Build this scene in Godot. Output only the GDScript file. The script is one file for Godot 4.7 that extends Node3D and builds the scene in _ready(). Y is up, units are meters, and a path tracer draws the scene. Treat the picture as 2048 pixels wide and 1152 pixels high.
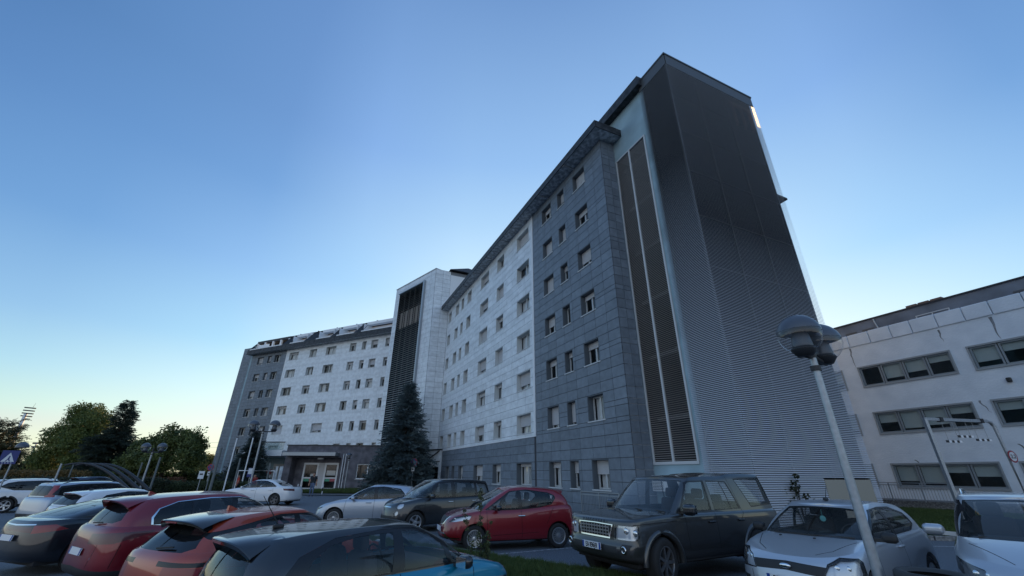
extends Node3D

# ---------------------------------------------------------------- mesh builder
class MB:
	var v := PackedVector3Array()
	var n := PackedVector3Array()
	var u := PackedVector2Array()
	var c := PackedColorArray()
	var ix := PackedInt32Array()
	var col := Color(1, 1, 1)
	var use_col := false

	func vert(p: Vector3, nn: Vector3, uv := Vector2.ZERO) -> int:
		v.append(p)
		n.append(nn)
		u.append(uv)
		c.append(col)
		return v.size() - 1

	func tri(a: Vector3, b: Vector3, d: Vector3) -> void:
		var nn := (b - a).cross(d - a).normalized()
		var i := vert(a, nn)
		vert(b, nn)
		vert(d, nn)
		ix.append_array([i, i + 2, i + 1])

	# corners run counter-clockwise as seen from outside
	func quad(a: Vector3, b: Vector3, d: Vector3, e: Vector3) -> void:
		var nn := (d - a).cross(e - b).normalized()
		var i := vert(a, nn, Vector2(0, 1))
		vert(b, nn, Vector2(1, 1))
		vert(d, nn, Vector2(1, 0))
		vert(e, nn, Vector2(0, 0))
		ix.append_array([i, i + 2, i + 1, i, i + 3, i + 2])

	func box(ctr: Vector3, s: Vector3, b := Basis.IDENTITY) -> void:
		var x := b.x * s.x * 0.5
		var y := b.y * s.y * 0.5
		var z := b.z * s.z * 0.5
		quad(ctr - x - y + z, ctr + x - y + z, ctr + x + y + z, ctr - x + y + z)
		quad(ctr + x - y - z, ctr - x - y - z, ctr - x + y - z, ctr + x + y - z)
		quad(ctr + x - y + z, ctr + x - y - z, ctr + x + y - z, ctr + x + y + z)
		quad(ctr - x - y - z, ctr - x - y + z, ctr - x + y + z, ctr - x + y - z)
		quad(ctr - x + y + z, ctr + x + y + z, ctr + x + y - z, ctr - x + y - z)
		quad(ctr - x - y - z, ctr + x - y - z, ctr + x - y + z, ctr - x - y + z)

	func span(lo: Vector3, hi: Vector3) -> void:
		box((lo + hi) * 0.5, hi - lo)

	# a bar of rectangular section from a to b
	func bar(a: Vector3, b: Vector3, w: float, h: float, up := Vector3.UP) -> void:
		var x := (b - a).normalized()
		var z := x.cross(up).normalized()
		if z.length() < 0.5:
			z = x.cross(Vector3.RIGHT).normalized()
		var y := z.cross(x)
		box((a + b) * 0.5, Vector3((b - a).length(), h, w), Basis(x, y, z))

	func tube(pts: Array, radii: Array, sides := 8, caps := true) -> void:
		var ref := Vector3.UP
		var d0: Vector3 = (pts[1] - pts[0]).normalized()
		if absf(d0.dot(ref)) > 0.9:
			ref = Vector3.RIGHT
		var base := v.size()
		for i in pts.size():
			var d: Vector3 = (pts[mini(i + 1, pts.size() - 1)] - pts[maxi(i - 1, 0)]).normalized()
			var e1 := ref.cross(d).normalized()
			var e2 := d.cross(e1)
			ref = e2.cross(d) * -1.0 if false else ref
			for k in sides + 1:
				var a := TAU * k / sides
				var dir := e1 * cos(a) + e2 * sin(a)
				vert(pts[i] + dir * float(radii[i]), dir, Vector2(float(k) / sides, i))
		for i in pts.size() - 1:
			for k in sides:
				var p := base + i * (sides + 1) + k
				var q := p + sides + 1
				ix.append_array([p, q + 1, p + 1, p, q, q + 1])
		if caps:
			for e in [0, pts.size() - 1]:
				if float(radii[e]) < 0.002:
					continue
				var nd: Vector3 = (pts[1] - pts[0]).normalized() * -1.0 if e == 0 else (pts[e] - pts[e - 1]).normalized()
				var ci := vert(pts[e], nd)
				var s0 := base + int(e) * (sides + 1)
				var ring := []
				for k in sides:
					ring.append(vert(v[s0 + k], nd))
				for k in sides:
					if e == 0:
						ix.append_array([ci, ring[k], ring[(k + 1) % sides]])
					else:
						ix.append_array([ci, ring[(k + 1) % sides], ring[k]])

	# profile of (radius, y); smooth
	func lathe(prof: Array, sides := 24, xf := Transform3D.IDENTITY) -> void:
		var base := v.size()
		var m := prof.size()
		for i in m:
			var a: Vector2 = prof[maxi(i - 1, 0)]
			var b: Vector2 = prof[mini(i + 1, m - 1)]
			var t := (b - a).normalized()
			var nr := Vector2(t.y, -t.x)
			for k in sides + 1:
				var an := TAU * k / sides
				var dir := Vector3(cos(an), 0, sin(an))
				vert(xf * (dir * prof[i].x + Vector3.UP * prof[i].y), (xf.basis * (dir * nr.x + Vector3.UP * nr.y)).normalized(), Vector2(float(k) / sides, float(i) / m))
		for i in m - 1:
			for k in sides:
				var p := base + i * (sides + 1) + k
				var q := p + sides + 1
				ix.append_array([p, p + 1, q + 1, p, q + 1, q])

	# box with rounded edges
	func rbox(ctr: Vector3, s: Vector3, r: float, b := Basis.IDENTITY, seg := 3) -> void:
		var h := s * 0.5 - Vector3(r, r, r)
		var lat := seg * 2
		var lon := seg * 4
		var base := v.size()
		var rows := []
		for i in lat + 1:
			var th := -PI / 2 + PI * i / lat
			var reps := [th]
			if i == seg:
				reps = [th, th]
			for ri in reps.size():
				var yy := (-h.y if (i < seg or (i == seg and ri == 0)) else h.y) + r * sin(th)
				var row := []
				for k in lon:
					var ph := TAU * k / lon
					var qs := [ph]
					if k % seg == 0:
						qs = [ph - 0.0001, ph + 0.0001]
					for q in qs:
						var d := Vector3(cos(th) * cos(q), sin(th), cos(th) * sin(q))
						var p := Vector3(signf(cos(q)) * h.x, 0, signf(sin(q)) * h.z) + Vector3(d.x * r, yy, d.z * r)
						row.append(vert(ctr + b * p, (b * d).normalized()))
				rows.append(row)
		for i in rows.size() - 1:
			var w: int = rows[i].size()
			for k in w:
				var a0: int = rows[i][k]
				var a1: int = rows[i][(k + 1) % w]
				var b0: int = rows[i + 1][k]
				var b1: int = rows[i + 1][(k + 1) % w]
				ix.append_array([a0, a1, b1, a0, b1, b0])
		var ce := vert(ctr + b * Vector3(0, -s.y * 0.5, 0), b * Vector3.DOWN)
		var ct := vert(ctr + b * Vector3(0, s.y * 0.5, 0), b * Vector3.UP)
		for k in rows[0].size():
			var k2: int = (k + 1) % rows[0].size()
			ix.append_array([ce, rows[0][k2], rows[0][k], ct, rows[-1][k], rows[-1][k2]])
		base = 0

	func ball(ctr: Vector3, s: Vector3, lat := 10, lon := 16, b := Basis.IDENTITY, t0 := -PI / 2, t1 := PI / 2) -> void:
		var base := v.size()
		for i in lat + 1:
			var th := lerpf(t0, t1, float(i) / lat)
			for k in lon + 1:
				var ph := TAU * k / lon
				var d := Vector3(cos(th) * cos(ph), sin(th), cos(th) * sin(ph))
				vert(ctr + b * (d * s), (b * (d / s)).normalized(), Vector2(float(k) / lon, float(i) / lat))
		for i in lat:
			for k in lon:
				var p := base + i * (lon + 1) + k
				var q := p + lon + 1
				ix.append_array([p, p + 1, q + 1, p, q + 1, q])

	# polygon in the (x, y) plane pushed out between z0 and z1
	func prism(poly: PackedVector2Array, z0: float, z1: float, xf := Transform3D.IDENTITY) -> void:
		var pp := poly
		if Geometry2D.is_polygon_clockwise(pp):
			pp = pp.duplicate()
			pp.reverse()
		var t := Geometry2D.triangulate_polygon(pp)
		for k in range(0, t.size(), 3):
			var q := [pp[t[k]], pp[t[k + 1]], pp[t[k + 2]]]
			if (q[1] - q[0]).cross(q[2] - q[0]) < 0:
				q = [q[0], q[2], q[1]]
			tri(xf * Vector3(q[0].x, q[0].y, z1), xf * Vector3(q[1].x, q[1].y, z1), xf * Vector3(q[2].x, q[2].y, z1))
			tri(xf * Vector3(q[0].x, q[0].y, z0), xf * Vector3(q[2].x, q[2].y, z0), xf * Vector3(q[1].x, q[1].y, z0))
		for k in pp.size():
			var a: Vector2 = pp[k]
			var b: Vector2 = pp[(k + 1) % pp.size()]
			quad(xf * Vector3(a.x, a.y, z0), xf * Vector3(b.x, b.y, z0), xf * Vector3(b.x, b.y, z1), xf * Vector3(a.x, a.y, z1))

	func mesh() -> ArrayMesh:
		var a := []
		a.resize(Mesh.ARRAY_MAX)
		a[Mesh.ARRAY_VERTEX] = v
		a[Mesh.ARRAY_NORMAL] = n
		a[Mesh.ARRAY_TEX_UV] = u
		if use_col:
			a[Mesh.ARRAY_COLOR] = c
		a[Mesh.ARRAY_INDEX] = ix
		var m := ArrayMesh.new()
		m.add_surface_from_arrays(Mesh.PRIMITIVE_TRIANGLES, a)
		return m


# ---------------------------------------------------------------- scene helpers
var M := {}
var used := {}
var rng := RandomNumberGenerator.new()
var EYE := Vector3(0, 1.82, 0)

func numbered(called: String) -> String:
	if not used.has(called):
		used[called] = 0
		return called
	used[called] += 1
	return "%s_%03d" % [called, used[called]]

func tag(o: Node3D, label: String, category: String, group := "", kind := "") -> Node3D:
	if label:
		o.set_meta("label", label)
	if category:
		o.set_meta("category", category)
	if group:
		o.set_meta("group", group)
	if kind:
		o.set_meta("kind", kind)
	return o

func thing(called: String, label: String, category: String, at := Vector3.ZERO, turn := 0.0, group := "") -> Node3D:
	var o := Node3D.new()
	o.name = numbered(called)
	add_child(o)
	o.position = at
	o.rotation.y = turn
	return tag(o, label, category, group)

func put(called: String, mesh: Mesh, mat: Material, parent: Node3D, at := Vector3.ZERO, b := Basis.IDENTITY) -> MeshInstance3D:
	var o := MeshInstance3D.new()
	o.name = called if parent != self else numbered(called)
	o.mesh = mesh
	o.material_override = mat
	o.transform = Transform3D(b, at)
	parent.add_child(o, true)
	return o

func obj(called: String, mb: MB, mat: Material, parent: Node3D) -> MeshInstance3D:
	return put(called, mb.mesh(), mat, parent)

func struct(called: String, mb: MB, mat: Material) -> MeshInstance3D:
	var o := put(called, mb.mesh(), mat, self)
	o.set_meta("kind", "structure")
	return o

func W(x: float, zf: float, y := 0.0) -> Vector3:
	return Vector3(x, y, -zf)

# height of the ground: the lower car park lies left of the planted strip
func strip_s(x: float, zf: float) -> float:
	return (x - 0.07) * -0.606 + (zf - 11.15) * -0.795

func gh(x: float, zf: float) -> float:
	return -0.2 * smoothstep(0.9, 2.4, strip_s(x, zf))

func lin(r: float, g: float, b: float) -> Color:
	return Color(r, g, b).linear_to_srgb()

func mat(key: String, col: Color, rough := 0.8, metal := 0.0) -> StandardMaterial3D:
	var m := StandardMaterial3D.new()
	m.resource_name = key
	m.albedo_color = col.linear_to_srgb()
	m.roughness = rough
	m.metallic = metal
	M[key] = m
	return m

func noise_tex(sd: int, freq: float, lo: Color, hi: Color, size := 512, oct := 4, contrast := 1.0, kind := FastNoiseLite.TYPE_SIMPLEX_SMOOTH) -> NoiseTexture2D:
	var nz := FastNoiseLite.new()
	nz.seed = sd
	nz.noise_type = kind
	nz.frequency = freq
	nz.fractal_octaves = oct
	var t := NoiseTexture2D.new()
	t.width = size
	t.height = size
	t.seamless = true
	t.noise = nz
	var g := Gradient.new()
	g.set_color(0, lo)
	g.set_color(1, hi)
	g.set_offset(0, 0.5 - 0.5 / contrast)
	g.set_offset(1, 0.5 + 0.5 / contrast)
	t.color_ramp = g
	return t

func tri_tex(m: StandardMaterial3D, t: Texture2D, scale: float, world := true) -> void:
	m.albedo_texture = t
	m.uv1_triplanar = true
	m.uv1_world_triplanar = world
	m.uv1_scale = Vector3(scale, scale, scale)

func bump(m: StandardMaterial3D, t: Texture2D, cm: float) -> void:
	m.heightmap_enabled = true
	m.heightmap_texture = t
	m.heightmap_scale = cm

func glass(key: String, a: float, col := Color(0.01, 0.012, 0.014)) -> StandardMaterial3D:
	var m := mat(key, col, 0.02)
	m.transparency = BaseMaterial3D.TRANSPARENCY_ALPHA
	m.albedo_color.a = a
	return m

func paint(key: String, col: Color, metal := 0.35, rough := 0.38) -> StandardMaterial3D:
	var m := mat(key, col, rough, metal)
	m.clearcoat_enabled = true
	m.clearcoat = 1.0
	m.clearcoat_roughness = 0.04
	return m

func make_materials() -> void:
	var g1 := Color(0.62, 0.62, 0.62)
	var mottle := noise_tex(3, 0.012, Color(0.85, 0.85, 0.86), Color(1, 1, 1), 512, 5, 1.3)
	for i in 4:
		var k: float = [0.88, 0.98, 1.06, 0.94][i]
		tri_tex(mat("slate%d" % i, Color(0.2, 0.24, 0.285) * k, 0.55), mottle, 0.35)
	var cloudy := noise_tex(9, 0.01, Color(0.9, 0.9, 0.9), Color(1, 1, 1), 256, 3, 1.5)
	for i in 4:
		var k: float = [0.97, 1.0, 1.03, 0.94][i]
		tri_tex(mat("white_tile%d" % i, Color(0.83, 0.88, 0.92) * k, 0.45), cloudy, 0.5)
	mat("joint", Color(0.05, 0.052, 0.06), 0.9)
	mat("joint_light", Color(0.2, 0.22, 0.25), 0.9)
	mat("reveal_dark", Color(0.1, 0.12, 0.14), 0.7)
	mat("reveal_light", Color(0.55, 0.58, 0.58), 0.7)
	mat("frame", Color(0.5, 0.52, 0.52), 0.4)
	mat("shutter", Color(0.52, 0.52, 0.53), 0.6)
	mat("sill", Color(0.55, 0.57, 0.58), 0.6)
	mat("inside", Color(0.12, 0.12, 0.12), 0.9)
	mat("inside_pale", Color(0.3, 0.3, 0.28), 0.9)
	mat("curtain", Color(0.62, 0.64, 0.64), 0.9)
	glass("pane", 0.1, Color(0.02, 0.03, 0.035))
	mat("white_trim", Color(0.78, 0.8, 0.82), 0.5)
	tri_tex(mat("eave", Color(0.66, 0.7, 0.74), 0.8), noise_tex(21, 0.02, Color(0.65, 0.65, 0.65), Color(1, 1, 1), 256, 4, 1.4), 0.5)
	tri_tex(mat("fascia", Color(0.075, 0.08, 0.09), 0.6, 0.3), noise_tex(22, 0.02, Color(0.55, 0.55, 0.55), Color(1, 1, 1), 256, 4, 1.4), 0.4)
	tri_tex(mat("pale_render", Color(0.36, 0.5, 0.56), 0.9), noise_tex(23, 0.008, Color(0.84, 0.84, 0.84), Color(1, 1, 1), 256, 4, 1.3), 0.2)
	mat("slat_metal", Color(0.5, 0.53, 0.58), 0.5, 0.1)
	mat("slat_bronze", Color(0.5, 0.47, 0.45), 0.5, 0.1)
	mat("slat_dark", Color(0.1, 0.105, 0.11), 0.5, 0.2)
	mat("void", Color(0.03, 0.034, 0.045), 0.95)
	mat("steel", Color(0.34, 0.37, 0.4), 0.42, 0.6)
	tri_tex(mat("galv", Color(0.42, 0.46, 0.5), 0.42, 0.55), noise_tex(24, 0.03, Color(0.86, 0.86, 0.86), Color(1, 1, 1), 256, 4, 1.3), 1.4)
	mat("dark_metal", Color(0.035, 0.037, 0.042), 0.5, 0.3)
	mat("cap_grey", Color(0.09, 0.1, 0.12), 0.35, 0.2)
	glass("globe", 0.06, Color(0.3, 0.33, 0.36))
	# asphalt
	var asp := mat("asphalt", Color(0.2, 0.225, 0.26), 0.85)
	tri_tex(asp, noise_tex(31, 0.16, Color(0.55, 0.55, 0.55), Color(1.0, 1.0, 1.0), 1024, 4, 1.7), 0.18)
	asp.detail_enabled = true
	asp.detail_blend_mode = BaseMaterial3D.BLEND_MODE_MUL
	bump(asp, noise_tex(32, 0.2, Color(0, 0, 0), Color(1, 1, 1), 512, 3), 0.5)
	mat("line_paint", Color(0.5, 0.52, 0.55), 0.8)
	tri_tex(M["line_paint"], noise_tex(33, 0.05, Color(0.6, 0.6, 0.6), Color(1, 1, 1), 256, 4, 1.8), 0.8)
	tri_tex(mat("kerb", Color(0.3, 0.3, 0.3), 0.9), noise_tex(34, 0.05, Color(0.6, 0.6, 0.6), Color(1, 1, 1), 256, 4, 1.4), 0.7)
	tri_tex(mat("soil", Color(0.03, 0.042, 0.018), 0.95), noise_tex(35, 0.06, Color(0.5, 0.55, 0.45), Color(1, 1, 1), 512, 4, 1.6), 0.3)
	var gr := mat("grass", Color(1, 1, 1), 0.8)
	gr.vertex_color_use_as_albedo = true
	gr.backlight_enabled = true
	gr.backlight = Color(0.35, 0.35, 0.35)
	tri_tex(mat("earth", Color(0.05, 0.06, 0.03), 0.95), noise_tex(36, 0.02, Color(0.6, 0.6, 0.55), Color(1, 1, 1), 512, 4, 1.4), 0.05)
	tri_tex(mat("paving", Color(0.2, 0.2, 0.2), 0.9), noise_tex(37, 0.04, Color(0.7, 0.7, 0.7), Color(1, 1, 1), 256, 4, 1.4), 0.4)
	var lf := mat("leaf", Color(1, 1, 1), 0.6)
	lf.vertex_color_use_as_albedo = true
	lf.backlight_enabled = true
	lf.backlight = Color(0.6, 0.6, 0.6)
	var nd := mat("needle", Color(1, 1, 1), 0.65)
	nd.vertex_color_use_as_albedo = true
	nd.backlight_enabled = true
	nd.backlight = Color(0.2, 0.2, 0.2)
	tri_tex(mat("bark", Color(0.09, 0.07, 0.055), 0.95), noise_tex(38, 0.05, Color(0.5, 0.5, 0.5), Color(1, 1, 1), 256, 4, 1.5), 0.8)
	# plaster of the right-hand building with grey rain stains
	tri_tex(mat("plaster", Color(0.72, 0.79, 0.86), 0.9), noise_tex(41, 0.006, Color(0.92, 0.93, 0.94), Color(1, 1, 1), 1024, 6, 1.4), 0.12)
	bump(M["plaster"], noise_tex(42, 0.12, Color(0, 0, 0), Color(1, 1, 1), 512, 3), 1.2)
	tri_tex(mat("stain", Color(0.36, 0.39, 0.43), 0.95), noise_tex(43, 0.02, Color(0.6, 0.6, 0.6), Color(1, 1, 1), 256, 4, 1.5), 0.3)
	tri_tex(mat("attic", Color(0.2, 0.225, 0.26), 0.85), noise_tex(44, 0.01, Color(0.75, 0.75, 0.75), Color(1, 1, 1), 256, 4, 1.3), 0.2)
	tri_tex(mat("brown_render", Color(0.17, 0.165, 0.19), 0.9), noise_tex(45, 0.01, Color(0.75, 0.75, 0.75), Color(1, 1, 1), 256, 4, 1.4), 0.3)
	mat("beige_panel", Color(0.33, 0.31, 0.26), 0.7)
	mat("white_plastic", Color(0.75, 0.77, 0.78), 0.45)
	# car bits
	mat("tyre", Color(0.018, 0.018, 0.019), 0.85)
	mat("rubber", Color(0.02, 0.02, 0.022), 0.6)
	mat("black_trim", Color(0.012, 0.012, 0.014), 0.25)
	mat("black_plastic", Color(0.022, 0.023, 0.025), 0.6)
	mat("seam", Color(0.004, 0.004, 0.005), 0.9)
	mat("chrome", Color(0.75, 0.77, 0.8), 0.12, 1.0)
	mat("alloy", Color(0.5, 0.52, 0.55), 0.3, 0.8)
	mat("alloy_dark", Color(0.16, 0.16, 0.17), 0.35, 0.6)
	mat("cabin", Color(0.02, 0.021, 0.023), 0.9)
	mat("seat_cloth", Color(0.035, 0.036, 0.04), 0.9)
	mat("reflector", Color(0.7, 0.74, 0.78), 0.1, 0.9)
	mat("tail_red", Color(0.24, 0.008, 0.012), 0.12)
	M["tail_red"].clearcoat_enabled = true
	mat("tail_dark", Color(0.08, 0.004, 0.008), 0.12)
	M["tail_dark"].clearcoat_enabled = true
	mat("lamp_clear", Color(0.55, 0.6, 0.66), 0.12, 0.35)
	M["lamp_clear"].clearcoat_enabled = true
	glass("car_glass", 0.22, Color(0.03, 0.05, 0.06))
	glass("privacy_glass", 0.8)
	glass("lens", 0.05, Color(0.5, 0.55, 0.6))
	mat("plate_white", Color(0.7, 0.72, 0.75), 0.4)
	mat("plate_blue", Color(0.01, 0.06, 0.3), 0.4)
	mat("ink", Color(0.01, 0.01, 0.012), 0.6)
	mat("sign_blue", Color(0.012, 0.03, 0.17), 0.4)
	mat("sign_red", Color(0.28, 0.012, 0.03), 0.4)
	mat("sign_white", Color(0.62, 0.65, 0.68), 0.45)
	mat("sun_tint_beam", Color(0.4, 0.28, 0.2), 0.8)  # warm tone stands in for sunlight on the tower beams
	mat("post_grey", Color(0.14, 0.16, 0.16), 0.7)
	mat("slat_green", Color(0.3, 0.34, 0.34), 0.5, 0.2)
	mat("window_surround", Color(0.3, 0.33, 0.35), 0.8)
	mat("alu_grey", Color(0.26, 0.3, 0.33), 0.45, 0.3)
	glass("green_pane", 0.12, Color(0.02, 0.05, 0.05))
	mat("blind", Color(0.42, 0.5, 0.5), 0.9)
	g1 = Color.WHITE


# ---------------------------------------------------------------- facades
var box_cache := {}

func box_mesh(s: Vector3) -> BoxMesh:
	var k := s.snapped(Vector3(0.001, 0.001, 0.001))
	if not box_cache.has(k):
		var b := BoxMesh.new()
		b.size = k
		box_cache[k] = b
	return box_cache[k]

func cuts(lo: float, hi: float, vals: Array) -> Array:
	var out := [lo]
	vals.sort()
	for x in vals:
		if x > float(out[-1]) + 0.002 and x < hi - 0.002:
			out.append(x)
	out.append(hi)
	return out

# sheet in the local x-y plane at depth z with rectangular openings
func holed(mb: MB, x0: float, x1: float, y0: float, y1: float, z: float, wins: Array, xf := Transform3D.IDENTITY) -> void:
	var xs := []
	var ys := []
	for w in wins:
		xs.append_array([w.position.x, w.end.x])
		ys.append_array([w.position.y, w.end.y])
	xs = cuts(x0, x1, xs)
	ys = cuts(y0, y1, ys)
	for i in xs.size() - 1:
		for j in ys.size() - 1:
			var c := Vector2((xs[i] + xs[i + 1]) * 0.5, (ys[j] + ys[j + 1]) * 0.5)
			var inside := false
			for w in wins:
				if w.has_point(c):
					inside = true
					break
			if not inside:
				mb.quad(xf * Vector3(xs[i], ys[j], z), xf * Vector3(xs[i + 1], ys[j], z), xf * Vector3(xs[i + 1], ys[j + 1], z), xf * Vector3(xs[i], ys[j + 1], z))

func minus(r: Rect2, w: Rect2) -> Array:
	if not r.intersects(w):
		return [r]
	var i := r.intersection(w)
	if i.size.x < 0.004 or i.size.y < 0.004:
		return [r]
	var out := []
	if i.position.x - r.position.x > 0.03:
		out.append(Rect2(r.position.x, r.position.y, i.position.x - r.position.x, r.size.y))
	if r.end.x - i.end.x > 0.03:
		out.append(Rect2(i.end.x, r.position.y, r.end.x - i.end.x, r.size.y))
	if i.position.y - r.position.y > 0.03:
		out.append(Rect2(i.position.x, r.position.y, i.size.x, i.position.y - r.position.y))
	if r.end.y - i.end.y > 0.03:
		out.append(Rect2(i.position.x, i.end.y, i.size.x, r.end.y - i.end.y))
	return out

# cladding panels standing proud of the wall, each a part of its own
func clad(parent: Node3D, xs: Array, ys: Array, wins: Array, mats: Array, called: String, most: int, xf := Transform3D.IDENTITY, joint := 0.024, thick := 0.03) -> void:
	var pieces := []
	var world: Transform3D = parent.transform * xf
	for i in xs.size() - 1:
		for j in ys.size() - 1:
			var r := Rect2(xs[i] + joint * 0.5, ys[j] + joint * 0.5, xs[i + 1] - xs[i] - joint, ys[j + 1] - ys[j] - joint)
			var left := [r]
			for w in wins:
				if not r.intersects(w):
					continue
				var nx := []
				for q in left:
					nx.append_array(minus(q, w))
				left = nx
			if left.is_empty():
				continue
			var c := Vector3(r.get_center().x, r.get_center().y, 0)
			var d := (world * c).distance_to(EYE)
			pieces.append([d, left, c, rng.randf_range(0.0, 0.004), rng.randi_range(0, mats.size() - 1)])
	pieces.sort_custom(func(a, b): return a[0] < b[0])
	var rest := MB.new()
	for k in pieces.size():
		var p: Array = pieces[k]
		if k < most:
			if p[1].size() == 1:
				var r: Rect2 = p[1][0]
				var at := Vector3(r.get_center().x, r.get_center().y, -thick * 0.5 + p[3])
				put(called, box_mesh(Vector3(r.size.x, r.size.y, thick)), M[mats[p[4]]], parent, xf * at, xf.basis)
			else:
				var mb := MB.new()
				for r in p[1]:
					mb.box(Vector3(r.get_center().x, r.get_center().y, -thick * 0.5 + p[3]), Vector3(r.size.x, r.size.y, thick))
				put(called, mb.mesh(), M[mats[p[4]]], parent, xf.origin, xf.basis)
		else:
			for r in p[1]:
				rest.box(xf * Vector3(r.get_center().x, r.get_center().y, -thick * 0.5 + p[3]), Vector3(r.size.x, r.size.y, thick), xf.basis)
	if rest.v.size():
		var o := obj(called + "_field", rest, M[mats[1]], parent)
		o.set_meta("kind", "stuff")

var win_cache := {}

func cached(key: String, make: Callable) -> Mesh:
	if not win_cache.has(key):
		var mb := MB.new()
		make.call(mb)
		win_cache[key] = mb.mesh()
	return win_cache[key]

# one window: recessed lining > frame, pane, shutter, sill, curtain
func window(parent: Node3D, r: Rect2, reveal: String, opts := {}, xf := Transform3D.IDENTITY) -> MeshInstance3D:
	var w := r.size.x
	var h := r.size.y
	var dp: float = opts.get("depth", 0.34)
	var sash: int = opts.get("sash", 2 if w > 1.35 else 1)
	var kk := "%.2f_%.2f_%.2f" % [w, h, dp]
	var lining := cached("lining" + kk, func(mb):
		var t := 0.05
		mb.span(Vector3(0, 0, -dp - 0.1), Vector3(t, h, -0.004))
		mb.span(Vector3(w - t, 0, -dp - 0.1), Vector3(w, h, -0.004))
		mb.span(Vector3(t, h - t, -dp - 0.1), Vector3(w - t, h, -0.006))
		mb.span(Vector3(t, 0, -dp - 0.1), Vector3(w - t, t * 0.6, -0.03)))
	var o := put("window", lining, M[reveal], parent, xf * Vector3(r.position.x, r.position.y, 0), xf.basis)
	var fr := cached("frame%d" % sash + kk, func(mb):
		var z0 := -dp - 0.06
		var z1 := -dp
		var t := 0.075
		var a := 0.05
		mb.span(Vector3(a, 0.03, z0), Vector3(a + t, h - a, z1))
		mb.span(Vector3(w - a - t, 0.03, z0), Vector3(w - a, h - a, z1))
		mb.span(Vector3(a + t, 0.03, z0), Vector3(w - a - t, 0.03 + t, z1))
		mb.span(Vector3(a + t, h - a - t, z0), Vector3(w - a - t, h - a, z1))
		for i in range(1, sash):
			var x := a + (w - 2 * a) * i / sash
			mb.span(Vector3(x - t * 0.75, 0.03 + t, z0), Vector3(x + t * 0.75, h - a - t, z1 + 0.008)))
	put("frame", fr, M[opts.get("frame", "frame")], o)
	var pm := cached("pane" + kk, func(mb): mb.quad(Vector3(0.1, 0.08, -dp - 0.03), Vector3(w - 0.1, 0.08, -dp - 0.03), Vector3(w - 0.1, h - 0.1, -dp - 0.03), Vector3(0.1, h - 0.1, -dp - 0.03)))
	put("pane", pm, M["pane"], o)
	var down: float = opts.get("shut", 0.0)
	if down > 0.02:
		var n := int(ceil(down * (h - 0.07) / 0.055))
		var sm := cached("shutter%d" % n + kk, func(mb):
			for i in n:
				var y := h - 0.055 - i * 0.055
				var x0 := 0.06
				var x1 := w - 0.06
				var z := -dp + 0.03
				mb.quad(Vector3(x0, y - 0.048, z + 0.004), Vector3(x1, y - 0.048, z + 0.004), Vector3(x1, y - 0.024, z + 0.014), Vector3(x0, y - 0.024, z + 0.014))
				mb.quad(Vector3(x0, y - 0.024, z + 0.014), Vector3(x1, y - 0.024, z + 0.014), Vector3(x1, y, z + 0.004), Vector3(x0, y, z + 0.004))
				mb.quad(Vector3(x0, y - 0.055, z), Vector3(x1, y - 0.055, z), Vector3(x1, y - 0.048, z + 0.004), Vector3(x0, y - 0.048, z + 0.004))
			var yb := h - 0.055 - n * 0.055
			mb.span(Vector3(0.06, yb - 0.03, -dp + 0.015), Vector3(w - 0.06, yb, -dp + 0.05)))
		put("shutter", sm, M["shutter"], o)
	if opts.get("sill", true):
		var sl := cached("sill" + kk, func(mb): mb.span(Vector3(-0.03, -0.035, -dp + 0.02), Vector3(w + 0.03, 0.022, 0.045)))
		put("sill", sl, M["sill"], o)
	var cur: float = opts.get("curtain", 0.0)
	if cur > 0.05:
		var cm := cached("curtain%.1f" % cur + kk, func(mb):
			var nf := int(w * cur / 0.06)
			for i in nf:
				var x := 0.1 + i * 0.06
				var za := -dp - 0.16 - (0.02 if i % 2 == 0 else 0.0)
				var zb := -dp - 0.16 - (0.0 if i % 2 == 0 else 0.02)
				mb.quad(Vector3(x, 0.03, za), Vector3(x + 0.06, 0.03, zb), Vector3(x + 0.06, h - 0.06, zb), Vector3(x, h - 0.06, za)))
		var c := put("curtain", cm, M["curtain"], o)
		if opts.get("cright", false):
			c.position.x = w * (1.0 - cur) - 0.1
	return o

func random_window() -> Dictionary:
	var q := rng.randf()
	var d := {}
	if q < 0.3:
		d.shut = rng.randf_range(0.12, 0.25)
	elif q < 0.62:
		d.shut = rng.randf_range(0.4, 0.75)
	elif q < 0.7:
		d.shut = 0.97
	if rng.randf() < 0.6:
		d.curtain = [0.4, 0.6, 0.9][rng.randi_range(0, 2)]
		d.cright = rng.randf() < 0.5
	return d

func floors_shell(parent: Node3D, x0: float, x1: float, z0: float, z1: float, top: float, first: float, step: float) -> void:
	var mb := MB.new()
	mb.quad(Vector3(x1, 0, z0), Vector3(x0, 0, z0), Vector3(x0, top, z0), Vector3(x1, top, z0))
	mb.quad(Vector3(x0, 0, z0), Vector3(x0, 0, z1), Vector3(x0, top, z1), Vector3(x0, top, z0))
	mb.quad(Vector3(x1, 0, z1), Vector3(x1, 0, z0), Vector3(x1, top, z0), Vector3(x1, top, z1))
	mb.quad(Vector3(x0, top, z1), Vector3(x1, top, z1), Vector3(x1, top, z0), Vector3(x0, top, z0))
	obj("shell", mb, M["eave"], parent)
	var fl := MB.new()
	var y := first
	while y < top:
		fl.span(Vector3(x0 + 0.02, y, z0 + 0.02), Vector3(x1 - 0.02, y + 0.3, z1 - 0.02))
		y += step
	fl.span(Vector3(x0 + 0.03, 0.05, z1 - 4.2), Vector3(x1 - 0.03, top - 0.05, z1 - 4.0))
	obj("floor_slab", fl, M["inside_pale"], parent)

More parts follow.
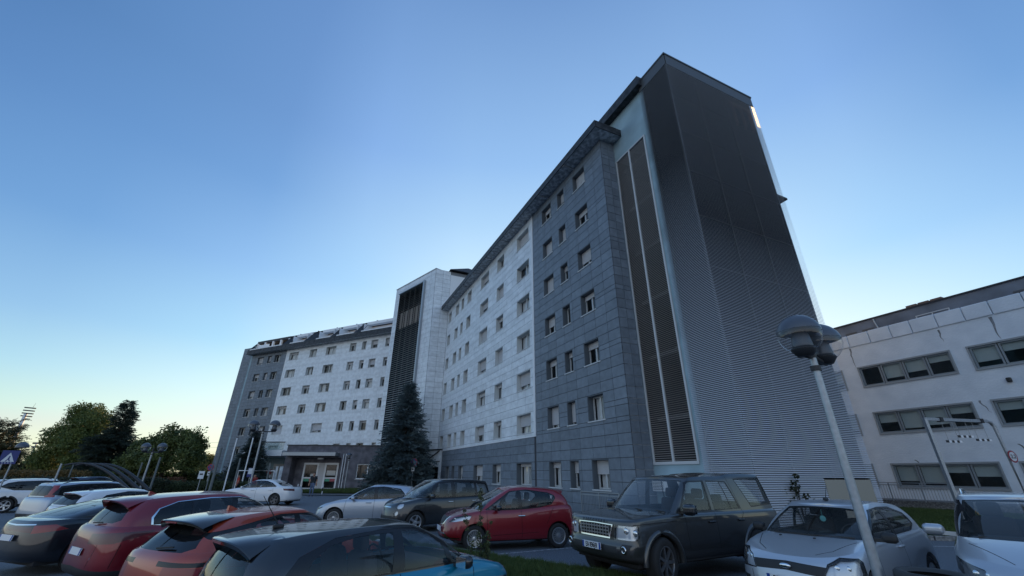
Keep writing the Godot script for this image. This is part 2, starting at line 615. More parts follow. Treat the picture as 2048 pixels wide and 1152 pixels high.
const S := 2.935   # storey height
const MAIN_AT := Vector3(11.839, 0, -5.396)
const MAIN_TURN := -1.14310   # the near wing's facade runs along its x axis
const FAR_AT := Vector3(19.30, 0, -41.204)
const FAR_TURN := -0.43808

# joints follow the storeys: window bottom, window top and the courses between
func courses(base: Array, y_end: float, white: bool) -> Array:
	var ys := base.duplicate()
	for i in 6:
		var b := 4.33 + i * S
		for o in ([0.0, 0.66, 1.33, 1.865, 2.4] if white else [0.0, 0.53, 0.79, 1.33, 1.865, 2.4]):
			if b + o < y_end - 0.1 and b + o > float(ys[-1]) + 0.1:
				ys.append(b + o)
	ys.append(y_end)
	return ys

func even(a: float, b: float, step: float) -> Array:
	var n := int(round(absf(b - a) / step))
	var out := []
	for i in n + 1:
		out.append(lerpf(a, b, float(i) / n))
	return out

func near_wing() -> void:
	var t := thing("hospital_wing", "tall hospital wing nearest the louvred tower, slate grey end and white tiled stretch", "building", MAIN_AT, MAIN_TURN)
	var cols := {"C": [-18.75, -17.31], "B": [-20.81, -19.89], "A": [-23.12, -21.71], "D": [-27.62, -25.35], "E": [-31.95, -30.3], "F": [-36.26, -34.01], "g4": [-40.53, -39.13], "g3": [-42.63, -41.71], "g2": [-44.86, -43.52], "g1": [-47.82, -46.52]}
	var wins := []
	var shut := {"C7": 0.97, "C6": 0.25, "C5": 0.6, "C4": 0.2, "C3": 0.25, "C2": 0.0, "C1": 0.42, "B1": 0.4, "A1": 0.2, "A2": 0.75, "B2": 0.8, "A5": 0.9, "A4": 0.45, "D7": 0.98, "D1": 0.12, "E1": 0.3}
	for c in cols:
		for f in range(1, 8):
			var b := (-0.226 + 0.62) * S if f == 1 else (0.855 + 0.62 + f - 2) * S
			var h := 0.472 * S if f == 1 else 0.452 * S
			wins.append([Rect2(cols[c][0], b, cols[c][1] - cols[c][0], h), c, f])
	var rects := wins.map(func(w): return w[0])
	var bk := MB.new()
	holed(bk, -48.3, -15.5, 0, 21.0, -0.03, rects)
	obj("wall", bk, M["joint"], t)
	floors_shell(t, -48.28, -15.53, -17.0, -0.05, 20.98, 3.1, S)
	var slate := ["slate0", "slate1", "slate2", "slate3"]
	var white := ["white_tile0", "white_tile1", "white_tile2", "white_tile3"]
	var xs := [-15.5, -16.45, -17.47, -18.55, -19.65, -20.7, -21.7, -22.75, -23.8, -24.68]
	clad(t, _rev(xs), courses([0.0, 0.5, 1.02, 1.53, 2.04, 2.55, 3.07, 3.59, 4.12], 20.95, false), rects, slate, "slate_panel", 300)
	var wx := even(-48.28, -24.92, 1.23)
	clad(t, wx, [0.0, 0.5, 1.02, 1.53, 2.04, 2.55, 3.07, 3.59, 4.05], rects, slate, "plinth_panel", 200)
	clad(t, wx, courses([4.15], 20.95, true), rects, white, "white_panel", 300)
	# light wall behind the open joints of the white field, and its white border
	var jl := MB.new()
	holed(jl, -48.28, -24.8, 4.1, 20.95, -0.022, rects)
	obj("joint_backing", jl, M["joint_light"], t)
	var bd := MB.new()
	bd.span(Vector3(-48.28, 4.05, -0.03), Vector3(-24.68, 4.15, 0.03))
	bd.span(Vector3(-24.92, 4.152, -0.03), Vector3(-24.68, 20.94, 0.03))
	obj("border", bd, M["white_trim"], t)
	# return of the slate block, facing the tower
	var side := Transform3D(Basis(Vector3.UP, PI / 2), Vector3(-15.5, 0, 0))
	clad(t, [0.032, 0.55, 1.04], courses([0.0, 0.5, 1.02, 1.53, 2.04, 2.55, 3.07, 3.59, 4.12], 20.95, false), [], slate, "return_panel", 100, side)
	for w in wins:
		var dark: bool = w[1] in ["A", "B", "C"] or w[2] == 1
		var o := random_window()
		var key: String = w[1] + str(w[2])
		if shut.has(key):
			o.shut = shut[key]
		if w[2] == 1 or key == "C2" or key == "D2":
			o.curtain = 0.9
		window(t, w[0], "reveal_dark" if dark else "reveal_light", o)
	# overhanging eave: soffit slab, dark metal fascia in lengths, standing joints
	var ev := MB.new()
	ev.span(Vector3(-48.25, 20.95, -1.06), Vector3(-14.75, 21.06, 0.84))
	obj("eave", ev, M["eave"], t)
	var x := -14.7
	while x > -48.0:
		var x2 := maxf(x - 2.4, -48.3)
		put("fascia", box_mesh(Vector3(x - x2 - 0.012, 0.5, 0.06)), M["fascia"], t, Vector3((x + x2) * 0.5, 21.17, 0.87 + rng.randf_range(0, 0.006)))
		x = x2
	put("fascia", box_mesh(Vector3(0.05, 0.5, 1.9)), M["fascia"], t, Vector3(-14.72, 21.171, -0.12))
	var rf := MB.new()
	rf.span(Vector3(-48.25, 21.2, -17.0), Vector3(-14.76, 21.36, 0.83))
	obj("roof", rf, M["fascia"], t)
	var rib := MB.new()
	for i in 9:
		rib.span(Vector3(-18.6 - i * 3.6, 20.86, 0.0), Vector3(-18.45 - i * 3.6, 20.948, 0.82))
	obj("soffit_rib", rib, M["eave"], t)

func _rev(a: Array) -> Array:
	var b := a.duplicate()
	b.reverse()
	return b

# one inclined louvre blade as a thin bar
func blade(mb: MB, a: Vector3, b: Vector3, out: Vector3, depth: float, thick: float, tilt: float) -> void:
	var x := (b - a).normalized()
	var z := (out * cos(tilt) - Vector3.UP * sin(tilt)).normalized()
	var y := z.cross(x)
	mb.box((a + b) * 0.5, Vector3((b - a).length(), thick, depth), Basis(x, y, z))

func core_and_tower() -> void:
	var t := thing("stair_core", "pale blue rendered stair core with tall louvred strip between slate block and tower", "building", MAIN_AT, MAIN_TURN)
	var w := MB.new()
	var strip := Rect2(-15.45, 2.3, 2.55, 17.1)
	holed(w, -19.0, -12.5, 0, 22.7, -1.07, [strip])
	w.span(Vector3(-19.0, 0, -8.0), Vector3(-18.9, 22.7, -1.08))
	w.span(Vector3(-12.6, 0, -8.0), Vector3(-12.5, 22.7, -1.08))
	w.span(Vector3(-18.89, 0, -8.0), Vector3(-12.61, 22.7, -7.9))
	w.span(Vector3(-18.89, 22.6, -7.89), Vector3(-12.61, 22.69, -1.08))
	obj("wall", w, M["pale_render"], t)
	var cp := MB.new()
	cp.span(Vector3(-19.1, 22.7, -8.0), Vector3(-12.35, 23.35, -0.62))
	obj("roof_fascia", cp, M["fascia"], t)
	var fr := MB.new()
	fr.span(Vector3(-15.47, 2.24, -1.1), Vector3(-12.9, 2.36, -1.02))
	fr.span(Vector3(-15.47, 19.36, -1.1), Vector3(-12.9, 19.44, -1.02))
	fr.span(Vector3(-12.98, 2.36, -1.1), Vector3(-12.88, 19.36, -1.02))
	fr.span(Vector3(-15.46, 2.36, -1.1), Vector3(-15.38, 19.36, -1.03))
	obj("louvre_frame", fr, M["sill"], t)
	var mu := MB.new()
	mu.span(Vector3(-14.3, 2.36, -1.1), Vector3(-14.2, 19.36, -1.02))
	obj("mullion", mu, M["sill"], t)
	var back := MB.new()
	back.span(Vector3(-15.5, 2.0, -4.6), Vector3(-12.65, 19.6, -4.5))
	back.span(Vector3(-15.56, 2.0, -4.5), Vector3(-15.5, 19.6, -1.2))
	for f in 6:
		back.span(Vector3(-15.45, 4.1 + f * S, -4.5), Vector3(-12.65, 4.3 + f * S, -1.6))
	obj("stair_landing", back, M["inside"], t)
	var bl := MB.new()
	blade(bl, Vector3(0, 0, 0), Vector3(1.06, 0, 0), Vector3(0, 0, 1), 0.055, 0.012, 0.25)
	var bl2 := MB.new()
	blade(bl2, Vector3(0, 0, 0), Vector3(1.2, 0, 0), Vector3(0, 0, 1), 0.055, 0.012, 0.25)
	var m1 := bl.mesh()
	var m2 := bl2.mesh()
	var rest := MB.new()
	for i in 188:
		var y := 2.41 + i * 0.09
		if i < 150:
			put("louvre_slat", m1, M["slat_bronze"], t, Vector3(-15.37, y, -1.075))
			put("louvre_slat", m2, M["slat_bronze"], t, Vector3(-14.19, y, -1.075))
		else:
			blade(rest, Vector3(-15.37, y, -1.075), Vector3(-14.31, y, -1.075), Vector3(0, 0, 1), 0.055, 0.012, 0.25)
			blade(rest, Vector3(-14.19, y, -1.075), Vector3(-12.99, y, -1.075), Vector3(0, 0, 1), 0.055, 0.012, 0.25)
	obj("louvre_slats", rest, M["slat_bronze"], t).set_meta("kind", "stuff")
	# lit ceiling panels of the landings, seen through the blades
	var em := mat("lit_panel", Color(0.9, 0.8, 0.6), 0.5)
	em.emission_enabled = true
	em.emission = Color(1.0, 0.86, 0.62)
	em.emission_energy_multiplier = 3.0
	for i in 4:
		var yy: float = [15.9, 12.97, 10.04, 7.1][i]
		var lp := thing("ceiling_light", "square lit ceiling panel behind the louvred strip, %s" % ["topmost of four", "second from the top", "third from the top", "lowest and dimmest of four"][i], "ceiling light", Vector3.ZERO, 0.0, "ceiling lights behind the louvres")
		lp.transform = t.transform * Transform3D(Basis.IDENTITY, Vector3(-13.35, yy + 0.1, -1.95))
		put("housing", box_mesh(Vector3(0.66, 0.06, 0.66)), M["frame"], lp, Vector3(0, 0.03, 0))
		for gx in 3:
			for gz in 3:
				put("lit_panel", box_mesh(Vector3(0.17, 0.012, 0.17)), em, lp, Vector3((gx - 1) * 0.21, -0.008, (gz - 1) * 0.21))
		var al := AreaLight3D.new()
		al.name = "panel_light"
		al.area_size = Vector2(0.6, 0.6)
		al.light_color = Color(1, 0.86, 0.62)
		al.light_energy = 0.5
		al.shadow_enabled = true
		al.area_range = 30.0
		al.position = Vector3(0, -0.03, 0)
		al.rotation.x = -PI / 2
		lp.add_child(al)

	var k := thing("louvre_tower", "tall tower wrapped in horizontal metal louvre slats at the end of the hospital", "building", MAIN_AT, MAIN_TURN)
	var x0 := -12.62
	var x1 := -10.5
	var zf := -0.93
	var zb := -8.0
	var top := 23.15
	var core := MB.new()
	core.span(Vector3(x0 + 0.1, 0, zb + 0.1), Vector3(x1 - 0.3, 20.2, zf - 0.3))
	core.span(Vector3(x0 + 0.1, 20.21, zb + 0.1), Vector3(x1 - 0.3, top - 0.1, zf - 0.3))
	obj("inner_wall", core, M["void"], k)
	var fx := MB.new()
	for p in [[x1 - 0.16, zf - 0.16], [x1 - 0.2, -3.3], [x1 - 0.2, -5.6], [x1 - 0.2, zb + 0.2], [x0 + 0.15, zf - 0.2], [x0 + 0.15, zb + 0.2], [x1 - 1.2, zb + 0.2]]:
		fx.span(Vector3(p[0] - 0.04, 0, p[1] - 0.04), Vector3(p[0] + 0.04, top - 0.1, p[1] + 0.04))
	for i in 9:
		var y := 2.2 + i * 2.6
		fx.span(Vector3(x1 - 0.18, y, zb + 0.28), Vector3(x1 - 0.14, y + 0.04, zf - 0.28))
	obj("slat_support", fx, M["slat_dark"], k)
	var capm := MB.new()
	capm.span(Vector3(x0, top, zb), Vector3(x1 + 0.03, top + 0.1, zf + 0.03))
	capm.span(Vector3(x1 - 0.03, top - 0.75, zb + 0.04), Vector3(x1 - 0.002, top - 0.002, zf - 0.06))
	capm.span(Vector3(x0, top - 0.75, zf - 0.03), Vector3(x1 - 0.03, top - 0.002, zf - 0.002))
	obj("parapet", capm, M["slat_dark"], k)
	var doors := [Rect2(-4.65 - 2.95, 0.0, 2.95, 1.72)]
	var pitch := 0.0715
	var nrows := int((top - 0.75 - 0.3) / pitch)
	var a1 := MB.new()
	blade(a1, Vector3(x0, 0, zf), Vector3(x1, 0, zf), Vector3(0, 0, 1), 0.066, 0.007, 0.8)
	var a2 := MB.new()
	blade(a2, Vector3(x1, 0, zf - 0.0), Vector3(x1, 0, zb), Vector3(1, 0, 0), 0.066, 0.007, 0.8)
	var a3 := MB.new()
	blade(a3, Vector3(x1, 0, zf), Vector3(x1, 0, -4.62), Vector3(1, 0, 0), 0.066, 0.007, 0.8)
	var a4 := MB.new()
	blade(a4, Vector3(x1, 0, -7.62), Vector3(x1, 0, zb), Vector3(1, 0, 0), 0.066, 0.007, 0.8)
	var ms := [a1.mesh(), a2.mesh(), a3.mesh(), a4.mesh()]
	var up := MB.new()
	for i in nrows:
		var y := 0.3 + i * pitch
		if y > 2.0 and i < 160:
			put("slat", ms[0], M["slat_metal"], k, Vector3(0, y, 0))
		elif i >= 160:
			blade(up, Vector3(x0, y, zf), Vector3(x1, y, zf), Vector3(0, 0, 1), 0.066, 0.007, 0.8)
		else:
			put("slat", ms[0], M["slat_metal"], k, Vector3(0, y, 0))
		if y < 1.75:
			put("slat", ms[2], M["slat_metal"], k, Vector3(0, y, 0))
			put("slat", ms[3], M["slat_metal"], k, Vector3(0, y, 0))
		elif i < 140:
			put("slat", ms[1], M["slat_metal"], k, Vector3(0, y, 0))
		else:
			blade(up, Vector3(x1, y, zf), Vector3(x1, y, zb), Vector3(1, 0, 0), 0.066, 0.007, 0.8)
	obj("upper_slats", up, M["slat_metal"], k).set_meta("kind", "stuff")
	# core shuts out the low sun here; warm beam colour stands in for it
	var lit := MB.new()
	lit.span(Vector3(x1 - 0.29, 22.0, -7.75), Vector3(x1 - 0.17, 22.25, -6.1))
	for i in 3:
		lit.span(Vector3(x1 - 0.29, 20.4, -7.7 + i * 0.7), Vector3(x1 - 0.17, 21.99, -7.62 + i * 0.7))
	obj("sun_tinted_frame", lit, M["sun_tint_beam"], k)
	for i in 2:
		put("door", box_mesh(Vector3(0.06, 1.7, 1.45)), M["beige_panel"], k, Vector3(x1 - 0.02, 0.86, -5.37 - i * 1.5))
	# wall-mounted air conditioner at the foot of the core
	var ac := thing("air_conditioner", "white outdoor air conditioner unit on the pale core wall with its pipe", "air conditioner")
	ac.transform = MAIN_XF * Transform3D(Basis.IDENTITY, Vector3(-14.75, 1.2, -1.05))
	put("casing", rb(Vector3(1.15, 0.62, 0.34), 0.03), M["white_plastic"], ac, Vector3(0, 0.31, 0.2))
	var gl := MB.new()
	for i in 9:
		gl.span(Vector3(-0.52, 0.07 + i * 0.055, 0.372), Vector3(0.1, 0.09 + i * 0.055, 0.385))
	obj("grille", gl, M["black_plastic"], ac)
	var pp := MB.new()
	pp.tube([Vector3(0.6, 0.3, 0.2), Vector3(0.75, 0.3, 0.2), Vector3(0.8, 0.45, 0.2), Vector3(0.85, 0.6, 0.2), Vector3(1.0, 0.62, 0.18), Vector3(1.02, 0.4, 0.1), Vector3(1.02, -0.1, 0.1)], [0.06, 0.06, 0.06, 0.06, 0.06, 0.06, 0.06], 8)
	obj("pipe", pp, M["white_plastic"], ac)

var MAIN_XF := Transform3D(Basis(Vector3.UP, MAIN_TURN), MAIN_AT)
var rb_cache := {}

func rb(s: Vector3, r: float) -> Mesh:
	var key := "%s%s" % [s, r]
	if not rb_cache.has(key):
		var mb := MB.new()
		mb.rbox(Vector3.ZERO, s, r)
		rb_cache[key] = mb.mesh()
	return rb_cache[key]

func stair_tower() -> void:
	# the front looks out between the two wings; origin at its right-hand front corner
	var a := deg_to_rad(-44.7)
	var corner := MAIN_XF * Vector3(-48.3, 0, 2.05)
	var t := thing("stair_tower", "white tiled stair tower with a tall louvred window between the two wings", "building", corner, deg_to_rad(-90.0) - a)
	var wd := 10.0
	var top := 26.6
	var op := Rect2(-8.9, 3.2, 6.5, 22.3)
	var bk := MB.new()
	holed(bk, -wd, 0, 0, top, -0.03, [op])
	var side_dir := t.transform.basis.inverse() * (MAIN_XF.basis * Vector3(0, 0, -1))
	# right-hand side runs square to the near wing
	var sx := side_dir.cross(Vector3.UP) * -1.0
	var side := Transform3D(Basis(side_dir, Vector3.UP, side_dir.cross(Vector3.UP)), Vector3.ZERO)
	bk.quad(side * Vector3(0, 0, -0.03), side * Vector3(9.0, 0, -0.03), side * Vector3(9.0, top, -0.03), side * Vector3(0, top, -0.03))
	bk.quad(Vector3(-wd, 0, -9), Vector3(-wd, 0, -0.03), Vector3(-wd, top, -0.03), Vector3(-wd, top, -9))
	bk.quad(side * Vector3(9.0, 0, 0), Vector3(-wd, 0, -9), Vector3(-wd, top, -9), side * Vector3(9.0, top, 0))
	bk.quad(Vector3(-wd, top - 0.05, 0), Vector3(-0.02, top - 0.05, -0.02), side * Vector3(9.0, top - 0.05, 0), Vector3(-wd, top - 0.05, -9))
	obj("wall", bk, M["joint_light"], t)
	var white := ["white_tile0", "white_tile1", "white_tile2", "white_tile3"]
	var ys := even(0.0, top - 0.02, 0.62)
	clad(t, [-wd, -8.9, -7.6, -6.3, -5.0, -3.7, -2.4, -1.2, -0.02], ys, [op], white, "white_panel", 180)
	clad(t, [0.02, 1.03, 2.04], ys, [], white, "side_panel", 120, side)
	var up := MB.new()
	up.span(Vector3(-wd - 0.05, top, -9.0), Vector3(0.05, top + 0.12, 0.05))
	obj("coping", up, M["sill"], t)
	# set-back lift house with a dark pitched roof
	var lh := MB.new()
	var o := side * Vector3(2.1, 0, -0.02)
	lh.quad(side * Vector3(2.05, 21, 0.0), side * Vector3(8.0, 21, 0.0), side * Vector3(8.0, 26.1, 0.0), side * Vector3(2.05, 26.1, 0.0))
	obj("lift_house", lh, M["white_trim"], t)
	var pr := MB.new()
	var c0 := side * Vector3(1.8, 26.72, 0.5)
	var c1 := side * Vector3(9.2, 26.72, 0.5)
	var c2 := side * Vector3(9.2, 26.72, -7.2)
	var c3 := side * Vector3(1.8, 26.72, -7.2)
	var ap := (c0 + c1 + c2 + c3) * 0.25 + Vector3(0, 2.7, 0)
	pr.tri(c0, c1, ap)
	pr.tri(c1, c2, ap)
	pr.tri(c2, c3, ap)
	pr.tri(c3, c0, ap)
	pr.quad(c3, c2, c1, c0)
	obj("roof", pr, mat("roof_dark", Color(0.028, 0.027, 0.032), 0.85), t)
	o = sx
	# louvres
	var fr := MB.new()
	fr.span(Vector3(op.end.x - 0.02, op.position.y, -0.3), Vector3(op.end.x + 0.26, op.end.y + 0.1, 0.3))
	fr.span(Vector3(op.position.x, op.end.y - 0.02, -0.3), Vector3(op.end.x - 0.03, op.end.y + 0.1, 0.2))
	obj("louvre_frame", fr, M["steel"], t)
	var inn := MB.new()
	inn.span(Vector3(op.position.x - 0.1, op.position.y, -1.6), Vector3(op.end.x + 0.1, op.end.y, -1.5))
	inn.span(Vector3(op.position.x - 0.1, op.position.y, -1.5), Vector3(op.position.x - 0.01, op.end.y, -0.04))
	inn.span(Vector3(op.end.x + 0.01, op.position.y, -1.5), Vector3(op.end.x + 0.1, op.end.y, -0.31))
	obj("inner_wall", inn, M["void"], t)
	var po := MB.new()
	for i in range(1, 5):
		var x := op.position.x + op.size.x * i / 5.0
		po.span(Vector3(x - 0.05, op.position.y, -0.24), Vector3(x + 0.05, op.end.y, -0.14))
	obj("louvre_post", po, M["slat_dark"], t)
	var bm := MB.new()
	blade(bm, Vector3(op.position.x, 0, -0.08), Vector3(op.end.x - 0.03, 0, -0.08), Vector3(0, 0, 1), 0.2, 0.012, 0.7)
	var mesh := bm.mesh()
	var n := int(op.size.y / 0.28)
	for i in n:
		var y := op.position.y + 0.14 + i * 0.28
		var bronze := y > 20.2 and y < 22.9
		put("louvre_slat", mesh, M["slat_bronze" if bronze else "slat_green"], t, Vector3(0, y, 0))
	var bw := MB.new()
	for i in 4:
		var xa := op.position.x + op.size.x * (i + 0.1) / 5.0
		bw.span(Vector3(xa, 20.3, -0.5), Vector3(xa + op.size.x / 5.0 - 0.25, 22.7, -0.45))
	obj("screen_panel", bw, M["slat_bronze"], t)

func far_wing() -> void:
	var t := thing("hospital_wing", "long white tiled hospital wing left of the stair tower, slate end and mansard roof", "building", FAR_AT, FAR_TURN)
	var cols := {"W1": [-62.72, -60.45], "W2": [-57.91, -56.26], "W3": [-54.23, -52.01], "W4": [-49.18, -47.83], "W5": [-46.68, -45.77], "W6": [-44.84, -43.52], "W7": [-42.1, -41.3], "d1": [-70.76, -69.19], "d2": [-68.14, -67.14], "d3": [-66.36, -64.83]}
	var wins := []
	for c in cols:
		for f in range(1, 8):
			var b := 1.16 if f == 1 else (0.855 + 0.62 + f - 2) * S
			wins.append([Rect2(cols[c][0], b, cols[c][1] - cols[c][0], 0.452 * S), c, f])
	var rects := wins.map(func(w): return w[0])
	var x1 := -37.5
	var bk := MB.new()
	holed(bk, -72.4, x1, 0, 21.0, -0.03, rects)
	obj("wall", bk, M["joint"], t)
	floors_shell(t, -72.38, x1, -12.0, -0.05, 20.9, 3.1, S)
	var slate := ["slate0", "slate1", "slate2", "slate3"]
	var white := ["white_tile0", "white_tile1", "white_tile2", "white_tile3"]
	clad(t, even(-72.4, -63.45, 1.05), courses([0.0, 0.5, 1.02, 1.53, 2.04, 2.55, 3.07, 3.59, 4.12], 20.95, false), rects, slate, "slate_panel", 300)
	clad(t, even(-63.2, x1, 1.22), courses([0.0, 0.62, 1.24, 1.86, 2.48, 3.1, 3.7], 20.95, true), rects, white, "white_panel", 300)
	var jl := MB.new()
	holed(jl, -63.25, x1, 0.0, 20.95, -0.022, rects)
	jl.span(Vector3(-63.45, 0, -0.03), Vector3(-63.2, 20.94, 0.03))
	obj("border", jl, M["white_trim"], t)
	for w in wins:
		if w[2] == 1:
			continue
		var dark: bool = w[1].begins_with("d")
		window(t, w[0], "reveal_dark" if dark else "reveal_light", random_window())
	# pale strip and slate end wall
	var st := MB.new()
	st.span(Vector3(-73.2, 0, -3.0), Vector3(-72.42, 21.6, -0.25))
	obj("pale_strip", st, M["pale_render"], t)
	var en := MB.new()
	en.span(Vector3(-76.2, 0, -10.0), Vector3(-73.25, 22.7, -0.6))
	obj("end_wall", en, M["joint"], t)
	clad(t, [-76.2, -75.2, -74.2, -73.25], even(0, 22.7, 0.53), [], slate, "end_panel", 150, Transform3D(Basis.IDENTITY, Vector3(0, 0, -0.56)))
	# eave and mansard roof
	var ev := MB.new()
	ev.span(Vector3(-72.9, 20.9, -1.0), Vector3(x1, 21.0, 0.85))
	obj("eave", ev, M["eave"], t)
	var i := 0
	for x in even(-72.95, x1, 1.1).slice(0, -1):
		put("roof_panel", box_mesh(Vector3(1.06, 0.85, 0.06)), M["fascia"], t, Vector3(x + 0.55, 21.28, 0.82 + rng.randf_range(0, 0.02)), Basis(Vector3.RIGHT, -0.12))
		i += 1
	# openings along the sloping roof, by their ends: the leftmost run is an open loggia
	var open := [[-72.4, -64.2, 0], [-62.2, -58.9, 1], [-56.1, -52.9, 1], [-51.6, -48.0, 1], [-46.5, -40.2, 1]]
	var z0 := 0.72
	var z1 := -0.75
	var y0 := 21.72
	var y1 := 23.55
	var prev := -72.9
	for op in open:
		_roof_field(t, prev, op[0], y0, y1, z0, z1)
		prev = op[1]
		var fr := MB.new()
		fr.span(Vector3(op[0], y0 - 0.08, 0.35), Vector3(op[1], y0 + 0.08, z0 + 0.12))
		obj("dormer_sill", fr, M["white_trim"], t)
		var hd := MB.new()
		hd.span(Vector3(op[0] - 0.2, y1 - 0.42, z1 - 0.4), Vector3(op[1] + 0.2, y1 + 0.02, z1 + 0.35))
		obj("dormer_head", hd, M["white_trim"] if op[2] else M["fascia"], t)
		if op[2]:
			var nb := MB.new()
			nb.span(Vector3(op[0], y0, -1.6), Vector3(op[1], y1 - 0.43, -1.5))
			nb.span(Vector3(op[0] - 0.08, y0 - 0.1, -1.5), Vector3(op[0], y1 - 0.43, 0.3))
			nb.span(Vector3(op[1], y0 - 0.1, -1.5), Vector3(op[1] + 0.08, y1 - 0.43, 0.3))
			nb.span(Vector3(op[0], y0 - 0.2, -1.5), Vector3(op[1], y0 - 0.1, 0.35))
			obj("dormer_niche", nb, M["white_trim"], t)
			var dr := MB.new()
			dr.span(Vector3(op[1] - 1.2, y0 + 0.05, -1.49), Vector3(op[1] - 0.4, y0 + 1.15, -1.45))
			obj("dormer_window", dr, M["black_trim"], t)
		else:
			for k in 5:
				var px := lerpf(op[0], op[1], k / 4.0)
				put("loggia_post", box_mesh(Vector3(0.35, 1.5, 0.3)), M["white_trim"], t, Vector3(px, y0 + 0.7, -0.45))
			put("loggia_screen", box_mesh(Vector3(3.0, 1.1, 0.06)), M["white_trim"], t, Vector3(-70.6, y0 + 0.5, -0.3))
	_roof_field(t, prev, x1, y0, y1, z0, z1)
	var rg := MB.new()
	rg.span(Vector3(-73.0, y1 - 0.02, z1 - 3.0), Vector3(x1, y1 + 0.1, z1 + 0.1))
	obj("ridge", rg, M["fascia"], t)
	var bwall := MB.new()
	bwall.span(Vector3(-64.0, 20.9, -4.0), Vector3(x1, y1 - 0.05, -3.8))
	obj("attic_wall", bwall, M["fascia"], t)
	for k in 6:
		var vp := MB.new()
		var vx := -62.6 + k * 4.3
		vp.tube([Vector3(vx, y1, z1 - 0.4), Vector3(vx, y1 + 0.35, z1 - 0.4)], [0.09, 0.09], 8)
		vp.tube([Vector3(vx, y1 + 0.35, z1 - 0.4), Vector3(vx, y1 + 0.42, z1 - 0.4)], [0.13, 0.13], 8)
		obj("roof_vent", vp, M["dark_metal"], t)

func _roof_field(t: Node3D, a: float, b: float, y0: float, y1: float, z0: float, z1: float) -> void:
	if b - a < 0.1:
		return
	var mb := MB.new()
	mb.quad(Vector3(a, y0, z0), Vector3(b, y0, z0), Vector3(b, y1, z1), Vector3(a, y1, z1))
	mb.quad(Vector3(a, y0 - 0.1, z0 - 0.1), Vector3(a, y1 - 0.1, z1 - 0.1), Vector3(b, y1 - 0.1, z1 - 0.1), Vector3(b, y0 - 0.1, z0 - 0.1))
	var x := a + 0.05
	while x < b:
		mb.bar(Vector3(x, y0, z0 + 0.02), Vector3(x, y1, z1 + 0.02), 0.04, 0.06)
		x += 0.48
	obj("roof_slope", mb, M["fascia"], t)

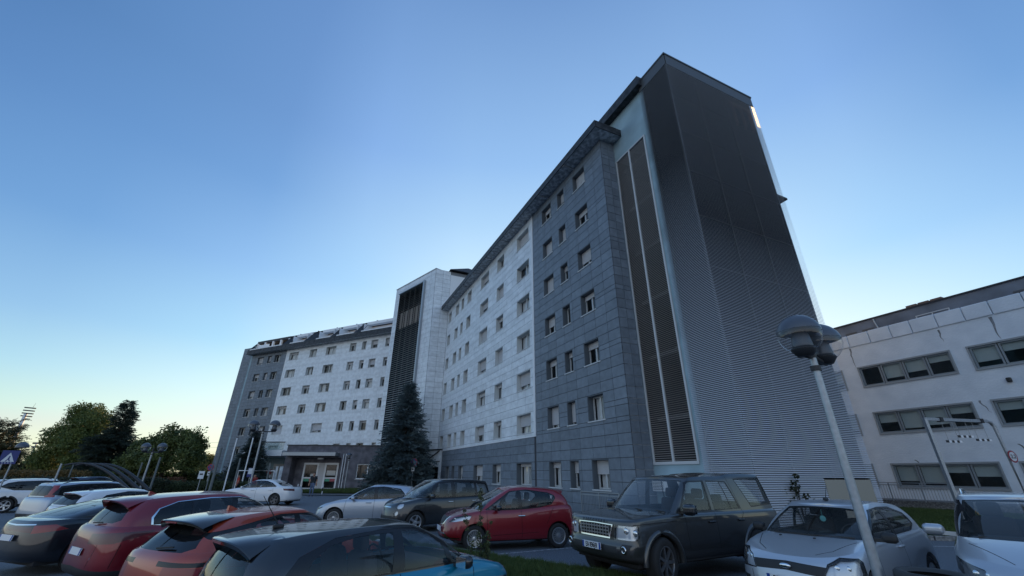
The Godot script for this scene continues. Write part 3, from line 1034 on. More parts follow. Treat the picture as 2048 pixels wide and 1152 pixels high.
func pavilion() -> void:
	# origin at the right-hand end of its front, frontal to the car park
	var t := thing("entrance_pavilion", "low brown rendered entrance pavilion with white framed glass doors", "building", W(-14.0, 54.0), 0.0)
	var top := 4.9
	var door := Rect2(-12.6, 0.0, 6.0, 3.55)
	var win := Rect2(-4.6, 1.2, 4.0, 1.7)
	var mb := MB.new()
	holed(mb, -13.4, 3.5, 0, top, 0, [door, win])
	mb.quad(Vector3(-13.4, 0, -9), Vector3(-13.4, 0, 0), Vector3(-13.4, top, 0), Vector3(-13.4, top, -9))
	mb.quad(Vector3(3.5, 0, 0), Vector3(3.5, 0, -9), Vector3(3.5, top, -9), Vector3(3.5, top, 0))
	mb.quad(Vector3(3.5, 0, -9), Vector3(-13.4, 0, -9), Vector3(-13.4, top, -9), Vector3(3.5, top, -9))
	mb.quad(Vector3(-13.4, top, 0), Vector3(3.5, top, 0), Vector3(3.5, top, -9), Vector3(-13.4, top, -9))
	# porch
	mb.quad(Vector3(-12.6, 0, 0), Vector3(-12.6, 0, -1.4), Vector3(-12.6, 3.55, -1.4), Vector3(-12.6, 3.55, 0))
	mb.quad(Vector3(-6.6, 0, -1.4), Vector3(-6.6, 0, 0), Vector3(-6.6, 3.55, 0), Vector3(-6.6, 3.55, -1.4))
	mb.quad(Vector3(-12.6, 3.55, -1.4), Vector3(-6.6, 3.55, -1.4), Vector3(-6.6, 3.55, 0), Vector3(-12.6, 3.55, 0))
	var dw := Rect2(-11.6, 0.05, 4.3, 2.95)
	holed(mb, -12.6, -6.6, 0, 3.55, -1.4, [dw])
	obj("wall", mb, M["brown_render"], t)
	var cp := MB.new()
	cp.span(Vector3(-13.5, top, -9), Vector3(3.6, top + 0.1, 0.08))
	obj("coping", cp, M["dark_metal"], t)
	var cn := MB.new()
	cn.span(Vector3(-13.2, 3.72, 0.002), Vector3(-6.9, 4.1, 1.3))
	obj("door_canopy", cn, M["galv"], t)
	var lm := MB.new()
	lm.rbox(Vector3(-9.3, 3.45, -0.5), Vector3(0.7, 0.18, 0.3), 0.05)
	obj("porch_lamp", lm, M["white_plastic"], t)
	var room := MB.new()
	room.span(Vector3(-12.6, 0, -5.1), Vector3(-6.6, 3.5, -5.0))
	room.span(Vector3(-5.0, 0.2, -4.1), Vector3(-0.4, 3.2, -4.0))
	obj("inner_wall", room, M["inside"], t)
	# doors: two glazed leaves either side of a white panel
	for q in [[-11.6, -9.75], [-9.0, -7.3]]:
		var f := MB.new()
		var a: float = q[0]
		var b: float = q[1]
		var z := -1.42
		for s in [[a, 0.05, a + 0.2, 3.0], [b - 0.2, 0.05, b, 3.0], [a + 0.2, 2.78, b - 0.2, 3.0], [a + 0.2, 0.05, b - 0.2, 0.2], [a + 0.2, 1.22, b - 0.2, 1.36]]:
			f.span(Vector3(s[0], s[1], z - 0.05), Vector3(s[2], s[3], z + 0.05))
		var d := obj("door", f, M["white_trim"], t)
		for pq in [[0.2, 1.22], [1.36, 2.78]]:
			var g := MB.new()
			g.quad(Vector3(a + 0.2, pq[0], z), Vector3(b - 0.2, pq[0], z), Vector3(b - 0.2, pq[1], z), Vector3(a + 0.2, pq[1], z))
			obj("pane", g, M["pane"], d)
		var k0 := a + 0.22
		var mid := (a + b) * 0.5
		put("sticker", box_mesh(Vector3(mid - k0 - 0.02, 0.28, 0.006)), mat("green_film", Color(0.06, 0.32, 0.2), 0.5), d, Vector3((mid + k0) * 0.5, 1.05, z + 0.012))
		put("sticker", box_mesh(Vector3(mid - k0 - 0.02, 0.28, 0.006)), mat("red_film", Color(0.42, 0.1, 0.12), 0.5), d, Vector3((b - 0.22 + mid) * 0.5, 1.05, z + 0.012))
	put("notice", box_mesh(Vector3(1.1, 0.55, 0.006)), M["curtain"], t, Vector3(-8.15, 1.85, -1.46))
	put("notice", box_mesh(Vector3(0.9, 0.3, 0.006)), M["curtain"], t, Vector3(-10.2, 1.6, -1.46))
	var dp := MB.new()
	dp.span(Vector3(-9.75, 0.05, -1.46), Vector3(-9.0, 3.0, -1.4))
	obj("door_panel", dp, M["shutter"], t)
	window(t, win, "reveal_dark", {"frame": "white_trim", "depth": 0.06, "sash": 3, "curtain": 0.0})
	for x in [-6.35, -6.05]:
		var pp := MB.new()
		pp.tube([Vector3(x, 0.1, 0.06), Vector3(x, 4.0, 0.06)], [0.045, 0.045], 8)
		obj("downpipe", pp, M["white_trim"], t)
	# low link towards the near wing
	var l := thing("link_block", "small white link block with dark windows beside the near wing, behind the conifer", "building", MAIN_XF * Vector3(-48.0, 0, 0.02), MAIN_TURN + 0.45)
	var lb := MB.new()
	lb.span(Vector3(-3.2, 0, -3.0), Vector3(1.4, 4.15, 0.9))
	obj("wall", lb, M["white_tile1"], l)
	var lc := MB.new()
	lc.span(Vector3(-3.3, 4.15, -3.0), Vector3(1.55, 4.28, 1.0))
	lc.span(Vector3(-3.2, 3.0, 0.9), Vector3(1.4, 3.08, 0.93))
	obj("coping", lc, M["dark_metal"], l)
	for i in 4:
		var wn := MB.new()
		wn.span(Vector3(-2.9 + i * 1.08, 1.2, 0.9), Vector3(-2.0 + i * 1.08, 2.5, 0.93))
		obj("window", wn, M["black_trim"], l)
	var dn := MB.new()
	dn.tube([Vector3(1.3, 4.1, 0.98), Vector3(-0.3, 3.3, 0.98), Vector3(-0.5, 3.1, 0.98), Vector3(-0.5, 0.2, 0.98)], [0.06, 0.06, 0.06, 0.06], 8)
	obj("downpipe", dn, M["dark_metal"], l)

	# main entrance canopy further left
	var c := thing("entrance_canopy", "white entrance canopy with a glass parapet left of the brown pavilion", "canopy", W(-28.4, 56.0))
	var cm := MB.new()
	var prof := PackedVector2Array([Vector2(-5.0, 3.72), Vector2(-4.2, 3.72), Vector2(0.0, 3.74), Vector2(0.0, 4.4), Vector2(-4.2, 4.35), Vector2(-4.7, 4.15), Vector2(-5.0, 3.85)])
	cm.prism(prof, -4.0, 1.2)
	obj("canopy_slab", cm, M["white_trim"], c)
	var gp := MB.new()
	gp.span(Vector3(-4.2, 4.42, 1.0), Vector3(0, 5.3, 1.03))
	obj("glass_parapet", gp, glass("green_glass", 0.35, Color(0.25, 0.4, 0.38)), c)
	var rl := MB.new()
	rl.span(Vector3(-4.3, 5.3, 0.97), Vector3(0.05, 5.4, 1.06))
	obj("handrail", rl, M["dark_metal"], c)
	var wl := MB.new()
	wl.span(Vector3(-4.4, 0, -3.2), Vector3(-2.6, 3.7, -3.0))
	wl.span(Vector3(-2.6, 2.9, -3.2), Vector3(0.3, 3.7, -3.0))
	obj("back_wall", wl, M["pale_render"], c)
	var gl := MB.new()
	for i in 5:
		gl.span(Vector3(-2.6 + i * 0.65, 0, -2.6), Vector3(-2.45 + i * 0.65, 2.8, -2.5))
	gl.span(Vector3(-2.6, 2.6, -2.62), Vector3(0.2, 2.9, -2.48))
	obj("door_frame", gl, M["frame"], c)
	var gd := MB.new()
	gd.quad(Vector3(-2.6, 0, -2.56), Vector3(0.2, 0, -2.56), Vector3(0.2, 2.6, -2.56), Vector3(-2.6, 2.6, -2.56))
	obj("door_glass", gd, M["pane"], c)
	put("wall_sign", box_mesh(Vector3(0.75, 0.55, 0.03)), M["sign_red"], c, Vector3(-3.3, 1.95, -2.97))
	put("wall_sign", box_mesh(Vector3(0.75, 0.75, 0.03)), M["sign_white"], c, Vector3(-3.3, 1.25, -2.97))

func clinic() -> void:
	var z := -22.6
	var t := thing("clinic_building", "white plastered building with window bands and grey attic right of the tower", "building", MAIN_XF * Vector3(0, 0, z), MAIN_TURN)
	var q := 35.61 / 23.01
	var gx := func(x): return float(x) * q
	var rows := [[1.25, 1.3], [4.55, 1.32], [7.75, 1.3]]
	var wins := []
	var kind := []
	for r in rows:
		for c in [[gx.call(-10.7), gx.call(-7.42)], [gx.call(-6.83), gx.call(-3.6)], [gx.call(-2.9), gx.call(0.3)]]:
			wins.append(Rect2(c[0], r[0], c[1] - c[0], r[1]))
			kind.append(4)
		wins.append(Rect2(gx.call(-11.95), r[0], 0.75, r[1]))
		kind.append(1)
	var x0 := -32.0
	var x1 := 6.0
	var top := 10.7
	var mb := MB.new()
	holed(mb, x0, x1, 0, top, 0, wins)
	mb.quad(Vector3(x0, 0, -12), Vector3(x0, 0, 0), Vector3(x0, top, 0), Vector3(x0, top, -12))
	mb.quad(Vector3(x1, 0, 0), Vector3(x1, 0, -12), Vector3(x1, top, -12), Vector3(x1, top, 0))
	mb.quad(Vector3(x1, 0, -12), Vector3(x0, 0, -12), Vector3(x0, top, -12), Vector3(x1, top, -12))
	mb.quad(Vector3(x0, top - 0.3, 0), Vector3(x1, top - 0.3, 0), Vector3(x1, top - 0.3, -12), Vector3(x0, top - 0.3, -12))
	obj("wall", mb, M["plaster"], t)
	var inn := MB.new()
	inn.span(Vector3(x0 + 0.2, 0.1, -4.0), Vector3(x1 - 0.2, top - 0.4, -3.9))
	for f in 3:
		inn.span(Vector3(x0 + 0.1, 3.3 + f * 3.25, -3.9), Vector3(x1 - 0.1, 3.5 + f * 3.25, -0.1))
	obj("floor_slab", inn, M["inside"], t)
	# parapet stones, each a little different
	var x := x0
	while x < x1:
		var w := rng.randf_range(1.15, 1.4)
		var pb := MB.new()
		pb.rbox(Vector3(x + w * 0.5, top + 0.4, -0.1), Vector3(w - 0.035, 0.9 + rng.randf_range(-0.03, 0.03), 0.34 + rng.randf_range(0, 0.03)), 0.05)
		obj("parapet_panel", pb, M["plaster"], t)
		x += w
	var at := MB.new()
	at.span(Vector3(x0, top + 0.2, -9), Vector3(x1, top + 2.55, -3.2))
	obj("attic", at, M["attic"], t)
	var ac := MB.new()
	ac.span(Vector3(x0 - 0.1, top + 2.55, -9.1), Vector3(x1 + 0.1, top + 2.65, -3.1))
	obj("attic_coping", ac, M["dark_metal"], t)
	for i in 6:
		var vx: float = [-18.1, -16.9, -13.4, -8.4, -4.4, -0.5][i]
		var vw: float = [0.8, 0.8, 1.9, 0.9, 0.9, 0.9][i]
		var vm := MB.new()
		if i == 2:
			for s in [[0, 0, 1.9, 0.06], [0, 0.85, 1.9, 0.91], [0, 0.06, 0.06, 0.85], [0.92, 0.06, 0.98, 0.85], [1.84, 0.06, 1.9, 0.85]]:
				vm.span(Vector3(vx + s[0], top + 1.0 + s[1], -3.2), Vector3(vx + s[2], top + 1.0 + s[3], -3.14))
			obj("attic_window", vm, M["frame"], t)
		else:
			for s in 6:
				vm.span(Vector3(vx, top + 1.15 + s * 0.13, -3.2), Vector3(vx + vw, top + 1.23 + s * 0.13, -3.15))
			obj("attic_vent", vm, M["slat_dark"], t)
	var ch := MB.new()
	for i in 3:
		ch.span(Vector3(-14.2 + i * 0.75, top + 2.65, -5.2), Vector3(-13.55 + i * 0.75, top + 3.2, -4.5))
	obj("chimney", ch, mat("brickish", Color(0.16, 0.11, 0.09), 0.9), t)
	var fl := MB.new()
	fl.tube([Vector3(-15.6, top + 0.6, -3.1), Vector3(-15.9, top + 2.3, -3.1), Vector3(-15.9, top + 2.5, -3.1)], [0.05, 0.05, 0.05], 8)
	obj("flue", fl, M["galv"], t)
	# windows
	for i in wins.size():
		var r: Rect2 = wins[i]
		var n: int = kind[i]
		var o := MB.new()
		var e := 0.09
		o.span(Vector3(-0.08, -0.1, -0.16), Vector3(r.size.x + 0.08, 0.0, 0.07))
		o.span(Vector3(-0.08, r.size.y, -0.16), Vector3(r.size.x + 0.08, r.size.y + 0.1, 0.06))
		o.span(Vector3(-0.08, 0, -0.16), Vector3(0, r.size.y, 0.05))
		o.span(Vector3(r.size.x, 0, -0.16), Vector3(r.size.x + 0.08, r.size.y, 0.05))
		var wn := put("window", o.mesh(), M["window_surround"], t, Vector3(r.position.x, r.position.y, 0))
		var pw := r.size.x / n
		for k in n:
			var f := MB.new()
			var a := k * pw + 0.02
			var b := (k + 1) * pw - 0.02
			f.span(Vector3(a, 0, -0.12), Vector3(a + e, r.size.y, -0.05))
			f.span(Vector3(b - e, 0, -0.12), Vector3(b, r.size.y, -0.05))
			f.span(Vector3(a + e, 0, -0.12), Vector3(b - e, e, -0.05))
			f.span(Vector3(a + e, r.size.y - e, -0.12), Vector3(b - e, r.size.y, -0.05))
			obj("frame", f, M["alu_grey"], wn)
			var g := MB.new()
			g.quad(Vector3(a + e, e, -0.09), Vector3(b - e, e, -0.09), Vector3(b - e, r.size.y - e, -0.09), Vector3(a + e, r.size.y - e, -0.09))
			obj("pane", g, M["green_pane"], wn)
			var dn := rng.randf_range(0.35, 0.95)
			if rng.randf() < 0.85:
				put("blind", box_mesh(Vector3(pw - 0.2, r.size.y * dn, 0.02)), M["blind"], wn, Vector3((a + b) * 0.5, r.size.y - r.size.y * dn * 0.5, -0.22))
	# dark rain streaks and cracks: wear with a shape of its own
	for i in 16:
		var sx := rng.randf_range(x0 + 8, x1 - 4)
		var st := MB.new()
		var y := top - rng.randf_range(0.0, 0.3)
		var ln := rng.randf_range(0.5, 1.7)
		var wd := rng.randf_range(0.03, 0.09)
		if i > 9:
			y = rng.randf_range(2.8, 7.6)
			ln = rng.randf_range(0.3, 0.8)
			wd = 0.05
		var pts := []
		for k in 7:
			pts.append(Vector2(sx + rng.randf_range(-0.04, 0.04) + (k * 0.05 if i > 9 else 0.0), y - ln * k / 6.0))
		for k in 6:
			var w0 := wd * (1.0 - k / 6.5)
			var w1 := wd * (1.0 - (k + 1) / 6.5)
			st.quad(Vector3(pts[k + 1].x - w1, pts[k + 1].y, 0.004), Vector3(pts[k + 1].x + w1, pts[k + 1].y, 0.004), Vector3(pts[k].x + w0, pts[k].y, 0.004), Vector3(pts[k].x - w0, pts[k].y, 0.004))
		obj("stain", st, M["stain"], t)
	for i in 2:
		var lm := MB.new()
		lm.rbox(Vector3([-9.5, -1.5][i], 6.9 - i * 3.6, 0.1), Vector3(0.22, 0.26, 0.2), 0.06)
		obj("wall_lamp", lm, M["dark_metal"], t)


# ---------------------------------------------------------------- cars
# A body is lofted as rings of points (front centre -> side -> rear centre), then windows, lamps and gaps are cut out of it along exact outlines.
class Carver:
	var regs := []          # {name, grp, proj, poly, box, key, push, split}
	var out := {}           # name -> [MB right, MB left or null]
	var liner := MB.new()
	var body := MB.new()

	func add(name: String, grp: String, proj: String, poly: PackedVector2Array, push := 0.0, split := true) -> void:
		var bb := Rect2(poly[0], Vector2.ZERO)
		for p in poly:
			bb = bb.expand(p)
		regs.append({"name": name, "grp": grp, "proj": proj, "poly": poly, "box": bb.grow(0.001), "push": push, "split": split})

	func flat(t: Array, proj: String) -> Array:
		match proj:
			"S":
				return [Vector2(t[0].x, t[0].y), Vector2(t[1].x, t[1].y), Vector2(t[2].x, t[2].y)]
			"F", "R":
				return [Vector2(t[0].z, t[0].y), Vector2(t[1].z, t[1].y), Vector2(t[2].z, t[2].y)]
			"T":
				return [Vector2(t[0].x, t[0].z), Vector2(t[1].x, t[1].z), Vector2(t[2].x, t[2].z)]
			"P":
				return [Vector2(t[6].x, t[0].y), Vector2(t[7].x, t[1].y), Vector2(t[8].x, t[2].y)]
		return [Vector2(t[6].y, t[0].y), Vector2(t[7].y, t[1].y), Vector2(t[8].y, t[2].y)]

	func faces(t: Array, proj: String) -> bool:
		var n: Vector3 = t[3] + t[4] + t[5]
		match proj:
			"S":
				return n.z > 0.6
			"F":
				return n.x > 0.3
			"R":
				return n.x < -0.3
			"T":
				return n.y > 1.2
		return true

	func lift(t: Array, q: Array, p: Vector2) -> Array:
		var d := (q[1] - q[0]).cross(q[2] - q[0]) as float
		var b: float = ((p - q[0]).cross(q[2] - q[0])) / d
		var c: float = ((q[1] - q[0]).cross(p - q[0])) / d
		var a: float = 1.0 - b - c
		return [t[0] * a + t[1] * b + t[2] * c, (t[3] * a + t[4] * b + t[5] * c).normalized(), t[6] * a + t[7] * b + t[8] * c]

	func split_poly(t: Array, q: Array, poly: PackedVector2Array) -> Array:
		var res := []
		var ix := Geometry2D.triangulate_polygon(poly)
		var vs := []
		for p in poly:
			vs.append(lift(t, q, p))
		var fwd: bool = (q[1] - q[0]).cross(q[2] - q[0]) > 0
		for k in range(0, ix.size(), 3):
			var i0 := ix[k]
			var i1 := ix[k + 1]
			var i2 := ix[k + 2]
			var ar := (poly[i1] - poly[i0]).cross(poly[i2] - poly[i0])
			if absf(ar) < 1e-9:
				continue
			if (ar > 0) != fwd:
				var s := i1
				i1 = i2
				i2 = s
			res.append([vs[i0][0], vs[i1][0], vs[i2][0], vs[i0][1], vs[i1][1], vs[i2][1], vs[i0][2], vs[i1][2], vs[i2][2]])
		return res

	func emit(mb: MB, t: Array, push: float, mirror: bool) -> void:
		var i := mb.v.size()
		for k in 3:
			var p: Vector3 = t[k] + t[3 + k] * push
			var n: Vector3 = t[3 + k]
			if mirror:
				p.z = -p.z
				n.z = -n.z
			mb.vert(p, n)
		if mirror:
			mb.ix.append_array([i, i + 1, i + 2])
		else:
			mb.ix.append_array([i, i + 2, i + 1])

	func carve(tris: Array, grp: String) -> void:
		var rs := regs.filter(func(r): return r.grp == grp)
		var work := []
		for t in tris:
			work.append([t, 0])
		while work.size():
			var w: Array = work.pop_back()
			var t: Array = w[0]
			var done := false
			for ri in range(w[1], rs.size()):
				var r: Dictionary = rs[ri]
				if not faces(t, r.proj):
					continue
				var q := flat(t, r.proj)
				var lo: Vector2 = q[0].min(q[1]).min(q[2])
				var hi: Vector2 = q[0].max(q[1]).max(q[2])
				var bx: Rect2 = r.box
				if hi.x < bx.position.x or hi.y < bx.position.y or lo.x > bx.end.x or lo.y > bx.end.y:
					continue
				if absf((q[1] - q[0]).cross(q[2] - q[0])) < 1e-8:
					continue
				var tp := PackedVector2Array(q)
				var ins := Geometry2D.intersect_polygons(tp, r.poly)
				if ins.is_empty():
					continue
				var rest := Geometry2D.clip_polygons(tp, r.poly)
				var hole := false
				if rest.size() > 1:
					var cw := 0
					for p in rest:
						if Geometry2D.is_polygon_clockwise(p):
							cw += 1
					hole = cw > 0 and cw < rest.size()
				done = true
				if hole:
					var m01 := lift(t, q, (q[0] + q[1]) * 0.5)
					var m12 := lift(t, q, (q[1] + q[2]) * 0.5)
					var m20 := lift(t, q, (q[2] + q[0]) * 0.5)
					work.append([[t[0], m01[0], m20[0], t[3], m01[1], m20[1], t[6], m01[2], m20[2]], ri])
					work.append([[m01[0], t[1], m12[0], m01[1], t[4], m12[1], m01[2], t[7], m12[2]], ri])
					work.append([[m20[0], m12[0], t[2], m20[1], m12[1], t[5], m20[2], m12[2], t[8]], ri])
					work.append([[m01[0], m12[0], m20[0], m01[1], m12[1], m20[1], m01[2], m12[2], m20[2]], ri])
					break
				if r.name != "":
					if not out.has(r.name):
						out[r.name] = [MB.new(), MB.new() if r.split else null]
					var deep: bool = r.name.begins_with("headlight")
					if deep and not out.has("headlight_reflector"):
						out["headlight_reflector"] = [MB.new(), MB.new()]
					for p in ins:
						for s in split_poly(t, q, p):
							if deep:
								emit(out["headlight_reflector"][0], s, -0.05, false)
								emit(out["headlight_reflector"][1], s, -0.05, true)
							emit(out[r.name][0], s, r.push, false)
							emit(out[r.name][1] if r.split else out[r.name][0], s, r.push, true)
				for p in rest:
					for s in split_poly(t, q, p):
						work.append([s, ri + 1])
				break
			if not done:
				emit(body, t, 0.0, false)
				emit(body, t, 0.0, true)
				if grp == "G":
					emit(liner, t, -0.03, false)
					emit(liner, t, -0.03, true)

func spl(pts: Array, x: float) -> float:
	var n := pts.size()
	if x <= pts[0][0]:
		return pts[0][1]
	if x >= pts[n - 1][0]:
		return pts[n - 1][1]
	for i in n - 1:
		if x <= pts[i + 1][0]:
			var a: Array = pts[i]
			var b: Array = pts[i + 1]
			var h: float = b[0] - a[0]
			var t: float = (x - a[0]) / h
			var m0: float = (b[1] - a[1]) / h
			var m1: float = m0
			if i > 0:
				m0 = (b[1] - pts[i - 1][1]) / (b[0] - pts[i - 1][0])
			if i < n - 2:
				m1 = (pts[i + 2][1] - a[1]) / (pts[i + 2][0] - a[0])
			var t2 := t * t
			var t3 := t2 * t
			return (2 * t3 - 3 * t2 + 1) * float(a[1]) + (t3 - 2 * t2 + t) * h * m0 + (-2 * t3 + 3 * t2) * float(b[1]) + (t3 - t2) * h * m1
	return pts[n - 1][1]

func half_ring(xf: float, xr: float, w: float, df: float, nf: float, dr: float, nr: float, k: int) -> Array:
	var o := []
	var q := 9
	for i in q:
		var ph := PI / 2 * i / q
		o.append(Vector2(xf - df + df * pow(cos(ph), 2.0 / nf), w * pow(sin(ph), 2.0 / nf)))
	for i in k + 1:
		o.append(Vector2(lerpf(xf - df, xr + dr, float(i) / k), w))
	for i in range(q - 1, -1, -1):
		var ph := PI / 2 * i / q
		o.append(Vector2(xr + dr - dr * pow(cos(ph), 2.0 / nr), w * pow(sin(ph), 2.0 / nr)))
	return o

func to_tris(rows: Array, pq: Array) -> Array:
	# rows of Vector3; smooth normals from neighbours
	var nm := []
	var R := rows.size()
	for i in R:
		var line := []
		for j in rows[i].size():
			var du: Vector3 = rows[i][mini(j + 1, rows[i].size() - 1)] - rows[i][maxi(j - 1, 0)]
			var dv: Vector3 = rows[mini(i + 1, R - 1)][j] - rows[maxi(i - 1, 0)][j]
			var nn := dv.cross(du)
			if j == 0 or j == rows[i].size() - 1:
				nn.z = 0.0
			line.append(nn.normalized() if nn.length() > 1e-9 else Vector3.UP)
		nm.append(line)
	var out := []
	for i in R - 1:
		for j in rows[i].size() - 1:
			var a: Vector3 = rows[i][j]
			var b: Vector3 = rows[i][j + 1]
			var c: Vector3 = rows[i + 1][j + 1]
			var d: Vector3 = rows[i + 1][j]
			if (a - b).length() > 1e-5 and (c - b).length() > 1e-5:
				out.append([a, c, b, nm[i][j], nm[i + 1][j + 1], nm[i][j + 1], pq[j], pq[j + 1], pq[j + 1]])
			if (a - d).length() > 1e-5 and (c - d).length() > 1e-5:
				out.append([a, d, c, nm[i][j], nm[i + 1][j], nm[i + 1][j + 1], pq[j], pq[j], pq[j + 1]])
	return out

func pv(a: Array) -> PackedVector2Array:
	var o := PackedVector2Array()
	for i in range(0, a.size(), 2):
		o.append(Vector2(a[i], a[i + 1]))
	return o

func disc(c: Vector2, r: float, n := 40, squash := 1.0) -> PackedVector2Array:
	var o := PackedVector2Array()
	for i in n:
		o.append(c + Vector2(cos(TAU * i / n) * r * squash, sin(TAU * i / n) * r))
	return o

func wheel_parts(r: float, w: float, style: String) -> Array:
	var k := "wheel%.2f%s" % [r, style]
	if not win_cache.has(k):
		var ty := MB.new()
		var rr := r * 0.66
		var h := w * 0.5
		ty.lathe([Vector2(rr, -h * 0.9), Vector2(rr + 0.03, -h), Vector2(r - 0.05, -h * 1.02), Vector2(r - 0.015, -h * 0.9), Vector2(r, -h * 0.7), Vector2(r, h * 0.7), Vector2(r - 0.015, h * 0.9), Vector2(r - 0.05, h * 1.02), Vector2(rr + 0.03, h), Vector2(rr, h * 0.9)], 36, Transform3D(Basis(Vector3.RIGHT, PI / 2), Vector3.ZERO))
		var rim := MB.new()
		var xf := Transform3D(Basis(Vector3.RIGHT, PI / 2), Vector3.ZERO)
		rim.lathe([Vector2(rr + 0.004, h * 0.92), Vector2(rr - 0.012, h * 0.95), Vector2(rr - 0.03, h * 0.8), Vector2(rr - 0.035, -h * 0.8)], 36, xf)
		var ns: int = {"multi": 16, "five": 5, "seven": 7, "twin": 10, "cover": 9}.get(style, 5)
		var sw: float = {"multi": 0.014, "five": 0.07, "seven": 0.05, "twin": 0.03, "cover": 0.055}.get(style, 0.06)
		for i in ns:
			var an := TAU * i / ns
			var d := Vector3(cos(an), sin(an), 0)
			var e := Vector3(-sin(an), cos(an), 0)
			for s in ([-1, 1] if style == "multi" or style == "twin" else [0]):
				var a := d * 0.05 + e * float(s) * 0.012 + Vector3(0, 0, h * 0.72)
				var b := d * (rr - 0.02) + e * float(s) * rr * 0.09 + Vector3(0, 0, h * 0.84)
				rim.bar(a, b, sw, 0.03, Vector3(0, 0, 1))
		rim.lathe([Vector2(0.0, h * 0.86), Vector2(0.05, h * 0.84), Vector2(0.075, h * 0.7), Vector2(0.075, 0)], 20, xf)
		var disk := MB.new()
		disk.lathe([Vector2(0.0, h * 0.2), Vector2(rr - 0.05, h * 0.2), Vector2(rr - 0.05, -h * 0.2)], 24, xf)
		win_cache[k] = [ty.mesh(), rim.mesh(), disk.mesh()]
	return win_cache[k]

func plate(parent: Node3D, at: Vector3, turn: float, tilt: float, txt: String) -> void:
	var b := Basis(Vector3.UP, turn) * Basis(Vector3.RIGHT, tilt)
	var p := put("number_plate", box_mesh(Vector3(0.52, 0.11, 0.012)), M["plate_white"], parent, at, b)
	put("blue_band", box_mesh(Vector3(0.045, 0.106, 0.006)), M["plate_blue"], p, Vector3(-0.236, 0, 0.005))
	put("blue_band", box_mesh(Vector3(0.045, 0.106, 0.006)), M["plate_blue"], p, Vector3(0.236, 0, 0.005))
	if txt:
		text(p, "lettering", txt, 0.08, M["ink"], Vector3(0, -0.001, 0.0075), Basis.IDENTITY, 0.74)

func text(parent: Node3D, called: String, s: String, h: float, m: Material, at: Vector3, b := Basis.IDENTITY, wide := 1.0) -> void:
	var f := SystemFont.new()
	f.font_names = PackedStringArray(["Droid Sans"])
	f.font_weight = 700
	var tm := TextMesh.new()
	tm.text = s
	tm.font = f
	tm.font_size = 64
	tm.pixel_size = h / 46.0
	tm.depth = 0.004
	put(called, tm, m, parent, at, b * Basis.from_scale(Vector3(wide, 1, 1)))

func mirror_part(parent: Node3D, at: Vector3, s: float, m: Material, size := Vector3(0.13, 0.14, 0.2)) -> void:
	var k := "mirror%s%s" % [size, s]
	var mesh := cached(k, func(mb):
		mb.rbox(Vector3(0, 0, s * 0.03), size, minf(size.x, size.y) * 0.46)
		mb.bar(Vector3(0.01, -size.y * 0.3, -s * size.z * 0.8), Vector3(0, -size.y * 0.25, 0), 0.07, 0.05))
	var o := put("door_mirror", mesh, m, parent, at)
	put("mirror_glass", box_mesh(Vector3(0.006, size.y * 0.75, size.z * 0.8)), M["chrome"], o, Vector3(-size.x * 0.5, 0, s * 0.03))

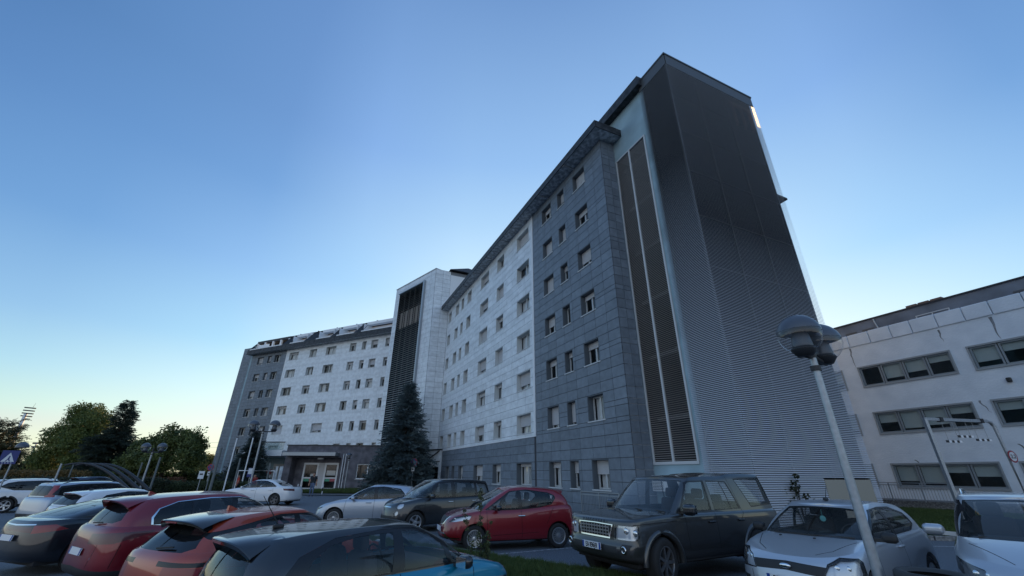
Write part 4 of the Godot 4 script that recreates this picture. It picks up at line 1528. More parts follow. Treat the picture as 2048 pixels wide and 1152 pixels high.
func car(called: String, label: String, d: Dictionary, x: float, zf: float, az: float, group := "cars parked in the hospital car park", dy := 99.0) -> Node3D:
	var t := thing(called, label, d.get("cat", "car"), W(x, zf, gh(x, zf) if dy > 50 else dy), PI / 2 - deg_to_rad(az), group)
	var wb: float = d.wb
	var hw: float = d.w * 0.5
	var xf: float = d.xf
	var xr: float = d.xr
	var df: float = d.get("df", 0.5)
	var dr: float = d.get("dr", 0.4)
	var nf: float = d.get("nf", 3.0)
	var nr: float = d.get("nr", 3.2)
	var sill: float = d.get("sill", 0.24)
	var r: float = d.r
	var K := 26
	var c := Carver.new()
	# perimeter distances of the widest ring, from the front and from the rear
	var ref := half_ring(xf, xr, hw, df, nf, dr, nr, K)
	var acc := [0.0]
	for i in range(1, ref.size()):
		acc.append(float(acc[-1]) + ref[i].distance_to(ref[i - 1]))
	var pq := []
	for a in acc:
		pq.append(Vector2(a, float(acc[-1]) - float(a)))
	# lower body
	var top: Array = d.belt
	var lv: Array = d.get("levels", [[0.0, 0.1, 0.1, 0.93], [0.05, 0.03, 0.03, 0.965], [0.16, 0.0, 0.0, 0.985], [0.3, 0.0, 0.0, 0.995], [0.45, 0.015, 0.01, 1.0], [0.6, 0.03, 0.02, 1.0], [0.74, 0.05, 0.03, 0.99], [0.86, 0.075, 0.05, 0.98], [0.95, 0.11, 0.08, 0.962], [1.0, 0.17, 0.13, 0.925]])
	var rows := []
	for l in lv:
		var h := half_ring(xf - l[1], xr + l[2], hw * l[3], df, nf, dr, nr, K)
		var row := []
		for p in h:
			var yt := spl(top, p.x)
			var yb: float = sill + 0.03 * smoothstep(wb * 0.5, xf, absf(p.x))
			row.append(Vector3(p.x, lerpf(yb, yt, l[0]), p.y))
		rows.append(row)
	var body_rows := rows
	# greenhouse base, roof edge
	var gb := half_ring(d.cowl, d.tail, hw * d.get("gbw", 0.9), d.get("gdf", 0.32), d.get("gnf", 2.5), d.get("gdr", 0.28), d.get("gnr", 3.0), K)
	var rf := half_ring(d.rfront, d.rrear, hw * d.get("rw", 0.68), d.get("rdf", 0.16), d.get("gnf", 2.5), d.get("rdr", 0.14), d.get("gnr", 3.0), K)
	var lastb: Array = rows[-1]
	var hood := []
	for s in 6:
		var f := s / 5.0
		var row := []
		for j in gb.size():
			var b := Vector3(gb[j].x, spl(d.get("gbase", top), gb[j].x), gb[j].y)
			var a: Vector3 = lastb[j]
			var yy := lerpf(a.y, b.y, 1.0 - pow(1.0 - f, float(d.get("hoodp", 1.5))))
			row.append(Vector3(lerpf(a.x, b.x, f), yy, lerpf(a.z, b.z, f)))
		hood.append(row)
	# cowl height may exceed the belt at the sides: front centre of the base is lifted
	var green := []
	var bulge: float = d.get("bulge", 0.03)
	for s in 8:
		var f := s / 7.0
		var row := []
		for j in gb.size():
			var a: Vector3 = hood[-1][j]
			var b := Vector3(rf[j].x, spl(d.roof, rf[j].x), rf[j].y)
			var outw := Vector3(signf(a.x) * 0.6 if j < 9 or j > 9 + K else 0.0, 0.35, 1.0 if j >= 9 and j <= 9 + K else 0.3).normalized()
			row.append(a.lerp(b, f) + outw * bulge * 4.0 * f * (1.0 - f))
		green.append(row)
	var crown: float = d.get("crown", 0.05)
	for s in [0.06, 0.16, 0.32, 0.52, 0.76, 1.0]:
		var row := []
		for j in rf.size():
			var x2: float = clampf(rf[j].x, d.rrear + 0.0, d.rfront - 0.0)
			var e := 1.0 - pow(1.0 - s, 2.2)
			row.append(Vector3(lerpf(rf[j].x, x2, s), spl(d.roof, rf[j].x) + crown * e, rf[j].y * (1.0 - s)))
		green.append(row)
	# ---- outlines to cut
	var ax := [wb * 0.5, -wb * 0.5]
	for a in ax:
		c.add("", "B", "S", disc(Vector2(a, r), r + d.get("gap", 0.055)))
	var panes: Array = d.get("panes", [])
	for i in panes.size():
		c.add("side_window" if panes.size() == 1 else "side_window#%d" % i, "G", "S", pv(panes[i]), -0.006)
	for z in d.get("cuts", []):
		c.add(z[0], z[1], z[2], z[3] if z[3] is PackedVector2Array else pv(z[3]), z[4] if z.size() > 4 else 0.0, z[5] if z.size() > 5 else true)
	for sm in d.get("seams", []):
		for p in Geometry2D.offset_polyline(pv(sm[2]), 0.005):
			c.add("panel_gap", sm[0], sm[1], p, -0.003, false)
	c.carve(to_tris(body_rows, pq), "B")
	c.carve(to_tris(hood, pq), "H")
	c.carve(to_tris(green, pq), "G")
	obj("body", c.body, M[d.paint], t)
	if c.liner.v.size():
		obj("cabin_lining", c.liner, M["cabin"], t)
	var keys: Dictionary = d.get("keys", {})
	for nm in c.out:
		var base: String = nm.split("#")[0]
		var key: String = keys.get(nm, keys.get(base, {"windscreen": "car_glass", "rear_window": "car_glass", "side_window": "car_glass", "headlight": "lens", "headlight_reflector": "lamp_clear", "tail_light": "tail_red", "grille": "black_plastic", "window_surround": "black_trim", "panel_gap": "seam", "sill_trim": "black_plastic", "lower_bumper": "black_plastic", "roof_panel": "black_trim", "chrome_trim": "chrome"}.get(base, "black_trim")))
		for mb in c.out[nm]:
			if mb != null and mb.v.size():
				obj(base, mb, M[key], t)
	# ---- under the skin
	var ub := MB.new()
	ub.span(Vector3(xr + 0.25, sill - 0.03, -hw + 0.12), Vector3(xf - 0.3, sill + 0.12, hw - 0.12))
	for s in [-1, 1]:
		ub.span(Vector3(-wb * 0.5 + r, sill, s * (hw - 0.1) - 0.03), Vector3(wb * 0.5 - r, spl(top, 0.0) - 0.05, s * (hw - 0.1) + 0.03))
	ub.span(Vector3(wb * 0.5 - r - 0.15, sill, -hw + 0.13), Vector3(wb * 0.5 - r - 0.05, spl(top, d.cowl) - 0.06, hw - 0.13))
	ub.span(Vector3(-wb * 0.5 + r + 0.02, sill, -hw + 0.13), Vector3(-wb * 0.5 + r + 0.12, spl(top, 0) - 0.3, hw - 0.13))
	for a in ax:
		ub.span(Vector3(a - r - 0.05, r * 0.7, -hw + 0.28), Vector3(a + r + 0.05, r * 2 + 0.1, hw - 0.28))
	obj("underbody", ub, M["cabin"], t)
	for a in ax:
		for s in [-1, 1]:
			var wn := Node3D.new()
			wn.name = "wheel"
			t.add_child(wn, true)
			wn.position = Vector3(a, r, s * (hw - 0.115))
			wn.rotation.y = (0.0 if s > 0 else PI) + (deg_to_rad(d.get("steer", 0.0)) if a > 0 else 0.0)
			var wp := wheel_parts(r, d.get("ww", 0.2), d.get("rim", "five"))
			put("tyre", wp[0], M["tyre"], wn)
			put("rim", wp[1], M[d.get("rimkey", "alloy")], wn)
			put("brake_disc", wp[2], M["black_plastic"], wn)
	# seats, dash, wheel
	if d.get("seats", true):
		var by: float = spl(top, 0.0)
		var st := MB.new()
		for s in [-1, 1]:
			st.rbox(Vector3(-0.05, by - 0.42, s * 0.36), Vector3(0.5, 0.2, 0.5), 0.07)
			st.rbox(Vector3(-0.33, by - 0.08, s * 0.36), Vector3(0.16, 0.62, 0.48), 0.07, Basis(Vector3.BACK, 0.2))
			st.rbox(Vector3(-0.42, by + 0.33, s * 0.36), Vector3(0.1, 0.2, 0.27), 0.045, Basis(Vector3.BACK, 0.12))
		st.rbox(Vector3(d.get("rear_seat", -1.2), by - 0.15, 0), Vector3(0.18, 0.62, 1.2), 0.07, Basis(Vector3.BACK, 0.25))
		for s in [-1, 1]:
			st.rbox(Vector3(d.get("rear_seat", -1.2) - 0.1, by + 0.22, s * 0.36), Vector3(0.09, 0.16, 0.26), 0.04)
		obj("seats", st, M["seat_cloth"], t)
		var ds := MB.new()
		ds.rbox(Vector3(d.cowl - 0.5, by - 0.12, 0), Vector3(0.5, 0.3, hw * 1.62), 0.1)
		obj("dashboard", ds, M["cabin"], t)
		var sw := MB.new()
		var rp := []
		for i in 21:
			rp.append(Vector3(0, cos(TAU * i / 20) * 0.18, sin(TAU * i / 20) * 0.18))
		var rr := []
		rr.resize(21)
		rr.fill(0.016)
		sw.tube(rp, rr, 6, false)
		put("steering_wheel", sw.mesh(), M["black_plastic"], t, Vector3(d.cowl - 0.82, by + 0.0, -0.36), Basis(Vector3.BACK, 0.4))
	for s in [-1, 1]:
		if d.has("mirror"):
			mirror_part(t, Vector3(d.mirror[0], d.mirror[1], s * d.mirror[2]), s, M[d.get("mirror_key", d.paint)], d.get("mirror_size", Vector3(0.13, 0.14, 0.2)))
		for hx in d.get("handles", []):
			put("door_handle", rb(Vector3(0.2, 0.035, 0.045), 0.016), M[d.get("handle_key", d.paint)], t, Vector3(hx[0], hx[1], s * (hw * 1.0 + 0.002)))
	for a in d.get("arch_lip", []):
		for s in [-1, 1]:
			var lp := MB.new()
			var pts := []
			var rad := []
			for i in 19:
				var an := PI * (-0.02 + 1.04 * i / 18.0)
				pts.append(Vector3(a + cos(an) * (r + 0.085), r + sin(an) * (r + 0.085), s * (hw - 0.03)))
				rad.append(0.055)
			lp.tube(pts, rad, 8, true)
			obj("wheel_arch", lp, M[d.get("arch_key", d.paint)], t)
	for w in d.get("wipers", []):
		var wm := MB.new()
		wm.bar(Vector3(w[0], w[1], w[2]), Vector3(w[3], w[4], w[5]), 0.02, 0.02)
		obj("wiper", wm, M["black_plastic"], t)
	if d.has("aerial"):
		var am := MB.new()
		var q: Array = d.aerial
		am.rbox(Vector3(q[0], q[1] + 0.02, 0), Vector3(0.12, 0.05, 0.06), 0.022)
		am.tube([Vector3(q[0], q[1] + 0.03, 0), Vector3(q[0] - q[2] * 0.55, q[1] + q[2] * 0.8, 0)], [0.007, 0.003], 6)
		obj("aerial", am, M["black_plastic"], t)
	if d.has("fin"):
		var q: Array = d.fin
		var fm := MB.new()
		fm.prism(pv([0.1, -0.01, -0.09, -0.01, -0.085, 0.065, -0.05, 0.06]), -0.022, 0.022, Transform3D(Basis.IDENTITY, Vector3(q[0], q[1], 0)))
		obj("roof_fin", fm, M[d.paint], t)
	if d.has("rails"):
		for s in [-1, 1]:
			var rm := MB.new()
			var pts := []
			var rad := []
			for i in 9:
				var px := lerpf(d.rails[0], d.rails[1], i / 8.0)
				pts.append(Vector3(px, spl(d.roof, px) + (0.055 if i > 0 and i < 8 else 0.0), s * hw * d.get("rw", 0.68) * 0.93))
				rad.append(0.018)
			rm.tube(pts, rad, 6)
			obj("roof_rail", rm, M[d.get("rail_key", "black_trim")], t)
	if d.has("spoiler"):
		var q: Array = d.spoiler      # x of its front, x of its trailing edge, thickness, end drop
		var sm := MB.new()
		var wr: float = hw * d.get("rw", 0.68)
		var wd: float = wr * 0.94
		for side in 2:
			var prof := []
			for k in 19:
				var z := lerpf(-wd, wd, k / 18.0)
				var e := absf(z) / wd
				var yf := spl(d.roof, q[0]) + crown * (1.0 - pow(absf(z) / wr, 2.2)) + 0.004
				var slope: float = (spl(d.roof, q[0] + 0.25) - spl(d.roof, q[0])) / 0.25
				var xe: float = q[1] + 0.16 * pow(e, 3.0)
				var ye: float = yf - (q[0] - xe) * (slope * 0.55 + 0.05) - float(q[3]) * pow(e, 5.0)
				if side == 0:
					prof.append([Vector3(q[0], yf, z), Vector3(lerpf(q[0], xe, 0.5), lerpf(yf, ye, 0.45) + 0.006, z), Vector3(xe + 0.012, ye, z), Vector3(xe, ye - 0.012, z)])
				else:
					prof.append([Vector3(xe, ye - 0.012, z), Vector3(xe + 0.015, ye - q[2], z), Vector3(lerpf(q[0], xe, 0.45), lerpf(yf, ye, 0.5) - float(q[2]) * 1.6, z)])
			var n0 := sm.v.size()
			var m: int = prof[0].size()
			for k in 19:
				for a in m:
					var du: Vector3 = prof[mini(k + 1, 18)][a] - prof[maxi(k - 1, 0)][a]
					var dv: Vector3 = prof[k][mini(a + 1, m - 1)] - prof[k][maxi(a - 1, 0)]
					sm.vert(prof[k][a], dv.cross(du).normalized() * -1.0)
			for k in 18:
				for a in m - 1:
					var o := n0 + k * m + a
					sm.ix.append_array([o, o + 1, o + m + 1, o, o + m + 1, o + m])
		obj("spoiler", sm, M[d.get("spoiler_key", d.paint)], t)
		if d.get("brake_lamp", true):
			put("brake_lamp", box_mesh(Vector3(0.012, 0.02, 0.28)), M["tail_red"], t, Vector3(q[1] - 0.002, spl(d.roof, q[0]) + crown - (q[0] - q[1]) * ((spl(d.roof, q[0] + 0.25) - spl(d.roof, q[0])) * 2.2 + 0.05) - 0.028, 0))
	if d.has("fplate"):
		plate(t, Vector3(d.fplate[0], d.fplate[1], 0), PI / 2, d.get("fptilt", 0.0), d.fplate[2])
	if d.has("rplate"):
		plate(t, Vector3(d.rplate[0], d.rplate[1], 0), -PI / 2, -0.15, d.rplate[2])
	for q in d.get("lamps", []):   # projector bowls behind the lens: x, y, z, radius
		for s in [-1, 1]:
			var lm := MB.new()
			lm.ball(Vector3(q[0], q[1], s * q[2]), Vector3(0.03, q[3], q[3]), 8, 14)
			obj("headlight_bowl", lm, M["reflector"], t)
	return t

func ws(zb: float, yb: float, zt: float, yt: float, drop := 0.02) -> Array:
	return ["windscreen", "G", "F", [-0.01, 0.5, zb + 0.04, 0.5, zb, yb, zt, yt - drop, zt * 0.6, yt - drop * 0.3, -0.01, yt], -0.004, false]

func rw(zb: float, yb: float, zt: float, yt: float) -> Array:
	return ["rear_window", "G", "R", [-0.01, yb, zb * 0.8, yb, zb, yb + 0.05, zt, yt - 0.03, zt * 0.7, yt - 0.005, -0.01, yt], -0.004, false]

func black_rim(poly: Array, grow := 0.022) -> Array:
	var o := Geometry2D.offset_polygon(pv(poly), grow, Geometry2D.JOIN_ROUND)
	return ["window_surround", "G", "S", o[0], -0.002]

const ALL := [-1.0, 0.0, 9.0, 0.0, 9.0, 3.0, -1.0, 3.0]

func cars() -> void:
	paint("teal", Color(0.0, 0.2, 0.32), 0.25, 0.35)
	paint("gloss_black", Color(0.012, 0.013, 0.016), 0.1, 0.3)
	paint("orange_red", Color(0.36, 0.048, 0.022), 0.3)
	paint("dark_red", Color(0.2, 0.008, 0.018), 0.3)
	paint("wine_red", Color(0.22, 0.008, 0.016), 0.25)
	paint("car_black", Color(0.012, 0.014, 0.02), 0.2)
	paint("car_white", Color(0.72, 0.73, 0.75), 0.0)
	paint("silver", Color(0.45, 0.48, 0.52), 0.55, 0.35)
	paint("pale_silver", Color(0.5, 0.53, 0.57), 0.5, 0.36)
	paint("lead_grey", Color(0.05, 0.052, 0.055), 0.5, 0.35)
	paint("dark_grey", Color(0.03, 0.034, 0.04), 0.4, 0.35)
	paint("mid_grey", Color(0.07, 0.075, 0.08), 0.45, 0.36)
	paint("silver_blue", Color(0.4, 0.45, 0.52), 0.5, 0.36)
	paint("deep_blue", Color(0.02, 0.03, 0.06), 0.4)

	# --- teal hatchback with black roof, nearest
	var dl := [-1.45, 0.97, 1.1, 0.97, 0.78, 1.17, 0.5, 1.32, 0.25, 1.39, -0.3, 1.41, -0.9, 1.37, -1.3, 1.24, -1.46, 1.08]
	car("parked_car", "teal hatchback with gloss black roof and aerial, in front at the bottom edge", {
		"wb": 2.54, "w": 1.749, "xf": 2.07, "xr": -1.93, "r": 0.315, "df": 0.6, "nf": 2.6, "dr": 0.42, "nr": 3.0,
		"belt": [[-1.93, 1.0], [-1.2, 0.985], [0.0, 0.95], [0.9, 0.92], [1.4, 0.9], [1.8, 0.8], [2.07, 0.66]],
		"gbase": [[-1.9, 1.0], [0.0, 0.96], [0.7, 0.96], [1.1, 1.0]], "cowl": 1.1, "tail": -1.86, "rfront": 0.33, "rrear": -1.62, "gbw": 0.91, "rw": 0.66, "gdr": 0.36, "rdr": 0.3, "gnr": 2.6,
		"roof": [[-1.72, 1.36], [-1.2, 1.42], [-0.4, 1.44], [0.1, 1.425], [0.35, 1.385]], "crown": 0.035, "bulge": 0.045, "paint": "teal",
		"panes": [[-1.22, 0.985, -0.22, 0.985, -0.17, 1.37, -0.6, 1.362, -0.95, 1.31, -1.15, 1.2, -1.22, 1.1], [-0.05, 0.985, 0.62, 0.985, 0.52, 1.2, 0.33, 1.32, 0.15, 1.368, -0.04, 1.375], [0.69, 1.0, 1.0, 1.0, 0.62, 1.21]],
		"cuts": [["window_surround", "G", "S", dl, -0.003], ws(0.72, 1.0, 0.52, 1.37), rw(0.62, 1.0, 0.5, 1.3),
			["roof_panel", "G", "P", ALL, 0.0, false],
			["headlight", "B", "P", [0.72, 0.62, 1.25, 0.66, 1.3, 0.74, 0.75, 0.7]], ["grille", "B", "P", [-0.01, 0.3, 0.6, 0.3, 0.62, 0.5, -0.01, 0.5], 0.0, false],
			["tail_light", "B", "Q", [0.45, 0.72, 1.0, 0.72, 1.0, 0.93, 0.5, 0.93]], ["sill_trim", "B", "S", [-2, 0.1, 2.2, 0.1, 2.2, 0.36, -2, 0.36]]],
		"seams": [["B", "S", [-0.13, 0.3, -0.12, 0.96]], ["B", "S", [1.0, 0.4, 1.02, 0.95]], ["B", "S", [-1.1, 0.75, -1.22, 0.97]], ["H", "T", [1.95, 0.0, 1.9, 0.45, 1.5, 0.68, 1.15, 0.74]], ["G", "T", [-1.35, 0.0, -1.33, 0.4, -1.2, 0.56]]],
		"keys": {"roof_panel": "gloss_black", "side_window": "car_glass"}, "rim": "five", "mirror": [0.72, 1.0, 0.97], "mirror_key": "gloss_black", "mirror_size": Vector3(0.15, 0.15, 0.22),
		"handles": [[-0.95, 0.86], [0.05, 0.83]], "aerial": [-1.28, 1.445, 0.42], "spoiler": [-1.4, -1.86, 0.05, 0.12], "spoiler_key": "gloss_black", "rplate": [-1.97, 0.55, ""], "wipers": [[1.06, 1.0, -0.1, 1.02, 1.0, 0.55]]
	}, -1.8, 6.36, 42.0)

	# --- orange hatchback
	car("parked_car", "orange red hatchback with dark overhanging roof spoiler, between teal and dark red cars", {
		"wb": 2.58, "w": 1.78, "xf": 2.1, "xr": -1.98, "r": 0.32, "df": 0.55, "dr": 0.45, "nr": 2.8,
		"belt": [[-1.98, 0.98], [-1.3, 1.0], [0.0, 0.95], [0.9, 0.92], [1.5, 0.84], [2.1, 0.66]], "gbase": [[-1.95, 0.98], [0.0, 0.96], [0.7, 0.95], [1.05, 0.98]],
		"cowl": 1.05, "tail": -1.84, "rfront": 0.22, "rrear": -1.3, "rw": 0.66, "gdr": 0.34, "rdr": 0.28, "gnr": 2.6,
		"roof": [[-1.4, 1.36], [-0.9, 1.41], [-0.3, 1.43], [0.1, 1.42], [0.3, 1.38]], "crown": 0.04, "bulge": 0.045, "paint": "orange_red",
		"panes": [[-1.02, 1.0, -0.2, 0.985, -0.15, 1.35, -0.5, 1.345, -0.85, 1.27], [-0.06, 0.985, 0.6, 0.98, 0.5, 1.15, 0.25, 1.32, -0.04, 1.36], [0.68, 0.98, 0.92, 0.98, 0.6, 1.17]],
		"cuts": [["window_surround", "G", "S", [-1.55, 1.14, -1.05, 0.98, 1.0, 0.965, 0.55, 1.26, 0.2, 1.375, -0.4, 1.385, -0.9, 1.31, -1.58, 1.2], -0.003], ws(0.7, 0.98, 0.52, 1.36), rw(0.66, 0.99, 0.52, 1.3),
			["tail_light", "B", "Q", [0.42, 0.66, 0.95, 0.7, 1.02, 0.82, 0.45, 0.84]], ["window_surround#b", "B", "Q", [0.3, 0.84, 1.05, 0.83, 1.08, 0.88, 0.3, 0.9]], ["lower_bumper", "B", "Q", [-0.01, 0.2, 1.3, 0.2, 1.2, 0.42, -0.01, 0.44], 0.0, false]],
		"keys": {"rear_window": "privacy_glass"}, "seams": [["B", "S", [-0.11, 0.3, -0.11, 0.96]]], "mirror": [0.68, 1.0, 0.96], "mirror_key": "gloss_black", "spoiler": [-1.15, -1.74, 0.045, 0.08], "spoiler_key": "gloss_black",
		"fin": [-0.85, 1.455], "rplate": [-1.99, 0.55, ""], "wipers": [[-1.83, 1.02, 0.0, -1.8, 1.05, 0.35]], "handles": [[-0.95, 0.86], [0.05, 0.83]]
	}, -4.3, 8.6, 26.0)

	# --- dark red SUV
	var kd := [-1.5, 1.12, -1.2, 1.08, 1.15, 1.06, 0.85, 1.26, 0.45, 1.47, 0.1, 1.535, -0.5, 1.54, -1.1, 1.49, -1.42, 1.38, -1.52, 1.24]
	car("parked_car", "dark red SUV with bright window surround and roof fin, seen from its rear corner", {
		"wb": 2.67, "w": 1.855, "xf": 2.25, "xr": -2.2, "r": 0.35, "df": 0.55, "dr": 0.42, "nr": 3.0, "sill": 0.3,
		"belt": [[-2.2, 1.12], [-1.4, 1.1], [0.0, 1.05], [1.0, 1.03], [1.7, 0.98], [2.25, 0.82]], "gbase": [[-2.15, 1.12], [0.0, 1.06], [0.8, 1.05], [1.2, 1.08]],
		"cowl": 1.2, "tail": -2.05, "rfront": 0.35, "rrear": -1.72, "rw": 0.68, "gdr": 0.34, "rdr": 0.26, "gnr": 2.8,
		"roof": [[-1.8, 1.5], [-1.3, 1.56], [-0.5, 1.59], [0.1, 1.575], [0.4, 1.53]], "crown": 0.05, "bulge": 0.04, "paint": "dark_red",
		"panes": [[-1.44, 1.14, -0.86, 1.1, -0.84, 1.49, -1.1, 1.46, -1.36, 1.36, -1.46, 1.23], [-0.83, 1.1, -0.08, 1.09, -0.05, 1.51, -0.5, 1.515, -0.81, 1.492], [0.02, 1.09, 0.8, 1.08, 0.72, 1.24, 0.38, 1.45, 0.06, 1.51]],
		"cuts": [black_rim([-1.46, 1.12, 1.08, 1.07, 0.82, 1.25, 0.43, 1.45, 0.1, 1.515, -0.5, 1.52, -1.1, 1.475, -1.4, 1.37, -1.48, 1.23], 0.004), ["chrome_trim", "G", "S", kd, 0.002], ws(0.72, 1.08, 0.54, 1.5), rw(0.66, 1.16, 0.54, 1.46),
			["tail_light", "B", "Q", [0.3, 0.84, 0.9, 0.86, 1.45, 1.0, 1.45, 1.03, 0.9, 1.03, 0.3, 1.0]], ["lower_bumper", "B", "Q", [-0.01, 0.25, 2.0, 0.25, 2.0, 0.4, 1.1, 0.45, -0.01, 0.5], 0.0, false]],
		"keys": {"side_window#0": "privacy_glass", "side_window#1": "privacy_glass", "rear_window": "privacy_glass", "tail_light": "tail_dark"}, "seams": [["B", "S", [-0.02, 0.35, -0.02, 1.06]], ["B", "Q", [0.98, 0.5, 1.02, 0.84]], ["B", "Q", [0.55, 0.5, 0.62, 0.84]]],
		"mirror": [0.8, 1.12, 0.99], "spoiler": [-1.5, -2.02, 0.04, 0.1], "fin": [-1.3, 1.6], "rplate": [-2.21, 0.72, ""], "wipers": [[-2.08, 1.15, -0.05, -2.06, 1.17, 0.3]], "handles": [[-1.05, 0.98], [0.05, 0.96]], "rim": "twin"
	}, -6.71, 10.61, 31.0)

	# --- black saloon
	car("parked_car", "black saloon with sloping rear glass and slim red tail lamps", {
		"wb": 2.9, "w": 1.9, "xf": 2.35, "xr": -2.45, "r": 0.34, "df": 0.6, "dr": 0.5, "nr": 2.6,
		"belt": [[-2.45, 1.02], [-1.9, 1.06], [-1.0, 1.03], [0.0, 0.98], [1.0, 0.94], [1.7, 0.86], [2.35, 0.7]], "gbase": [[-2.3, 1.07], [-1.0, 1.05], [0.0, 1.0], [1.2, 0.98]],
		"cowl": 1.15, "tail": -2.1, "rfront": 0.25, "rrear": -0.75, "rw": 0.66, "gdr": 0.34, "rdr": 0.26, "gnr": 2.4,
		"roof": [[-1.0, 1.36], [-0.6, 1.4], [-0.1, 1.42], [0.3, 1.39]], "crown": 0.035, "bulge": 0.05, "paint": "car_black",
		"panes": [[-1.3, 1.08, -0.25, 1.02, -0.2, 1.35, -0.6, 1.33, -1.0, 1.24], [-0.12, 1.02, 0.85, 0.99, 0.6, 1.15, 0.25, 1.32, -0.1, 1.355]],
		"cuts": [black_rim([-1.4, 1.07, 0.95, 0.98, 0.62, 1.18, 0.25, 1.335, -0.2, 1.365, -0.62, 1.345, -1.05, 1.25]), ws(0.7, 0.98, 0.52, 1.36), rw(0.66, 1.1, 0.5, 1.34),
			["tail_light", "B", "Q", [0.62, 0.8, 1.25, 0.87, 1.0, 0.97, 0.6, 0.95]], ["tail_light#b", "B", "Q", [-0.01, 0.84, 0.6, 0.82, 0.58, 0.92, -0.01, 0.93]], ["chrome_trim", "B", "Q", [0.0, 0.94, 0.62, 0.96, 0.62, 0.98, 0.0, 0.965], 0.003]],
		"keys": {"tail_light#b": "tail_dark", "rear_window": "privacy_glass", "side_window": "privacy_glass"}, "mirror": [0.75, 1.0, 0.98], "rplate": [-2.47, 0.72, ""], "seams": [["B", "S", [-0.16, 0.3, -0.16, 0.99]]]
	}, -9.95, 12.58, 21.5)

	# --- white hatchback behind it
	var hatch := {
		"wb": 2.6, "w": 1.79, "xf": 2.1, "xr": -2.0, "r": 0.32, "belt": [[-2.0, 1.0], [-1.2, 1.0], [0.0, 0.94], [0.9, 0.92], [1.5, 0.84], [2.1, 0.66]], "gbase": [[-2.0, 1.0], [0.0, 0.95], [1.1, 0.97]],
		"cowl": 1.05, "tail": -1.9, "rfront": 0.22, "rrear": -1.5, "rw": 0.66, "roof": [[-1.6, 1.37], [-1.0, 1.43], [-0.3, 1.45], [0.1, 1.43], [0.3, 1.39]], "crown": 0.035, "bulge": 0.045, "paint": "car_white",
		"panes": [[-1.25, 1.05, -0.2, 0.98, -0.15, 1.37, -0.6, 1.36, -1.05, 1.26], [-0.06, 0.98, 0.75, 0.97, 0.55, 1.14, 0.25, 1.33, -0.04, 1.37]],
		"cuts": [black_rim([-1.35, 1.05, 0.85, 0.96, 0.55, 1.18, 0.22, 1.35, -0.4, 1.38, -1.05, 1.28]), ws(0.7, 0.97, 0.52, 1.37), rw(0.64, 1.03, 0.52, 1.32), ["tail_light", "B", "Q", [0.5, 0.78, 1.0, 0.82, 1.05, 0.95, 0.5, 0.92]], ["lower_bumper", "B", "Q", [-0.01, 0.2, 1.3, 0.2, 1.2, 0.4, -0.01, 0.42], 0.0, false]],
		"keys": {"rear_window": "privacy_glass", "side_window": "privacy_glass"}, "mirror": [0.7, 1.0, 0.95], "spoiler": [-1.35, -1.8, 0.04, 0.08], "aerial": [-1.2, 1.45, 0.12], "seams": [["B", "S", [-0.11, 0.3, -0.11, 0.95]]]
	}
	car("parked_car", "white hatchback with short roof aerial, behind the black saloon", hatch, -14.0, 16.9, 22.0)
	# --- pale SUV with tall red lamps
	var suv := {
		"wb": 2.65, "w": 1.82, "xf": 2.2, "xr": -2.25, "r": 0.35, "sill": 0.3, "nr": 4.0, "dr": 0.3, "belt": [[-2.25, 1.1], [-1.2, 1.08], [0.0, 1.04], [1.0, 1.03], [1.6, 0.98], [2.2, 0.82]], "gbase": [[-2.2, 1.1], [0.0, 1.05], [1.2, 1.07]],
		"cowl": 1.1, "tail": -2.15, "rfront": 0.25, "rrear": -1.95, "rw": 0.7, "roof": [[-2.0, 1.56], [-1.4, 1.6], [-0.5, 1.63], [0.0, 1.62], [0.3, 1.57]], "crown": 0.04, "bulge": 0.035, "paint": "silver_blue",
		"panes": [[-1.95, 1.2, -1.2, 1.12, -1.15, 1.5, -1.75, 1.45], [-1.1, 1.1, -0.2, 1.09, -0.15, 1.54, -1.05, 1.53], [-0.08, 1.09, 0.75, 1.08, 0.35, 1.5, -0.05, 1.54]],
		"cuts": [black_rim([-2.0, 1.2, -1.2, 1.1, 0.85, 1.07, 0.38, 1.52, -0.2, 1.56, -1.2, 1.54, -1.8, 1.47]), ws(0.72, 1.07, 0.56, 1.54), rw(0.6, 1.14, 0.56, 1.5), ["tail_light", "G", "Q", [0.62, 1.1, 0.98, 1.1, 1.05, 1.52, 0.72, 1.52]], ["lower_bumper", "B", "Q", [-0.01, 0.2, 1.6, 0.2, 1.5, 0.5, -0.01, 0.52], 0.0, false]],
		"keys": {"rear_window": "privacy_glass", "side_window": "privacy_glass"}, "mirror": [0.7, 1.12, 0.97], "rails": [-1.75, 0.05]
	}
	car("parked_car", "silver blue SUV with tall upright red tail lamps and roof rails", suv, -18.0, 20.2, 20.0)
	# --- grey hatch
	var grey := hatch.duplicate()
	grey.paint = "mid_grey"
	grey.cuts = hatch.cuts.slice(0, 4)
	car("parked_car", "dark grey hatchback with pale roof spoiler, between two SUVs at the left", grey, -20.6, 22.3, 38.0)
	# --- white SUV far left
	var wsuv := suv.duplicate()
